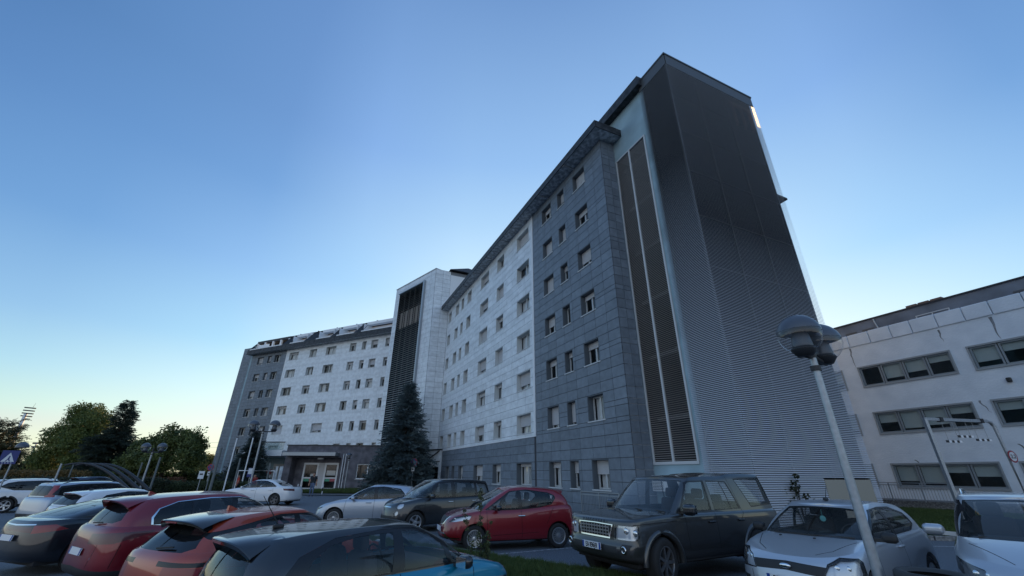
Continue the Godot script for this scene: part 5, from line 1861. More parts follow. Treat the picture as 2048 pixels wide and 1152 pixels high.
	wsuv.merge({"paint": "car_white", "rim": "five", "rimkey": "alloy", "rrear": -1.7, "cuts": [black_rim([-1.75, 1.26, -1.2, 1.1, 0.9, 1.07, 0.4, 1.5, -0.2, 1.54, -1.2, 1.5, -1.55, 1.42]), ws(0.72, 1.07, 0.56, 1.54), rw(0.6, 1.14, 0.52, 1.48), ["tail_light", "B", "Q", [0.4, 0.92, 1.1, 0.94, 1.3, 1.0, 1.1, 1.04, 0.4, 1.02]], ["sill_trim", "B", "S", [-2.6, 0.1, 2.6, 0.1, 2.6, 0.42, -2.6, 0.42]]],
		"panes": [[-1.6, 1.26, -1.2, 1.14, -1.15, 1.48, -1.5, 1.4], [-1.1, 1.1, -0.2, 1.09, -0.15, 1.52, -1.05, 1.5], [-0.08, 1.09, 0.75, 1.08, 0.35, 1.48, -0.05, 1.52]], "spoiler": [-1.55, -2.05, 0.04, 0.06], "arch_lip": [1.325, -1.325], "arch_key": "black_plastic", "wb": 2.65}, true)
	car("parked_car", "white SUV with black wheel arches at the far left of the car park", wsuv, -26.5, 26.2, 48.0)
	# cars beyond, mostly hidden
	var far := hatch.duplicate()
	far.paint = "deep_blue"
	far.seats = false
	for q in [[-37.5, 35.0, 45.0, "dark blue car beyond the white SUV at the left edge"], [-34.0, 37.5, 20.0, "dark car half hidden beyond the white SUV's roof"]]:
		car("parked_car", q[3], far, q[0], q[1], q[2])

	# --- white saloon by the entrance
	car("parked_car", "white saloon parked near the entrance pavilion, seen from its right", {
		"wb": 2.85, "w": 1.83, "xf": 2.28, "xr": -2.42, "r": 0.33, "df": 0.6, "dr": 0.5, "nr": 2.6,
		"belt": [[-2.42, 1.0], [-1.8, 1.03], [-1.0, 1.0], [0.0, 0.96], [1.0, 0.93], [1.7, 0.85], [2.28, 0.68]], "gbase": [[-2.2, 1.04], [-1.0, 1.02], [0.0, 0.98], [1.2, 0.97]],
		"cowl": 1.1, "tail": -1.7, "rfront": 0.2, "rrear": -0.85, "rw": 0.66, "gnr": 2.4, "roof": [[-1.0, 1.36], [-0.6, 1.4], [-0.1, 1.42], [0.3, 1.38]], "crown": 0.03, "bulge": 0.05, "paint": "car_white",
		"panes": [[-1.25, 1.06, -0.25, 1.0, -0.2, 1.35, -0.6, 1.33, -1.0, 1.22], [-0.12, 1.0, 0.8, 0.98, 0.55, 1.15, 0.22, 1.32, -0.1, 1.355]],
		"cuts": [black_rim([-1.35, 1.06, 0.9, 0.97, 0.58, 1.17, 0.22, 1.335, -0.2, 1.365, -0.62, 1.345, -1.02, 1.24]), ws(0.7, 0.97, 0.52, 1.36), rw(0.64, 1.08, 0.5, 1.33), ["tail_light", "B", "Q", [0.45, 0.8, 1.15, 0.84, 1.2, 0.95, 0.45, 0.93]]],
		"keys": {"tail_light": "tail_dark"}, "mirror": [0.72, 1.0, 0.96], "rim": "five", "rimkey": "alloy_dark", "seams": [["B", "S", [-0.16, 0.3, -0.16, 0.97]], ["B", "S", [-1.25, 0.75, -1.2, 0.97]]], "handles": [[-1.05, 0.86], [0.05, 0.84]], "fin": [-0.95, 1.42]
	}, -15.79, 29.09, -86.7 )

	# --- silver blue hatchback
	car("parked_car", "silver blue five door hatchback between the white saloon and the dark grey people carrier", {
		"wb": 2.546, "w": 1.73, "xf": 2.15, "xr": -1.95, "r": 0.315, "df": 0.7, "nf": 2.3, "dr": 0.4,
		"belt": [[-1.95, 1.0], [-1.2, 0.97], [0.0, 0.92], [0.9, 0.89], [1.5, 0.82], [2.15, 0.62]], "gbase": [[-1.9, 1.0], [0.0, 0.93], [1.1, 0.93]],
		"cowl": 1.05, "tail": -1.8, "rfront": 0.1, "rrear": -1.4, "rw": 0.67, "roof": [[-1.5, 1.31], [-1.0, 1.38], [-0.4, 1.405], [0.0, 1.39], [0.2, 1.35]], "crown": 0.03, "bulge": 0.05, "paint": "silver_blue",
		"panes": [[-1.2, 0.97, -0.25, 0.95, -0.2, 1.335, -0.6, 1.33, -1.05, 1.26, -1.2, 1.12], [-0.1, 0.95, 0.7, 0.94, 0.45, 1.15, 0.15, 1.3, -0.08, 1.335]],
		"cuts": [black_rim([-1.22, 0.96, 0.82, 0.93, 0.48, 1.17, 0.15, 1.315, -0.4, 1.345, -1.05, 1.27, -1.22, 1.12]), ws(0.68, 0.93, 0.5, 1.33), rw(0.62, 1.02, 0.5, 1.28), ["headlight", "B", "P", [0.45, 0.56, 0.85, 0.6, 0.9, 0.68, 0.45, 0.62]], ["tail_light", "B", "Q", [0.4, 0.8, 0.9, 0.8, 0.95, 0.95, 0.4, 0.95]]],
		"seams": [["B", "S", [-0.15, 0.3, -0.15, 0.93]], ["B", "S", [0.95, 0.35, 0.9, 0.9]], ["B", "S", [-1.1, 0.7, -1.25, 0.95]]], "mirror": [0.62, 0.97, 0.93], "handles": [[0.05, 0.82]], "rim": "multi"
	}, -5.37, 18.3, -94.5)

	# --- dark grey people carrier
	car("parked_car", "dark grey people carrier with round headlamps, behind the small red hatchback", {
		"wb": 2.612, "w": 1.784, "xf": 2.1, "xr": -1.98, "r": 0.325, "df": 0.7, "nf": 2.2, "dr": 0.35, "nr": 3.5, "sill": 0.26,
		"belt": [[-1.98, 1.1], [-1.0, 1.08], [0.0, 1.04], [0.9, 1.02], [1.5, 0.97], [1.9, 0.88], [2.1, 0.78]], "gbase": [[-1.95, 1.1], [0.0, 1.05], [1.35, 1.05]],
		"cowl": 1.3, "tail": -1.88, "rfront": 0.45, "rrear": -1.72, "rw": 0.74, "roof": [[-1.8, 1.56], [-1.2, 1.61], [-0.4, 1.635], [0.2, 1.62], [0.5, 1.58]], "crown": 0.025, "bulge": 0.035, "paint": "dark_grey",
		"panes": [[-1.7, 1.14, -1.2, 1.11, -1.15, 1.5, -1.55, 1.46], [-1.1, 1.1, -0.25, 1.08, -0.2, 1.54, -1.05, 1.53], [-0.1, 1.08, 0.68, 1.07, 0.45, 1.5, -0.05, 1.54], [0.76, 1.08, 1.2, 1.08, 0.66, 1.45]],
		"cuts": [black_rim([-1.75, 1.13, -1.2, 1.09, 1.25, 1.06, 0.5, 1.52, -0.2, 1.56, -1.2, 1.55, -1.6, 1.48]), ws(0.74, 1.06, 0.6, 1.56), rw(0.6, 1.15, 0.56, 1.5),
			["headlight", "B", "P", disc(Vector2(0.7, 0.83), 0.1, 24, 1.5)], ["headlight#low", "B", "P", disc(Vector2(0.62, 0.6), 0.075, 24, 1.2)], ["grille", "B", "P", [-0.01, 0.42, 0.55, 0.42, 0.5, 0.52, -0.01, 0.52], 0.0, false], ["chrome_trim", "B", "P", [-0.01, 0.76, 0.3, 0.76, 0.32, 0.79, -0.01, 0.79], 0.004, false]],
		"seams": [["B", "S", [-0.17, 0.3, -0.17, 1.04]], ["B", "S", [1.0, 0.4, 1.0, 1.03]]], "mirror": [0.8, 1.1, 0.98], "mirror_key": "gloss_black", "handles": [[-1.0, 0.93], [0.0, 0.92]], "handle_key": "chrome", "rim": "five"
	}, -2.69, 17.34, -127.0)

	# --- wine red small hatchback
	car("parked_car", "wine red small hatchback with bright multi-spoke wheels and chrome grille edge", {
		"wb": 2.39, "w": 1.676, "xf": 1.98, "xr": -1.84, "r": 0.3, "df": 0.62, "nf": 2.4, "dr": 0.36, "nr": 2.8, "gap": 0.05,
		"belt": [[-1.84, 1.05], [-1.3, 1.03], [-0.6, 0.97], [0.2, 0.92], [0.9, 0.92], [1.4, 0.88], [1.8, 0.78], [1.98, 0.68]], "gbase": [[-1.8, 1.06], [-1.2, 1.03], [0.0, 0.94], [1.2, 0.95]],
		"cowl": 1.12, "tail": -1.68, "rfront": 0.3, "rrear": -1.4, "rw": 0.68, "gdr": 0.3, "rdr": 0.22, "roof": [[-1.5, 1.36], [-1.1, 1.43], [-0.4, 1.48], [0.0, 1.475], [0.35, 1.42]], "crown": 0.04, "bulge": 0.05, "paint": "wine_red",
		"panes": [[-1.12, 1.2, -1.0, 1.08, -0.62, 1.0, -0.16, 0.975, -0.12, 1.4, -0.5, 1.4, -0.95, 1.33, -1.1, 1.27], [-0.04, 0.965, 0.5, 0.95, 0.42, 1.16, 0.2, 1.36, -0.02, 1.4], [0.56, 0.96, 0.86, 0.96, 0.48, 1.18]],
		"cuts": [black_rim([-1.15, 1.22, -1.02, 1.07, -0.6, 0.985, 0.0, 0.95, 0.9, 0.945, 0.5, 1.2, 0.2, 1.38, -0.3, 1.42, -0.95, 1.345, -1.12, 1.28], 0.014), ws(0.68, 0.95, 0.52, 1.42), rw(0.58, 1.1, 0.48, 1.34),
			["headlight", "B", "P", [0.5, 0.66, 0.72, 0.68, 1.15, 0.74, 1.18, 0.82, 1.05, 0.85, 0.7, 0.79]],
			["grille", "B", "P", [-0.01, 0.6, 0.22, 0.62, 0.38, 0.78, -0.01, 0.79], 0.0, false], ["chrome_trim", "B", "P", [-0.01, 0.575, 0.24, 0.59, 0.43, 0.79, 0.4, 0.805, -0.01, 0.815], 0.004, false],
			["lower_bumper", "B", "P", [-0.01, 0.22, 0.55, 0.22, 0.62, 0.32, -0.01, 0.36], 0.0, false], ["chrome_trim#b", "B", "P", [-0.01, 0.4, 0.4, 0.395, 0.62, 0.3, 0.95, 0.305, 0.95, 0.325, 0.66, 0.325, 0.42, 0.42, -0.01, 0.425], 0.004, false],
			["tail_light", "B", "Q", [0.45, 0.8, 0.75, 0.8, 0.78, 1.02, 0.5, 1.02]]],
		"seams": [["B", "S", [-0.12, 0.3, -0.1, 0.95]], ["B", "S", [0.85, 0.35, 0.88, 0.92]], ["B", "S", [-0.85, 0.6, -1.05, 0.98]], ["B", "S", [0.7, 0.36, -0.6, 0.4]]],
		"mirror": [0.6, 1.0, 0.92], "mirror_key": "gloss_black", "handles": [[-0.1, 0.8]], "handle_key": "chrome", "rim": "multi", "rimkey": "alloy", "fplate": [1.99, 0.5, ""], "lamps": [[1.68, 0.74, 0.58, 0.05]], "spoiler": [-1.2, -1.6, 0.035, 0.08]
	}, -0.06, 13.46, -108.9)

	# --- lead grey off-roader
	var off := car("parked_car", "large lead grey boxy off-road car with chrome framed grille and stepped roof", {
		"cat": "car", "wb": 2.885, "w": 1.92, "xf": 2.3, "xr": -2.46, "r": 0.39, "ww": 0.25, "df": 0.26, "nf": 3.2, "dr": 0.2, "nr": 4.5, "sill": 0.36, "gap": 0.07, "hoodp": 1.2, "steer": 12.0,
		"levels": [[0.0, 0.2, 0.16, 0.9], [0.06, 0.06, 0.06, 0.95], [0.14, 0.0, 0.0, 0.97], [0.38, 0.0, 0.0, 0.985], [0.42, 0.05, 0.02, 0.985], [0.6, 0.06, 0.03, 0.985], [0.8, 0.07, 0.04, 0.985], [0.93, 0.08, 0.05, 0.978], [0.975, 0.1, 0.06, 0.968], [1.0, 0.14, 0.09, 0.945]],
		"belt": [[-2.46, 1.14], [0.0, 1.13], [1.0, 1.13], [1.6, 1.11], [2.3, 1.07]], "gbase": [[-2.4, 1.15], [0.0, 1.14], [1.2, 1.16]],
		"cowl": 1.1, "tail": -2.36, "rfront": 0.42, "rrear": -2.16, "gbw": 0.93, "rw": 0.8, "gdf": 0.2, "gnf": 3.2, "gdr": 0.16, "gnr": 5.0, "rdf": 0.14, "rdr": 0.1,
		"roof": [[-2.2, 1.84], [-1.6, 1.86], [-1.0, 1.85], [-0.8, 1.815], [-0.2, 1.8], [0.2, 1.785], [0.45, 1.75]], "crown": 0.03, "bulge": 0.012, "paint": "lead_grey",
		"panes": [[-0.1, 1.19, 0.78, 1.19, 0.42, 1.66, 0.36, 1.69, -0.1, 1.7], [-0.78, 1.19, -0.24, 1.19, -0.22, 1.7, -0.62, 1.7], [-1.04, 1.2, -0.81, 1.19, -0.65, 1.69, -0.84, 1.68], [-2.24, 1.3, -2.2, 1.26, -1.5, 1.22, -1.18, 1.74, -2.1, 1.77]],
		"cuts": [black_rim([-0.12, 1.18, 0.84, 1.18, 0.44, 1.68, 0.36, 1.71, -0.12, 1.715], 0.012), black_rim([-1.08, 1.19, -0.23, 1.18, -0.22, 1.715, -0.84, 1.7], 0.012), black_rim([-2.26, 1.29, -2.2, 1.245, -1.49, 1.205, -1.16, 1.75, -2.1, 1.785], 0.012), ws(0.82, 1.16, 0.7, 1.74), rw(0.74, 1.25, 0.7, 1.76),
			["headlight", "B", "P", [0.53, 0.76, 0.55, 0.985, 1.06, 0.985, 1.06, 0.8, 0.98, 0.76]],
			["grille", "B", "P", [-0.01, 0.78, 0.4, 0.78, 0.47, 0.97, -0.01, 0.98], -0.01, false], ["chrome_trim", "B", "P", [-0.01, 0.755, 0.42, 0.755, 0.5, 0.985, -0.01, 0.995], 0.006, false], ["window_surround#front", "B", "P", [-0.01, 0.74, 0.52, 0.74, 0.53, 0.99, -0.01, 1.0], 0.0, false],
			["lower_bumper", "B", "P", [-0.01, 0.55, 0.62, 0.55, 0.62, 0.65, -0.01, 0.65], 0.0, false], ["lower_bumper#b", "B", "P", [0.7, 0.53, 0.9, 0.53, 0.9, 0.69, 0.7, 0.69], 0.002],
			["lower_bumper#c", "B", "P", [-0.01, 0.3, 1.2, 0.3, 1.1, 0.45, -0.01, 0.46], 0.0, false], ["tail_light", "B", "Q", [0.72, 0.7, 0.95, 0.7, 0.97, 1.12, 0.74, 1.12]], ["sill_trim", "B", "S", [-2.6, 0.2, 2.6, 0.2, 2.6, 0.52, -2.6, 0.52]],
			["sill_trim#vent", "B", "S", [1.06, 0.82, 0.86, 0.82, 0.82, 0.88, 0.82, 0.98, 1.06, 0.98]]],
		"seams": [["B", "S", [-0.17, 0.5, -0.17, 1.13]], ["B", "S", [0.72, 0.55, 0.76, 1.13]], ["B", "S", [-1.0, 1.0, -1.12, 1.13]], ["G", "S", [-1.12, 1.14, -0.9, 1.8]], ["H", "T", [2.1, 0.0, 2.06, 0.62, 1.9, 0.8, 1.0, 0.84]], ["B", "S", [1.0, 1.03, 2.1, 1.0]]],
		"mirror": [0.78, 1.22, 1.05], "mirror_key": "gloss_black", "mirror_size": Vector3(0.17, 0.2, 0.26), "handles": [[-0.95, 0.98], [0.0, 0.98]], "handle_key": "black_trim", "rim": "seven", "rimkey": "alloy_dark",
		"arch_lip": [1.4425, -1.4425], "arch_key": "lead_grey", "fplate": [2.345, 0.62, "EA 896JR"], "lamps": [[2.12, 0.89, 0.72, 0.07], [2.06, 0.87, 0.88, 0.06]], "wipers": [[1.1, 1.17, -0.15, 0.98, 1.2, 0.45], [1.1, 1.17, -0.75, 0.98, 1.2, -0.2]], "rear_seat": -0.95
	}, 3.58, 10.26, -119.6)
	text(off, "lettering", "D I S C O V E R Y", 0.05, M["black_trim"], Vector3(2.255, 1.03, 0), Basis(Vector3.UP, PI / 2) * Basis(Vector3.RIGHT, -0.35), 1.25)
	var gb := MB.new()
	for i in 3:
		gb.span(Vector3(2.235, 0.815 + i * 0.055, -0.4), Vector3(2.255, 0.832 + i * 0.055, 0.4))
	for i in 11:
		gb.span(Vector3(2.236, 0.79, -0.4 + i * 0.08 - 0.006), Vector3(2.252, 0.965, -0.4 + i * 0.08 + 0.006))
	obj("grille_bar", gb, M["alloy"], off)
	for s in [-1, 1]:
		var fg := MB.new()
		fg.lathe([Vector2(0.035, 0.0), Vector2(0.06, 0.0), Vector2(0.065, 0.02), Vector2(0.05, 0.03), Vector2(0.035, 0.02)], 18, Transform3D(Basis(Vector3.BACK, -PI / 2), Vector3(2.24, 0.61, s * 0.76)))
		obj("fog_lamp", fg, M["chrome"], off)

	# --- silver three-door hatchback behind the lamp post
	var fi := car("parked_car", "silver three door hatchback parked behind the near lamp post", {
		"wb": 2.486, "w": 1.683, "xf": 2.0, "xr": -1.9, "r": 0.3, "df": 0.6, "nf": 2.5, "dr": 0.38, "nr": 3.0, "hoodp": 1.35, "sill": 0.22,
		"belt": [[-1.9, 1.0], [-1.2, 0.98], [0.0, 0.93], [0.8, 0.9], [1.3, 0.86], [1.75, 0.77], [2.0, 0.68]], "gbase": [[-1.85, 1.0], [0.0, 0.94], [1.2, 0.955]],
		"cowl": 1.06, "tail": -1.75, "rfront": 0.2, "rrear": -1.45, "rw": 0.68, "gdf": 0.3, "roof": [[-1.55, 1.31], [-1.0, 1.38], [-0.4, 1.4], [0.0, 1.39], [0.25, 1.345]], "crown": 0.035, "bulge": 0.045, "paint": "pale_silver",
		"panes": [[-1.25, 1.08, -1.05, 1.0, -0.32, 0.97, -0.3, 1.33, -0.7, 1.32, -1.15, 1.22], [-0.2, 0.965, 0.62, 0.96, 0.5, 1.12, 0.18, 1.3, -0.18, 1.335]],
		"cuts": [black_rim([-1.27, 1.08, -1.06, 0.985, 0.8, 0.95, 0.5, 1.15, 0.18, 1.315, -0.3, 1.345, -0.75, 1.335, -1.18, 1.235], 0.01), ws(0.7, 0.95, 0.53, 1.34), rw(0.62, 1.03, 0.5, 1.27),
			["headlight", "B", "P", [0.48, 0.55, 0.56, 0.69, 0.72, 0.77, 0.98, 0.765, 1.06, 0.72, 1.08, 0.6, 1.0, 0.54]], ["window_surround#lamp", "B", "P", [0.455, 0.535, 0.54, 0.7, 0.71, 0.785, 0.99, 0.78, 1.08, 0.73, 1.1, 0.595, 1.02, 0.525], -0.002],
			["grille", "B", "P", [-0.01, 0.575, 0.46, 0.545, 0.54, 0.66, -0.01, 0.685], -0.004, false], ["lower_bumper", "B", "P", [0.62, 0.36, 1.1, 0.37, 1.1, 0.43, 0.62, 0.42]], ["lower_bumper#b", "B", "P", [-0.01, 0.26, 0.5, 0.26, 0.5, 0.36, -0.01, 0.36], 0.0, false]],
		"seams": [["B", "S", [-0.25, 0.3, -0.24, 0.93]], ["B", "S", [0.9, 0.35, 0.88, 0.9]], ["H", "T", [1.72, 0.35, 1.55, 0.52, 1.1, 0.68]], ["B", "P", [0.55, 0.5, 0.5, 0.2]], ["B", "P", [1.08, 0.54, 1.5, 0.5]]],
		"mirror": [0.66, 0.99, 0.93], "mirror_key": "black_plastic", "handles": [[-0.1, 0.82]], "rim": "cover", "fplate": [2.02, 0.45, "BZ 942ES"], "lamps": [[1.73, 0.65, 0.57, 0.055], [1.64, 0.65, 0.68, 0.045]], "aerial": [0.02, 1.43, 0.3],
		"wipers": [[1.04, 0.965, 0.5, 1.06, 0.965, -0.15], [1.05, 0.965, -0.05, 0.95, 0.97, -0.62]]
	}, 5.66, 8.25, -123.8)
	var bd := MB.new()
	bd.ball(Vector3(1.955, 0.625, 0), Vector3(0.018, 0.034, 0.082), 8, 18)
	obj("oval_badge", bd, M["chrome"], fi)
	var tg := MB.new()
	tg.tube([Vector3(0.33, 1.3, 0), Vector3(0.33, 1.2, 0.0)], [0.003, 0.003], 5)
	tg.lathe([Vector2(0, -0.005), Vector2(0.045, -0.004), Vector2(0.045, 0.004), Vector2(0, 0.005)], 16, Transform3D(Basis(Vector3.BACK, PI / 2), Vector3(0.33, 1.16, 0)))
	obj("hanging_tag", tg, M["green_tag"], fi)
	for q in [[1.3, -0.2], [1.3, 0.3]]:
		put("washer_jet", rb(Vector3(0.05, 0.02, 0.03), 0.009), M["black_plastic"], fi, Vector3(1.28, spl([[1.06, 0.955], [1.75, 0.8]], 1.28) + 0.042, q[1]))

	# --- silver minivan at the right edge
	car("parked_car", "pale silver minivan with roof rails at the right edge of the photo", {
		"wb": 2.55, "w": 1.72, "xf": 2.0, "xr": -1.9, "r": 0.31, "df": 0.65, "nf": 2.4, "dr": 0.32, "nr": 3.8, "sill": 0.26, "hoodp": 1.25,
		"belt": [[-1.9, 1.08], [0.0, 1.03], [0.8, 1.0], [1.3, 0.95], [1.75, 0.84], [2.0, 0.74]], "gbase": [[-1.85, 1.08], [0.0, 1.04], [1.4, 1.06]],
		"cowl": 1.2, "tail": -1.8, "rfront": 0.3, "rrear": -1.65, "rw": 0.74, "roof": [[-1.7, 1.5], [-1.0, 1.57], [-0.3, 1.58], [0.1, 1.565], [0.35, 1.52]], "crown": 0.03, "bulge": 0.04, "paint": "silver",
		"panes": [[-1.65, 1.12, -1.15, 1.1, -1.1, 1.45, -1.5, 1.42], [-1.05, 1.09, -0.2, 1.07, -0.15, 1.5, -1.0, 1.48], [-0.08, 1.07, 0.85, 1.06, 0.4, 1.45, -0.05, 1.5]],
		"cuts": [black_rim([-1.7, 1.11, -1.15, 1.09, 0.98, 1.05, 0.42, 1.47, -0.2, 1.515, -1.1, 1.49, -1.55, 1.43]), ws(0.74, 1.06, 0.6, 1.52), rw(0.6, 1.14, 0.56, 1.45),
			["headlight", "B", "P", [0.5, 0.6, 0.62, 0.76, 1.05, 0.86, 1.15, 0.8, 1.1, 0.62]], ["grille", "B", "P", [-0.01, 0.6, 0.4, 0.6, 0.42, 0.7, -0.01, 0.72], 0.0, false]],
		"keys": {"headlight_reflector": "alloy_dark"}, "lamps": [[1.78, 0.7, 0.55, 0.05], [1.68, 0.7, 0.67, 0.045]], "seams": [["B", "S", [0.95, 0.35, 0.95, 1.0]], ["H", "T", [1.75, 0.3, 1.3, 0.66]]], "mirror": [0.72, 1.1, 0.99], "mirror_size": Vector3(0.14, 0.15, 0.26),
		"rails": [-1.4, 0.05], "rail_key": "chrome", "wipers": [[1.12, 1.07, 0.55, 1.0, 1.09, -0.2], [1.14, 1.07, -0.1, 0.98, 1.1, -0.65]], "fplate": [2.02, 0.5, ""]
	}, 7.67, 6.94, -133.1)

	# --- dark car on the far grass side
	car("parked_car", "black car parked in front of the ramp railing by the white building", hatch.merged({"paint": "car_black", "spoiler_key": "car_black", "seats": false}, true), 31.2, 31.6, -75.0)


# ---------------------------------------------------------------- plants
func leaf_clump(sd: int, n: int, rad: float, size: float, long := 1.0) -> Mesh:
	var r := RandomNumberGenerator.new()
	r.seed = sd
	var mb := MB.new()
	for i in n:
		var p := Vector3(r.randfn(), r.randfn(), r.randfn()).normalized() * rad * pow(r.randf(), 0.5)
		var b := Basis(Vector3(r.randfn(), r.randfn(), r.randfn()).normalized(), r.randf() * TAU)
		var s := size * r.randf_range(0.7, 1.3)
		var x := b.x * s * long
		var y := b.y * s * 0.62
		var f := b.z * s * 0.16
		mb.tri(p - x * 0.5, p - y * 0.5 + f, p + x * 0.5)
		mb.tri(p - x * 0.5, p + x * 0.5, p + y * 0.5 + f)
	return mb.mesh()

func multi(called: String, mesh: Mesh, m: Material, xfs: Array, cols: Array, parent: Node3D) -> MultiMeshInstance3D:
	var mm := MultiMesh.new()
	mm.transform_format = MultiMesh.TRANSFORM_3D
	mm.use_colors = true
	mm.mesh = mesh
	mm.instance_count = xfs.size()
	for i in xfs.size():
		mm.set_instance_transform(i, xfs[i])
		mm.set_instance_color(i, cols[i])
	var o := MultiMeshInstance3D.new()
	o.name = called if parent != self else numbered(called)
	o.multimesh = mm
	o.material_override = m
	parent.add_child(o, true)
	if parent != self:
		o.set_meta("kind", "stuff")
	return o

func rnd_dir(r: RandomNumberGenerator) -> Vector3:
	return Vector3(r.randfn(), r.randfn(), r.randfn()).normalized()

# lobes: [x, y, z, rx, ry, rz] of the crown's masses
func leafy_tree(label: String, at: Vector3, trunk_h: float, lobes: Array, c0: Color, c1: Color, sd: int, per := 420, clump := 0.5, lsize := 0.2, group := "", called := "broadleaf_tree") -> Node3D:
	var r := RandomNumberGenerator.new()
	r.seed = sd
	var t := thing(called, label, "tree", at, 0.0, group)
	var tr := MB.new()
	var tw: float = 0.05 * trunk_h + 0.12
	tr.tube([Vector3(0, -0.1, 0), Vector3(0.05, trunk_h * 0.5, 0), Vector3(-0.05, trunk_h, 0.05), Vector3(0.1, trunk_h * 1.6, 0)], [tw, tw * 0.8, tw * 0.65, tw * 0.3], 10)
	obj("trunk", tr, M["bark"], t)
	var xfs := []
	var cols := []
	for l in lobes:
		var c := Vector3(l[0], l[1], l[2])
		var s := Vector3(l[3], l[4], l[5])
		var lb := MB.new()
		var mid := Vector3(l[0] * 0.35, lerpf(trunk_h, l[1], 0.4), l[2] * 0.35)
		lb.tube([Vector3(0, trunk_h * 0.8, 0), mid, c + Vector3(0, -s.y * 0.2, 0), c + rnd_dir(r) * s * 0.6], [tw * 0.5, tw * 0.36, tw * 0.2, 0.02], 7)
		obj("limb", lb, M["bark"], t)
		var n := int(per * s.x * s.y)
		for i in n:
			var d := rnd_dir(r)
			# sub-bunches make an uneven outline
			var k := 0.72 + 0.3 * sin(d.x * 5.0 + sd) * sin(d.y * 6.0 + l[0]) * sin(d.z * 5.0 + l[1]) + r.randf_range(-0.14, 0.14)
			if r.randf() < 0.35:
				k *= r.randf_range(0.4, 1.0)
			var p := c + d * s * k
			xfs.append(Transform3D(Basis(rnd_dir(r), r.randf() * TAU).scaled(Vector3.ONE * r.randf_range(0.7, 1.3)), p))
			cols.append(c0.lerp(c1, clampf(r.randf() * 0.8 + 0.2 * sin(d.x * 4 + d.y * 3), 0, 1)) * 1.5)
	multi("crown", leaf_clump(sd, 16, clump, lsize), M["leaf"], xfs, cols, t)
	return t

func spray(sd: int, len: float, n: int) -> Mesh:
	var r := RandomNumberGenerator.new()
	r.seed = sd
	var mb := MB.new()
	mb.bar(Vector3.ZERO, Vector3(len, 0, 0), 0.012, 0.012)
	for i in n:
		var t := r.randf()
		var p := Vector3(len * t, 0, 0)
		var a := r.randf() * TAU
		var d := Vector3(0.75, cos(a), sin(a)).normalized() * len * r.randf_range(0.12, 0.24) * (1.15 - 0.5 * t)
		var w := d.cross(Vector3(0.3, sin(a), -cos(a))).normalized() * len * 0.03
		mb.tri(p - w, p + w, p + d)
	return mb.mesh()

func conifer(label: String, at: Vector3, h: float, rad: Callable, c0: Color, c1: Color, sd: int, droop := 0.25, density := 1.0, spr := 0.75, called := "conifer_tree") -> Node3D:
	var r := RandomNumberGenerator.new()
	r.seed = sd
	var t := thing(called, label, "tree", at)
	var tr := MB.new()
	tr.tube([Vector3(0, -0.1, 0), Vector3(0, h * 0.5, 0), Vector3(0.05, h * 0.97, 0)], [0.022 * h, 0.014 * h, 0.01], 9)
	obj("trunk", tr, M["bark"], t)
	var bm := MB.new()
	var xfs := []
	var cols := []
	var y := h * 0.03
	while y < h * 0.99:
		var f := y / h
		var R: float = rad.call(f)
		var nb := int(lerpf(18, 7, f) * density) + 1
		for k in nb:
			var an := r.randf() * TAU
			var L := R * r.randf_range(0.62, 1.12)
			if r.randf() < 0.08:
				L *= 1.2
			var d := Vector3(cos(an), 0, sin(an))
			var p0 := Vector3(0, y + r.randf_range(-0.1, 0.1), 0)
			var rise := lerpf(-droop, 0.7, pow(f, 3.0))
			var tip := p0 + d * L + Vector3(0, L * rise + 0.12 * L, 0)
			var mid := p0 + d * L * 0.5 + Vector3(0, L * rise * 0.35 + 0.06 * L, 0)
			bm.tube([p0, mid, tip], [0.008 * h * (1.1 - f) * 0.4 + 0.006, 0.01, 0.004], 4, false)
			var ns := int(L / 0.2 * density) + 3
			for s in ns:
				var q := pow((s + r.randf()) / ns, 0.7)
				var p := p0.lerp(mid, q * 2) if q < 0.5 else mid.lerp(tip, q * 2 - 1)
				var side := (d * 0.7 + Vector3(-d.z, 0, d.x) * r.randf_range(-0.9, 0.9) + Vector3(0, r.randf_range(-0.5, 0.3), 0)).normalized()
				var up := Vector3.UP.slide(side).normalized()
				var bs := Basis(side, up, side.cross(up)).rotated(side, r.randf() * TAU)
				var sc := r.randf_range(0.7, 1.2) * lerpf(1.0, 0.6, f)
				xfs.append(Transform3D(bs.scaled(Vector3.ONE * sc), p))
				cols.append(c0.lerp(c1, r.randf()))
		y += h * 0.022 * r.randf_range(0.75, 1.25)
	obj("branches", bm, M["bark"], t).set_meta("kind", "stuff")
	multi("crown", spray(sd, spr, 46), M["needle"], xfs, cols, t)
	return t

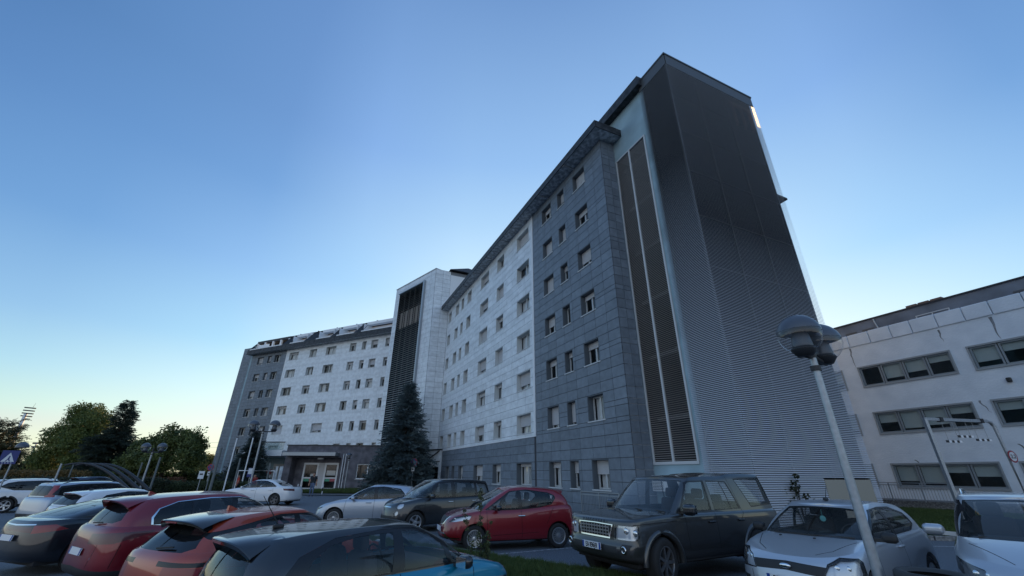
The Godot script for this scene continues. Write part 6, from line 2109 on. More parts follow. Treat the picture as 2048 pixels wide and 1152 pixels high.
func bushes() -> void:
	# blue-green conifer in front of the stair tower
	conifer("tall blue green conifer in front of the louvred stair tower", W(-11.2, 46.0), 11.1, func(f): return lerpf(3.6, 0.12, pow(f, 1.15)) * (1.0 if f > 0.1 else 0.85), Color(0.045, 0.07, 0.08), Color(0.11, 0.16, 0.17), 11, 0.3, 1.25, 0.95)
	conifer("smaller dark conifer at the slate end of the far wing, behind the flagpoles", W(-31.0, 53.0), 6.4, func(f): return lerpf(2.9, 0.1, f), Color(0.02, 0.035, 0.035), Color(0.05, 0.08, 0.075), 12, 0.25, 1.0, 0.8)
	var lg := Color(0.045, 0.075, 0.018)
	var ly := Color(0.2, 0.2, 0.04)
	leafy_tree("tallest leafy tree with sunlit yellow green right side, left of the dark conifer", W(-60.5, 62.0), 3.0, [[-1.2, 9.0, 0, 2.6, 2.3, 2.4], [1.4, 8.2, 0.6, 2.4, 2.0, 2.4], [-2.8, 6.2, 0.4, 2.4, 2.2, 2.4], [0.6, 5.6, 1.0, 3.0, 2.4, 2.8], [3.2, 5.6, -0.5, 2.0, 1.9, 2.2], [-3.4, 3.4, 0.6, 2.4, 2.0, 2.4], [1.8, 3.0, 0.8, 2.8, 2.0, 2.4]], lg, Color(0.14, 0.15, 0.035), 21, 60, 0.55, 0.27)
	conifer("dark spreading conifer with a ragged leaning top between two leafy trees", W(-51.6, 57.0), 10.6, func(f): return lerpf(5.2, 0.35, pow(f, 0.75)) * (0.85 + 0.25 * sin(f * 17.0)), Color(0.018, 0.03, 0.022), Color(0.05, 0.075, 0.05), 22, 0.1, 1.0, 1.0)
	leafy_tree("broad rounded dark green tree beside the hospital's far end", W(-42.6, 55.0), 2.2, [[-2.6, 4.2, 0, 2.2, 1.8, 2.2], [0.2, 5.2, 0.2, 2.5, 2.0, 2.4], [2.4, 5.0, -0.2, 1.9, 1.9, 2.2], [3.0, 3.4, 0.4, 1.8, 1.8, 2.0], [-0.4, 3.2, 1.0, 2.8, 1.7, 2.2], [-3.6, 2.6, 0.4, 2.0, 1.6, 2.0]], Color(0.035, 0.055, 0.016), Color(0.1, 0.12, 0.03), 23, 70, 0.5, 0.25)
	var far := [[-88, 75, 6.0, 3.5], [-81, 78, 5.0, 3.0], [-73, 76, 4.6, 3.0], [-66, 80, 4.4, 3.0], [-58, 84, 5.0, 3.2], [-52.5, 80, 4.6, 2.6], [-49.0, 78, 4.8, 2.2], [-47, 84, 5.4, 3.0]]
	var names := ["sunlit olive tree at the left edge behind the crossing sign", "low yellowish tree beside the small flood light masts", "ochre tinted tree at the foot of the tall leafy tree", "low tree behind the tall leafy tree's trunk", "yellow green tree behind the dark conifer", "yellow lit tree seen left of the hospital's far end", "bright yellow green tree close against the hospital's far end", "tree behind the no stopping sign by the far wing"]
	for i in far.size():
		var q: Array = far[i]
		leafy_tree(names[i], W(q[0], q[1]), 1.6, [[-q[3] * 0.5, q[2] * 0.6, 0, q[3] * 0.7, q[2] * 0.4, q[3] * 0.6], [q[3] * 0.45, q[2] * 0.66, 0.3, q[3] * 0.65, q[2] * 0.36, q[3] * 0.6], [0, q[2] * 0.32, 0.5, q[3], q[2] * 0.32, q[3] * 0.7]], Color(0.09, 0.1, 0.03), Color(0.24, 0.2, 0.05), 40 + i, 70, 0.6, 0.3, "trees beyond the car park")
	conifer("flat branched cedar at the left edge in front of the flood light mast", W(-81.5, 70.0), 8.9, func(f): return lerpf(4.6, 1.4, f), Color(0.03, 0.04, 0.02), Color(0.08, 0.09, 0.04), 60, 0.0, 0.7, 1.2, "cedar_tree")
	# clipped hedges and low planting at the far side of the car park
	var r := RandomNumberGenerator.new()
	r.seed = 5
	for hd in [["long clipped green hedge under the trees", -56.0, 53.0, -33.0, 58.0, 1.7, Color(0.03, 0.05, 0.012), Color(0.07, 0.09, 0.025)], ["low reddish hedge behind the curved steel arches", -48.0, 49.0, -37.5, 51.5, 1.1, Color(0.09, 0.035, 0.015), Color(0.2, 0.09, 0.04)], ["low ornamental shrubs along the edge of the planted bed by the flagpoles", -36.0, 44.0, -26.0, 46.5, 0.8, Color(0.03, 0.05, 0.02), Color(0.08, 0.1, 0.04)], ["dark shrubs behind the arches at the left", -46.0, 37.0, -32.0, 42.0, 1.2, Color(0.02, 0.03, 0.014), Color(0.05, 0.065, 0.03)], ["ochre hedge at the far left beyond the parked cars", -62.0, 47.0, -46.0, 49.0, 1.8, Color(0.1, 0.075, 0.02), Color(0.24, 0.15, 0.05)]]:
		var t := thing("hedge", hd[0], "hedge", W(hd[1], hd[2]))
		var xfs := []
		var cols := []
		var dir := W(hd[3], hd[4]) - W(hd[1], hd[2])
		for i in 2600:
			var a := r.randf()
			var yy: float = hd[5] * pow(r.randf(), 0.6)
			xfs.append(Transform3D(Basis(rnd_dir(r), r.randf() * TAU).scaled(Vector3.ONE * r.randf_range(0.7, 1.2)), dir * a + Vector3(r.randf_range(-0.5, 0.5), yy + r.randf_range(-0.1, 0.1), r.randf_range(-0.5, 0.5))))
			cols.append((hd[6] as Color).lerp(hd[7], r.randf()))
		var core := MB.new()
		var n := dir.normalized().cross(Vector3.UP) * 0.45
		for s in 10:
			var p := dir * (s + 0.5) / 10.0
			core.box(p + Vector3(0, hd[5] * 0.42, 0), Vector3(dir.length() / 10.0, hd[5] * 0.8, 0.7), Basis(dir.normalized(), Vector3.UP, n.normalized()))
		obj("branches", core, M["soil"], t)
		multi("foliage", leaf_clump(77, 14, 0.28, 0.16), M["leaf"], xfs, cols, t).set_meta("kind", "stuff")
	# tall weed in the planted strip, in front of the small red car
	var wt := thing("weed_plant", "tall leafy weed growing in front of the wine red hatchback's wheel", "plant", W(-0.49, 7.95, gh(-0.49, 7.95)))
	var xs := []
	var cs := []
	var stm := MB.new()
	for i in 9:
		var top := Vector3(r.randf_range(-0.16, 0.2), r.randf_range(0.7, 1.2), r.randf_range(-0.15, 0.15))
		if i == 0:
			top = Vector3(-0.03, 1.82, 0)
		if i == 1:
			top = Vector3(0.16, 1.3, 0.05)
		if i == 2:
			top = Vector3(-0.3, 1.5, 0.05)
		var mid := top * 0.5 + Vector3(r.randf_range(-0.05, 0.05), 0.05, 0)
		stm.tube([Vector3(r.randf_range(-0.05, 0.05), 0, 0), mid, top], [0.008, 0.006, 0.002], 5, false)
		for k in int(26 * top.y):
			var f := pow(r.randf(), 0.8)
			var p := mid.lerp(top, f * 2 - 1) if f > 0.5 else (mid * f * 2)
			xs.append(Transform3D(Basis(rnd_dir(r), r.randf() * TAU).scaled(Vector3.ONE * lerpf(1.1, 0.5, f)), p + rnd_dir(r) * 0.08 * (1.2 - f)))
			cs.append(Color(0.03, 0.045, 0.012).lerp(Color(0.09, 0.1, 0.03), r.randf()))
	obj("stems", stm, M["bark"], wt)
	multi("leaves", leaf_clump(90, 7, 0.06, 0.055, 1.5), M["leaf"], xs, cs, wt)
	# sapling at the foot of the louvred tower
	var sp := thing("sapling", "thin dark sapling in front of the louvred tower's lower slats", "plant", W(10.05, 16.0))
	xs = []
	cs = []
	stm = MB.new()
	for i in 7:
		var top := [Vector3(0.05, 1.85, 0), Vector3(-0.55, 1.4, 0), Vector3(0.3, 1.25, 0), Vector3(-0.2, 1.6, 0.1), Vector3(0.5, 1.0, 0), Vector3(-0.4, 1.0, 0), Vector3(0.1, 1.5, -0.2)][i] as Vector3
		stm.tube([Vector3.ZERO, Vector3(top.x * 0.3, top.y * 0.6, top.z * 0.3), top], [0.02, 0.012, 0.004], 5, false)
		for k in 9:
			xs.append(Transform3D(Basis(rnd_dir(r), r.randf() * TAU), top * r.randf_range(0.72, 1.02) + rnd_dir(r) * 0.09))
			cs.append(Color(0.015, 0.025, 0.012).lerp(Color(0.04, 0.05, 0.025), r.randf()))
	obj("stems", stm, M["bark"], sp)
	multi("leaves", leaf_clump(91, 6, 0.08, 0.1), M["leaf"], xs, cs, sp)

func grass_on(poly: Array, n: int, h: float, label: String, sd: int, lift := 0.0) -> void:
	var r := RandomNumberGenerator.new()
	r.seed = sd
	var pg := pv(poly)
	var bb := Rect2(pg[0], Vector2.ZERO)
	for p in pg:
		bb = bb.expand(p)
	var mb := MB.new()
	for i in 9:
		var a := r.randf() * TAU
		var d := Vector3(cos(a), 0, sin(a))
		var p := d * r.randf() * 0.05
		var w := Vector3(-d.z, 0, d.x) * 0.006
		var hh := h * r.randf_range(0.6, 1.2)
		mb.tri(p - w, p + w, p + d * hh * 0.4 + Vector3(0, hh, 0))
	var xfs := []
	var cols := []
	while xfs.size() < n:
		var p := bb.position + Vector2(r.randf(), r.randf()) * bb.size
		if Geometry2D.is_point_in_polygon(p, pg):
			xfs.append(Transform3D(Basis(Vector3.UP, r.randf() * TAU).scaled(Vector3.ONE * r.randf_range(0.6, 1.3)), W(p.x, p.y, gh(p.x, p.y) + lift)))
			cols.append(Color(0.035, 0.07, 0.012).lerp(Color(0.09, 0.12, 0.03), r.randf()))
	var o := multi("grass", mb.mesh(), M["grass"], xfs, cols, self)
	tag(o, label, "grass", "", "stuff")


# ---------------------------------------------------------------- ground
func sheet(called: String, poly: Array, m: Material, lift: float, step := 1.0) -> void:
	# polygon (x, forward) draped over the ground
	var pg := pv(poly)
	var bb := Rect2(pg[0], Vector2.ZERO)
	for p in pg:
		bb = bb.expand(p)
	var mb := MB.new()
	var nx := int(ceil(bb.size.x / step))
	var ny := int(ceil(bb.size.y / step))
	for i in nx:
		for j in ny:
			var a := bb.position + Vector2(i, j) * step
			var cell := pv([a.x, a.y, a.x + step, a.y, a.x + step, a.y + step, a.x, a.y + step])
			for q in Geometry2D.intersect_polygons(cell, pg):
				var t := Geometry2D.triangulate_polygon(q)
				for k in range(0, t.size(), 3):
					var v := []
					for e in 3:
						var p: Vector2 = q[t[k + e]]
						v.append(W(p.x, p.y, gh(p.x, p.y) + lift))
					if (v[1] - v[0]).cross(v[2] - v[0]).y < 0:
						v = [v[0], v[2], v[1]]
					mb.tri(v[0], v[1], v[2])
	struct(called, mb, m)

func stripe(a: Vector2, b: Vector2, w: float, lift: float) -> void:
	var d := (b - a).normalized()
	var n := Vector2(-d.y, d.x) * w * 0.5
	sheet("bay_line", [a.x - n.x, a.y - n.y, b.x - n.x, b.y - n.y, b.x + n.x, b.y + n.y, a.x + n.x, a.y + n.y], M["line_paint"], lift, 2.0)

func kerb_line(pts: Array, h := 0.12) -> void:
	for i in pts.size() - 1:
		var a: Vector2 = pts[i]
		var b: Vector2 = pts[i + 1]
		var n := maxi(1, int((b - a).length() / 1.0))
		for k in n:
			var p := a.lerp(b, (k + 0.02) / n)
			var q := a.lerp(b, (k + 0.98) / n)
			var mb := MB.new()
			mb.bar(W(p.x, p.y, gh(p.x, p.y) + h * 0.5 - 0.03), W(q.x, q.y, gh(q.x, q.y) + h * 0.5 - 0.03), 0.14, h + 0.06)
			struct("kerb", mb, M["kerb"])

func grounds() -> void:
	var g := MB.new()
	g.quad(Vector3(-900, -0.35, 900), Vector3(900, -0.35, 900), Vector3(900, -0.35, -900), Vector3(-900, -0.35, -900))
	struct("ground", g, M["earth"])
	sheet("parking_lot", [-70.0, -20.0, 75.0, -20.0, 75.0, 95.0, -110.0, 95.0, -110.0, 20.0], M["asphalt"], 0.0, 2.0)
	# planted strip between the two rows of cars: s runs from its far to its near edge
	var u := Vector2(0.795, -0.606)
	var n := Vector2(-0.606, -0.795)
	var o := Vector2(0.07, 11.15)
	var st := []
	for q in [[-30.0, 0.08], [9.0, 0.08], [9.0, 2.35], [-30.0, 2.35]]:
		var p: Vector2 = o + u * q[0] + n * q[1]
		st.append_array([p.x, p.y])
	sheet("planted_strip", st, M["soil"], 0.07, 0.8)
	kerb_line([o + u * -14.0, o + u * 9.0], 0.1)
	grass_on([(o + u * -6.0 + n * 0.1).x, (o + u * -6.0 + n * 0.1).y, (o + u * 7.0 + n * 0.1).x, (o + u * 7.0 + n * 0.1).y, (o + u * 7.0 + n * 2.3).x, (o + u * 7.0 + n * 2.3).y, (o + u * -6.0 + n * 2.3).x, (o + u * -6.0 + n * 2.3).y], 16000, 0.1, "rough green grass of the planted strip in front of the parked cars", 71, 0.07)
	# bay lines of the upper row
	var dirv := Vector2(sin(deg_to_rad(62.0)), cos(deg_to_rad(62.0)))
	for i in 7:
		var a := Vector2(-0.32, 12.09) + u * (2.62 * (i - 3)) - dirv * 0.4
		stripe(a, a + dirv * 5.2, 0.11, 0.004)
	stripe(Vector2(11.0, 13.9), Vector2(19.0, 13.4), 0.12, 0.004)
	stripe(Vector2(-6.0, 23.5), Vector2(9.0, 19.0), 0.12, 0.004)
	# verge beside the louvred tower
	var vg := [8.2, 15.6, 11.2, 15.75, 15.5, 14.6, 26.0, 18.0, 34.0, 27.6, 22.0, 27.2, 15.0, 18.6, 8.6, 15.7]
	sheet("verge", vg, M["soil"], 0.09, 1.0)
	kerb_line([Vector2(8.0, 15.2), Vector2(11.2, 15.65), Vector2(15.6, 14.5), Vector2(26.0, 17.8)], 0.13)
	grass_on(vg, 30000, 0.14, "green lawn verge beside the louvred tower and the ramp", 72, 0.09)
	stripe(Vector2(16.5, 22.6), Vector2(18.4, 22.0), 0.1, 0.16)
	stripe(Vector2(20.6, 22.6), Vector2(23.5, 22.2), 0.1, 0.16)
	# pavement along the near wing
	var pv0 := MAIN_XF * Vector3(-48, 0, 0.05)
	var pv1 := MAIN_XF * Vector3(-10.6, 0, 0.05)
	var pv2 := MAIN_XF * Vector3(-10.6, 0, 1.9)
	var pv3 := MAIN_XF * Vector3(-48, 0, 1.9)
	sheet("pavement", [pv0.x, -pv0.z, pv1.x, -pv1.z, pv2.x, -pv2.z, pv3.x, -pv3.z], M["paving"], 0.11, 1.5)
	kerb_line([Vector2(pv2.x, -pv2.z), Vector2(pv3.x, -pv3.z)], 0.12)
	sheet("forecourt", [-34.0, 41.0, -9.0, 41.0, -9.0, 56.0, -34.0, 57.0], M["paving"], 0.06, 3.0)
	var lw := [-24.0, 44.0, -9.5, 43.0, -8.5, 49.5, -14.0, 53.6, -19.0, 53.6, -24.0, 46.0]
	sheet("lawn", lw, M["soil"], 0.1, 2.0)
	grass_on(lw, 14000, 0.2, "lawn around the big conifer in front of the pavilion", 73, 0.1)
	# ground of the bed under the trees
	sheet("planted_bed", [-110.0, 46.0, -33.5, 43.0, -33.5, 95.0, -110.0, 95.0], M["soil"], 0.05, 6.0)
	# ramp in front of the white building
	var rp := MB.new()
	rp.span(Vector3(0, 0, -1.0), Vector3(16.0, 0.55, 1.0))
	var ro := struct("ramp", rp, M["kerb"])
	ro.transform = MAIN_XF * Transform3D(Basis.IDENTITY, Vector3(-23.0, 0, -20.6))


# ---------------------------------------------------------------- street furniture
func globe(parent: Node3D, at: Vector3, r: float) -> void:
	var g := MB.new()
	g.ball(Vector3.ZERO, Vector3(r, r, r), 20, 32)
	var o := put("globe", g.mesh(), M["globe"], parent, at)
	var c := MB.new()
	c.ball(Vector3.ZERO, Vector3(r, r, r) * 1.006, 10, 32, Basis.IDENTITY, 0.12, PI / 2)
	c.lathe([Vector2(r * 0.978, r * 0.115), Vector2(r * 0.6, r * 0.2), Vector2(0.0, r * 0.24)], 28)
	put("cap", c.mesh(), M["cap_grey"], o)
	var i := MB.new()
	i.lathe([Vector2(r * 0.42, -r * 0.72), Vector2(r * 0.46, -r * 0.6), Vector2(r * 0.4, -r * 0.1), Vector2(r * 0.3, r * 0.1), Vector2(0, r * 0.14)], 20)
	put("lamp_unit", i.mesh(), M["cap_grey"], o)
	var b := MB.new()
	b.lathe([Vector2(0, -r * 1.16), Vector2(r * 0.34, -r * 1.14), Vector2(r * 0.56, -r * 0.82), Vector2(r * 0.5, -r * 0.7), Vector2(0, -r * 0.7)], 24)
	put("holder", b.mesh(), M["dark_metal"], o)

func lamp_post(label: String, at: Vector3, h: float, arms: Array, gr: float, r0: float, r1: float, group := "globe lamp posts") -> Node3D:
	var t := thing("lamp_post", label, "lamp post", at, 0.0, group)
	var p := MB.new()
	p.tube([Vector3.ZERO, Vector3(0, h * 0.25, 0), Vector3(0, h, 0)], [r0, r0 * 0.96, r1], 14)
	obj("post", p, M["galv"], t)
	var c := MB.new()
	c.tube([Vector3(0, h - 0.16, 0), Vector3(0, h - 0.1, 0)], [r1 * 1.5, r1 * 1.5], 14)
	if arms.size() > 1:
		c.tube([Vector3(0, h, 0), Vector3(0, h + gr * 1.0, 0)], [r1 * 1.25, r1 * 1.0], 12)
	obj("collar", c, M["dark_metal"], t)
	for a in arms:
		var d := Vector3(cos(a[0]), 0, sin(a[0])) * float(a[1])
		var top := Vector3(d.x, h + gr * 1.15 + a[2], d.z)
		if a[1] > 0.05:
			var m := MB.new()
			m.tube([Vector3(0, h + gr * 0.1, 0), Vector3(d.x * 0.5, h + gr * 0.02 + a[2] * 0.4, d.z * 0.5), Vector3(d.x * 0.92, h + gr * 0.05 + a[2], d.z * 0.92), top - Vector3(0, gr * 0.95, 0)], [r1 * 0.8, r1 * 0.7, r1 * 0.7, r1 * 0.8], 8)
			obj("arm", m, M["dark_metal"], t)
		globe(t, top, gr)
	return t

func pole(called: String, label: String, cat: String, at: Vector3, h: float, r: float, m: String, group := "") -> Node3D:
	var t := thing(called, label, cat, at, 0.0, group)
	var p := MB.new()
	p.tube([Vector3.ZERO, Vector3(0, h, 0)], [r, r * 0.85], 10)
	obj("pole", p, M[m], t)
	return t

func round_sign(parent: Node3D, at: Vector3, r: float, turn: float) -> void:
	var b := Basis(Vector3.UP, turn)
	var xf := Transform3D(b * Basis(Vector3.RIGHT, PI / 2), at)
	var a := MB.new()
	a.lathe([Vector2(0, -0.012), Vector2(r, -0.012), Vector2(r, 0.0), Vector2(0, 0.0)], 28, xf)
	obj("sign_plate", a, M["sign_red"], parent)
	var c := MB.new()
	c.lathe([Vector2(0, 0.004), Vector2(r * 0.78, 0.004), Vector2(r * 0.78, 0.002)], 28, xf)
	obj("sign_face", c, M["sign_blue"], parent)
	for s in [-1, 1]:
		var x := MB.new()
		x.box(Vector3.ZERO, Vector3(r * 1.56, r * 0.16, 0.003))
		put("sign_bar", x.mesh(), M["sign_red"], parent, at + b * Vector3(0, 0, 0.008 + 0.002 * s), b * Basis(Vector3.BACK, PI / 4 * s))

func furniture() -> void:
	# the near double lamp: one globe towards us, the other behind
	lamp_post("tall galvanised double globe lamp post rising in front of the silver hatchback", W(3.75, 5.0, gh(3.75, 5.0)), 3.36, [[deg_to_rad(150.0), 0.16, 0.0], [deg_to_rad(-30.0), 0.3, -0.04]], 0.245, 0.052, 0.038)
	lamp_post("double globe lamp post between the flagpoles and the entrance, dark half caps", W(-21.75, 38.0), 5.1, [[0.0, 0.92, 0.0], [PI, 0.92, 0.0]], 0.45, 0.09, 0.07)
	lamp_post("slim single globe lamp post in front of the slate plinth, near the middle", W(0.06, 36.0), 3.6, [[0.0, 0.0, 0.0]], 0.27, 0.06, 0.05)
	lamp_post("double globe lamp post in front of the broad rounded tree", W(-30.8, 38.0), 3.35, [[0.0, 0.7, 0.0], [PI, 0.7, 0.0]], 0.36, 0.08, 0.06)
	lamp_post("single globe lamp post by the pavilion's downpipes", W(-18.4, 50.5), 3.3, [[0.0, 0.0, 0.0]], 0.3, 0.06, 0.05)
	lamp_post("single globe lamp post between the height portal's legs at the right", W(36.5, 33.8), 3.9, [[0.0, 0.0, 0.0]], 0.45, 0.08, 0.06)
	# flagpoles
	for q in [[-28.25, 45.0, 5.1, "left of the pair of bare white flagpoles by the dark conifer"], [-27.2, 46.0, 5.2, "right of the pair of bare white flagpoles, next to the entrance canopy"]]:
		var f := pole("flagpole", q[3], "flagpole", W(q[0], q[1]), q[2], 0.07, "white_trim", "flagpoles")
		var b := MB.new()
		b.ball(Vector3(0, q[2] + 0.05, 0), Vector3(0.09, 0.09, 0.09), 8, 12)
		obj("finial", b, M["dark_metal"], f)
	# assorted wooden and steel posts in the planted beds
	for q in [[-27.6, 35.0, 2.9, 0.08, "thick grey post right of the leaning double lamp post"], [-24.0, 36.5, 3.7, 0.11, "tallest thick weathered post beside the shrubs"], [-21.9, 36.0, 2.9, 0.07, "dark metal post left of the no stopping sign"], [-26.0, 39.0, 2.7, 0.05, "thin steel post in front of the hedge"], [-33.0, 40.0, 2.6, 0.07, "thin pale post left of the small white notice"], [-42.0, 43.0, 2.5, 0.06, "slim post standing behind the steel arches"], [-21.0, 39.0, 2.6, 0.07, "slender post close to the no stopping sign"]]:
		pole("post", q[4], "post", W(q[0], q[1]), q[2], q[3], "post_grey", "posts in the planted beds")
	var gp := thing("goal_frame", "low white tubular frame in front of the hedge", "frame", W(-26.0, 43.0))
	var gm := MB.new()
	gm.tube([Vector3(0, 0, 0), Vector3(0, 2.0, 0), Vector3(3.4, 2.0, 0), Vector3(3.4, 0, 0)], [0.05, 0.05, 0.05, 0.05], 8)
	obj("bar", gm, M["white_trim"], gp)
	# curved dark steel arches behind the left row of cars
	var ar := thing("shelter_arches", "three curved dark steel arches of a bicycle shelter at the left", "shelter", W(-26.0, 31.0))
	for i in 3:
		var am := MB.new()
		var pts := []
		var rad := []
		for k in 13:
			var a := k / 12.0
			pts.append(Vector3(0.3 - 5.2 * a, 0.6 + 1.75 * sin(a * PI * 0.62) , -i * 0.8))
			rad.append(lerpf(0.13, 0.05, a))
		am.tube(pts, rad, 6)
		obj("arch", am, M["dark_metal"], ar)
	# pedestrian crossing sign at the left edge
	var cs := thing("road_sign", "blue square pedestrian crossing sign on two poles at the left edge", "road sign", W(-24.8, 22.0, gh(-24.8, 22.0)), 0.5)
	for s in [-0.16, 0.16]:
		var pm := MB.new()
		pm.tube([Vector3(s, 0, 0), Vector3(s, 2.6, 0)], [0.035, 0.035], 8)
		obj("pole", pm, M["galv"], cs)
	put("sign_plate", box_mesh(Vector3(0.62, 0.62, 0.02)), M["sign_blue"], cs, Vector3(0, 2.65, 0.045))
	var trm := MB.new()
	trm.prism(pv([-0.24, -0.22, 0.24, -0.22, 0.0, 0.2]), 0.0, 0.004)
	put("sign_triangle", trm.mesh(), M["sign_white"], cs, Vector3(0, 2.66, 0.058))
	var man := MB.new()
	man.prism(disc(Vector2(0.02, 0.06), 0.028, 10), 0, 0.004)
	man.prism(pv([-0.01, 0.03, 0.04, 0.03, 0.045, -0.06, 0.1, -0.16, 0.06, -0.16, 0.01, -0.08, -0.05, -0.16, -0.09, -0.16, -0.02, -0.05]), 0, 0.004)
	put("sign_figure", man.mesh(), M["sign_blue"], cs, Vector3(0, 2.62, 0.064))
	for k in 4:
		put("sign_stripe", box_mesh(Vector3(0.05, 0.03, 0.004)), M["sign_white"], cs, Vector3(-0.15 + k * 0.1, 2.39, 0.058))
	var lp2 := MB.new()
	lp2.ball(Vector3(0.1, 3.12, -0.5), Vector3(0.26, 0.26, 0.26), 10, 16, Basis.IDENTITY, 0.0, PI / 2)
	obj("lamp_cap", lp2, M["cap_grey"], cs)
	pole("post", "thin leaning grey post with a small plate near the left edge", "post", W(-23.6, 23.5), 2.2, 0.05, "galv", "posts in the planted beds")
	# no stopping signs
	for q in [[-9.6, 44.0, 2.85, 0.38, "red and blue no stopping sign with a small plate, in front of the big conifer"], [-30.5, 45.6, 2.3, 0.33, "red and blue no stopping sign by the hospital's far end"]]:
		var s := pole("road_sign", q[4], "road sign", W(q[0], q[1]), q[2] + 0.3, 0.04, "galv", "no stopping signs")
		round_sign(s, Vector3(0, q[2], 0.06), q[3], 0.0)
		put("sub_plate", box_mesh(Vector3(0.3, 0.36, 0.012)), M["sign_white"], s, Vector3(0, q[2] - q[3] - 0.24, 0.05))
		put("sub_symbol", box_mesh(Vector3(0.12, 0.14, 0.006)), M["ink"], s, Vector3(0, q[2] - q[3] - 0.24, 0.06))
	var bp := pole("road_sign", "small blue and white parking sign between the flagpoles", "road sign", W(-25.4, 44.0), 1.7, 0.035, "galv")
	put("sign_plate", box_mesh(Vector3(0.6, 0.8, 0.02)), M["sign_blue"], bp, Vector3(0, 1.85, 0.04))
	put("sign_face", box_mesh(Vector3(0.48, 0.5, 0.006)), M["sign_white"], bp, Vector3(0, 1.96, 0.055))
	var nt := pole("notice_board", "small white notice on a thin post in front of the hedge", "sign", W(-27.4, 40.0), 1.4, 0.035, "galv")
	put("board", box_mesh(Vector3(0.5, 0.62, 0.02)), M["sign_white"], nt, Vector3(0, 1.62, 0.03))
	put("print", box_mesh(Vector3(0.3, 0.12, 0.004)), M["ink"], nt, Vector3(0, 1.68, 0.043))
	# height limit portal at the right
	var po := thing("height_portal", "grey steel height limit portal with hanging striped bars at the right", "portal", W(19.0, 19.6))
	var a0 := Vector3(0, 0, 0)
	var top := 4.25
	var pa := Vector3(0, top, 0)
	var pb := Vector3(3.9, top, -0.75)
	var pm2 := MB.new()
	pm2.bar(a0, pa, 0.13, 0.13)
	obj("post", pm2, M["galv"], po)
	var pm3 := MB.new()
	pm3.bar(pa - Vector3(0.06, 0, 0), pb - Vector3(0.35, 0, -0.07), 0.13, 0.13)
	obj("beam", pm3, M["galv"], po)
	var pm4 := MB.new()
	pm4.tube([pb - Vector3(0.36, 0, -0.07), pb + Vector3(-0.12, -0.05, 0.02), pb + Vector3(0, -0.25, 0), Vector3(pb.x, 0, pb.z)], [0.07, 0.07, 0.07, 0.07], 10)
	obj("post", pm4, M["galv"], po)
	for q in [0.22, 0.82]:
		var cl := MB.new()
		cl.bar(pa.lerp(pb, q - 0.02), pa.lerp(pb, q + 0.02), 0.2, 0.2)
		obj("clamp", cl, M["dark_metal"], po)
	for i in 3:
		var q: float = [0.3, 0.5, 0.75][i]
		var c := pa.lerp(pb, q) - Vector3(0, [0.95, 0.72, 0.85][i], 0)
		var d := (pb - pa).normalized()
		for s in [-0.3, 0.3]:
			var ch := MB.new()
			ch.tube([c + d * float(s), Vector3(c.x + d.x * s, lerpf(pa.y, pb.y, q), c.z + d.z * s)], [0.008, 0.008], 5)
			obj("chain", ch, M["steel"], po)
		for k in 6:
			var st := MB.new()
			st.box(c + d * (k - 2.5) * 0.15, Vector3(0.145, 0.1, 0.03), Basis(d, Vector3.UP, d.cross(Vector3.UP)))
			obj("striped_bar", st, M["dark_metal"] if k % 2 == 0 else M["white_trim"], po)
	var xf := Transform3D(Basis(Vector3.UP, 0.2) * Basis(Vector3.RIGHT, PI / 2), pb + Vector3(0.1, -1.55, 0.1))
	var lm := MB.new()
	lm.lathe([Vector2(0, 0), Vector2(0.26, 0.0), Vector2(0.26, 0.012), Vector2(0.2, 0.014)], 24, xf)
	obj("sign_plate", lm, M["sign_red"], po)
	var ln := MB.new()
	ln.lathe([Vector2(0.0, 0.018), Vector2(0.2, 0.018)], 24, xf)
	obj("sign_face", ln, M["sign_white"], po)
	text(po, "lettering", "2.2", 0.16, M["ink"], pb + Vector3(0.11, -1.55, 0.125), Basis(Vector3.UP, 0.2))
	# railing of the ramp
	rail("ramp railing of grey bars in front of the white building", MAIN_XF * Transform3D(Basis.IDENTITY, Vector3(-21.8, 0.5, -19.4)), 9.0, 1.0, 0.14, 0.0)
	rail("grey steel railing against the slate plinth, right of the red and white bollard", MAIN_XF * Transform3D(Basis.IDENTITY, Vector3(-18.7, 0.1, 0.75)), 2.9, 1.0, 0.12, 0.0)
	# red and white bollards with a chain
	var spots := [MAIN_XF * Vector3(-19.6, 0, 1.9), MAIN_XF * Vector3(-22.6, 0, 1.9), W(-11.6, 42.5), W(-17.4, 42.3), W(-19.6, 42.0)]
	var lab := ["red and white banded bollard left of the plinth railing", "white topped bollard behind the red hatchback's tail", "bollard behind the silver blue hatchback, holding a chain", "black and white bollard to the right of the standing man", "black and white bollard at the standing man's left leg"]
	for i in 5:
		var b := thing("bollard", lab[i], "bollard", spots[i], 0.0, "bollards with chains")
		var cols := ["sign_white", "sign_red", "sign_white"] if i < 3 else ["sign_white", "ink", "sign_white"]
		for k in 3:
			var bm := MB.new()
			bm.tube([Vector3(0, k * 0.3, 0), Vector3(0, k * 0.3 + 0.3, 0)], [0.05, 0.05], 12)
			obj("band", bm, M[cols[k]], b)
	for q in [[spots[0], spots[1], "white plastic chain sagging between two bollards by the plinth"], [spots[2], W(-8.6, 42.8), "white chain sagging in front of the big conifer"]]:
		var cm := MB.new()
		var pts := []
		var rad := []
		for k in 13:
			var f := k / 12.0
			pts.append((q[0] as Vector3).lerp(q[1], f) + Vector3(0, 0.86 - 0.45 * 4.0 * f * (1 - f), 0))
			rad.append(0.018)
		cm.tube(pts, rad, 6)
		tag(obj("chain", cm, M["sign_white"], self), q[2], "chain")
	# litter bin by the near lamp post: hoop, bag, old tyre on top
	var bin := thing("litter_bin", "litter bin hoop with a hanging white plastic bag beside the near lamp post", "litter bin", W(4.05, 4.72, gh(4.05, 4.72)))
	var hp := MB.new()
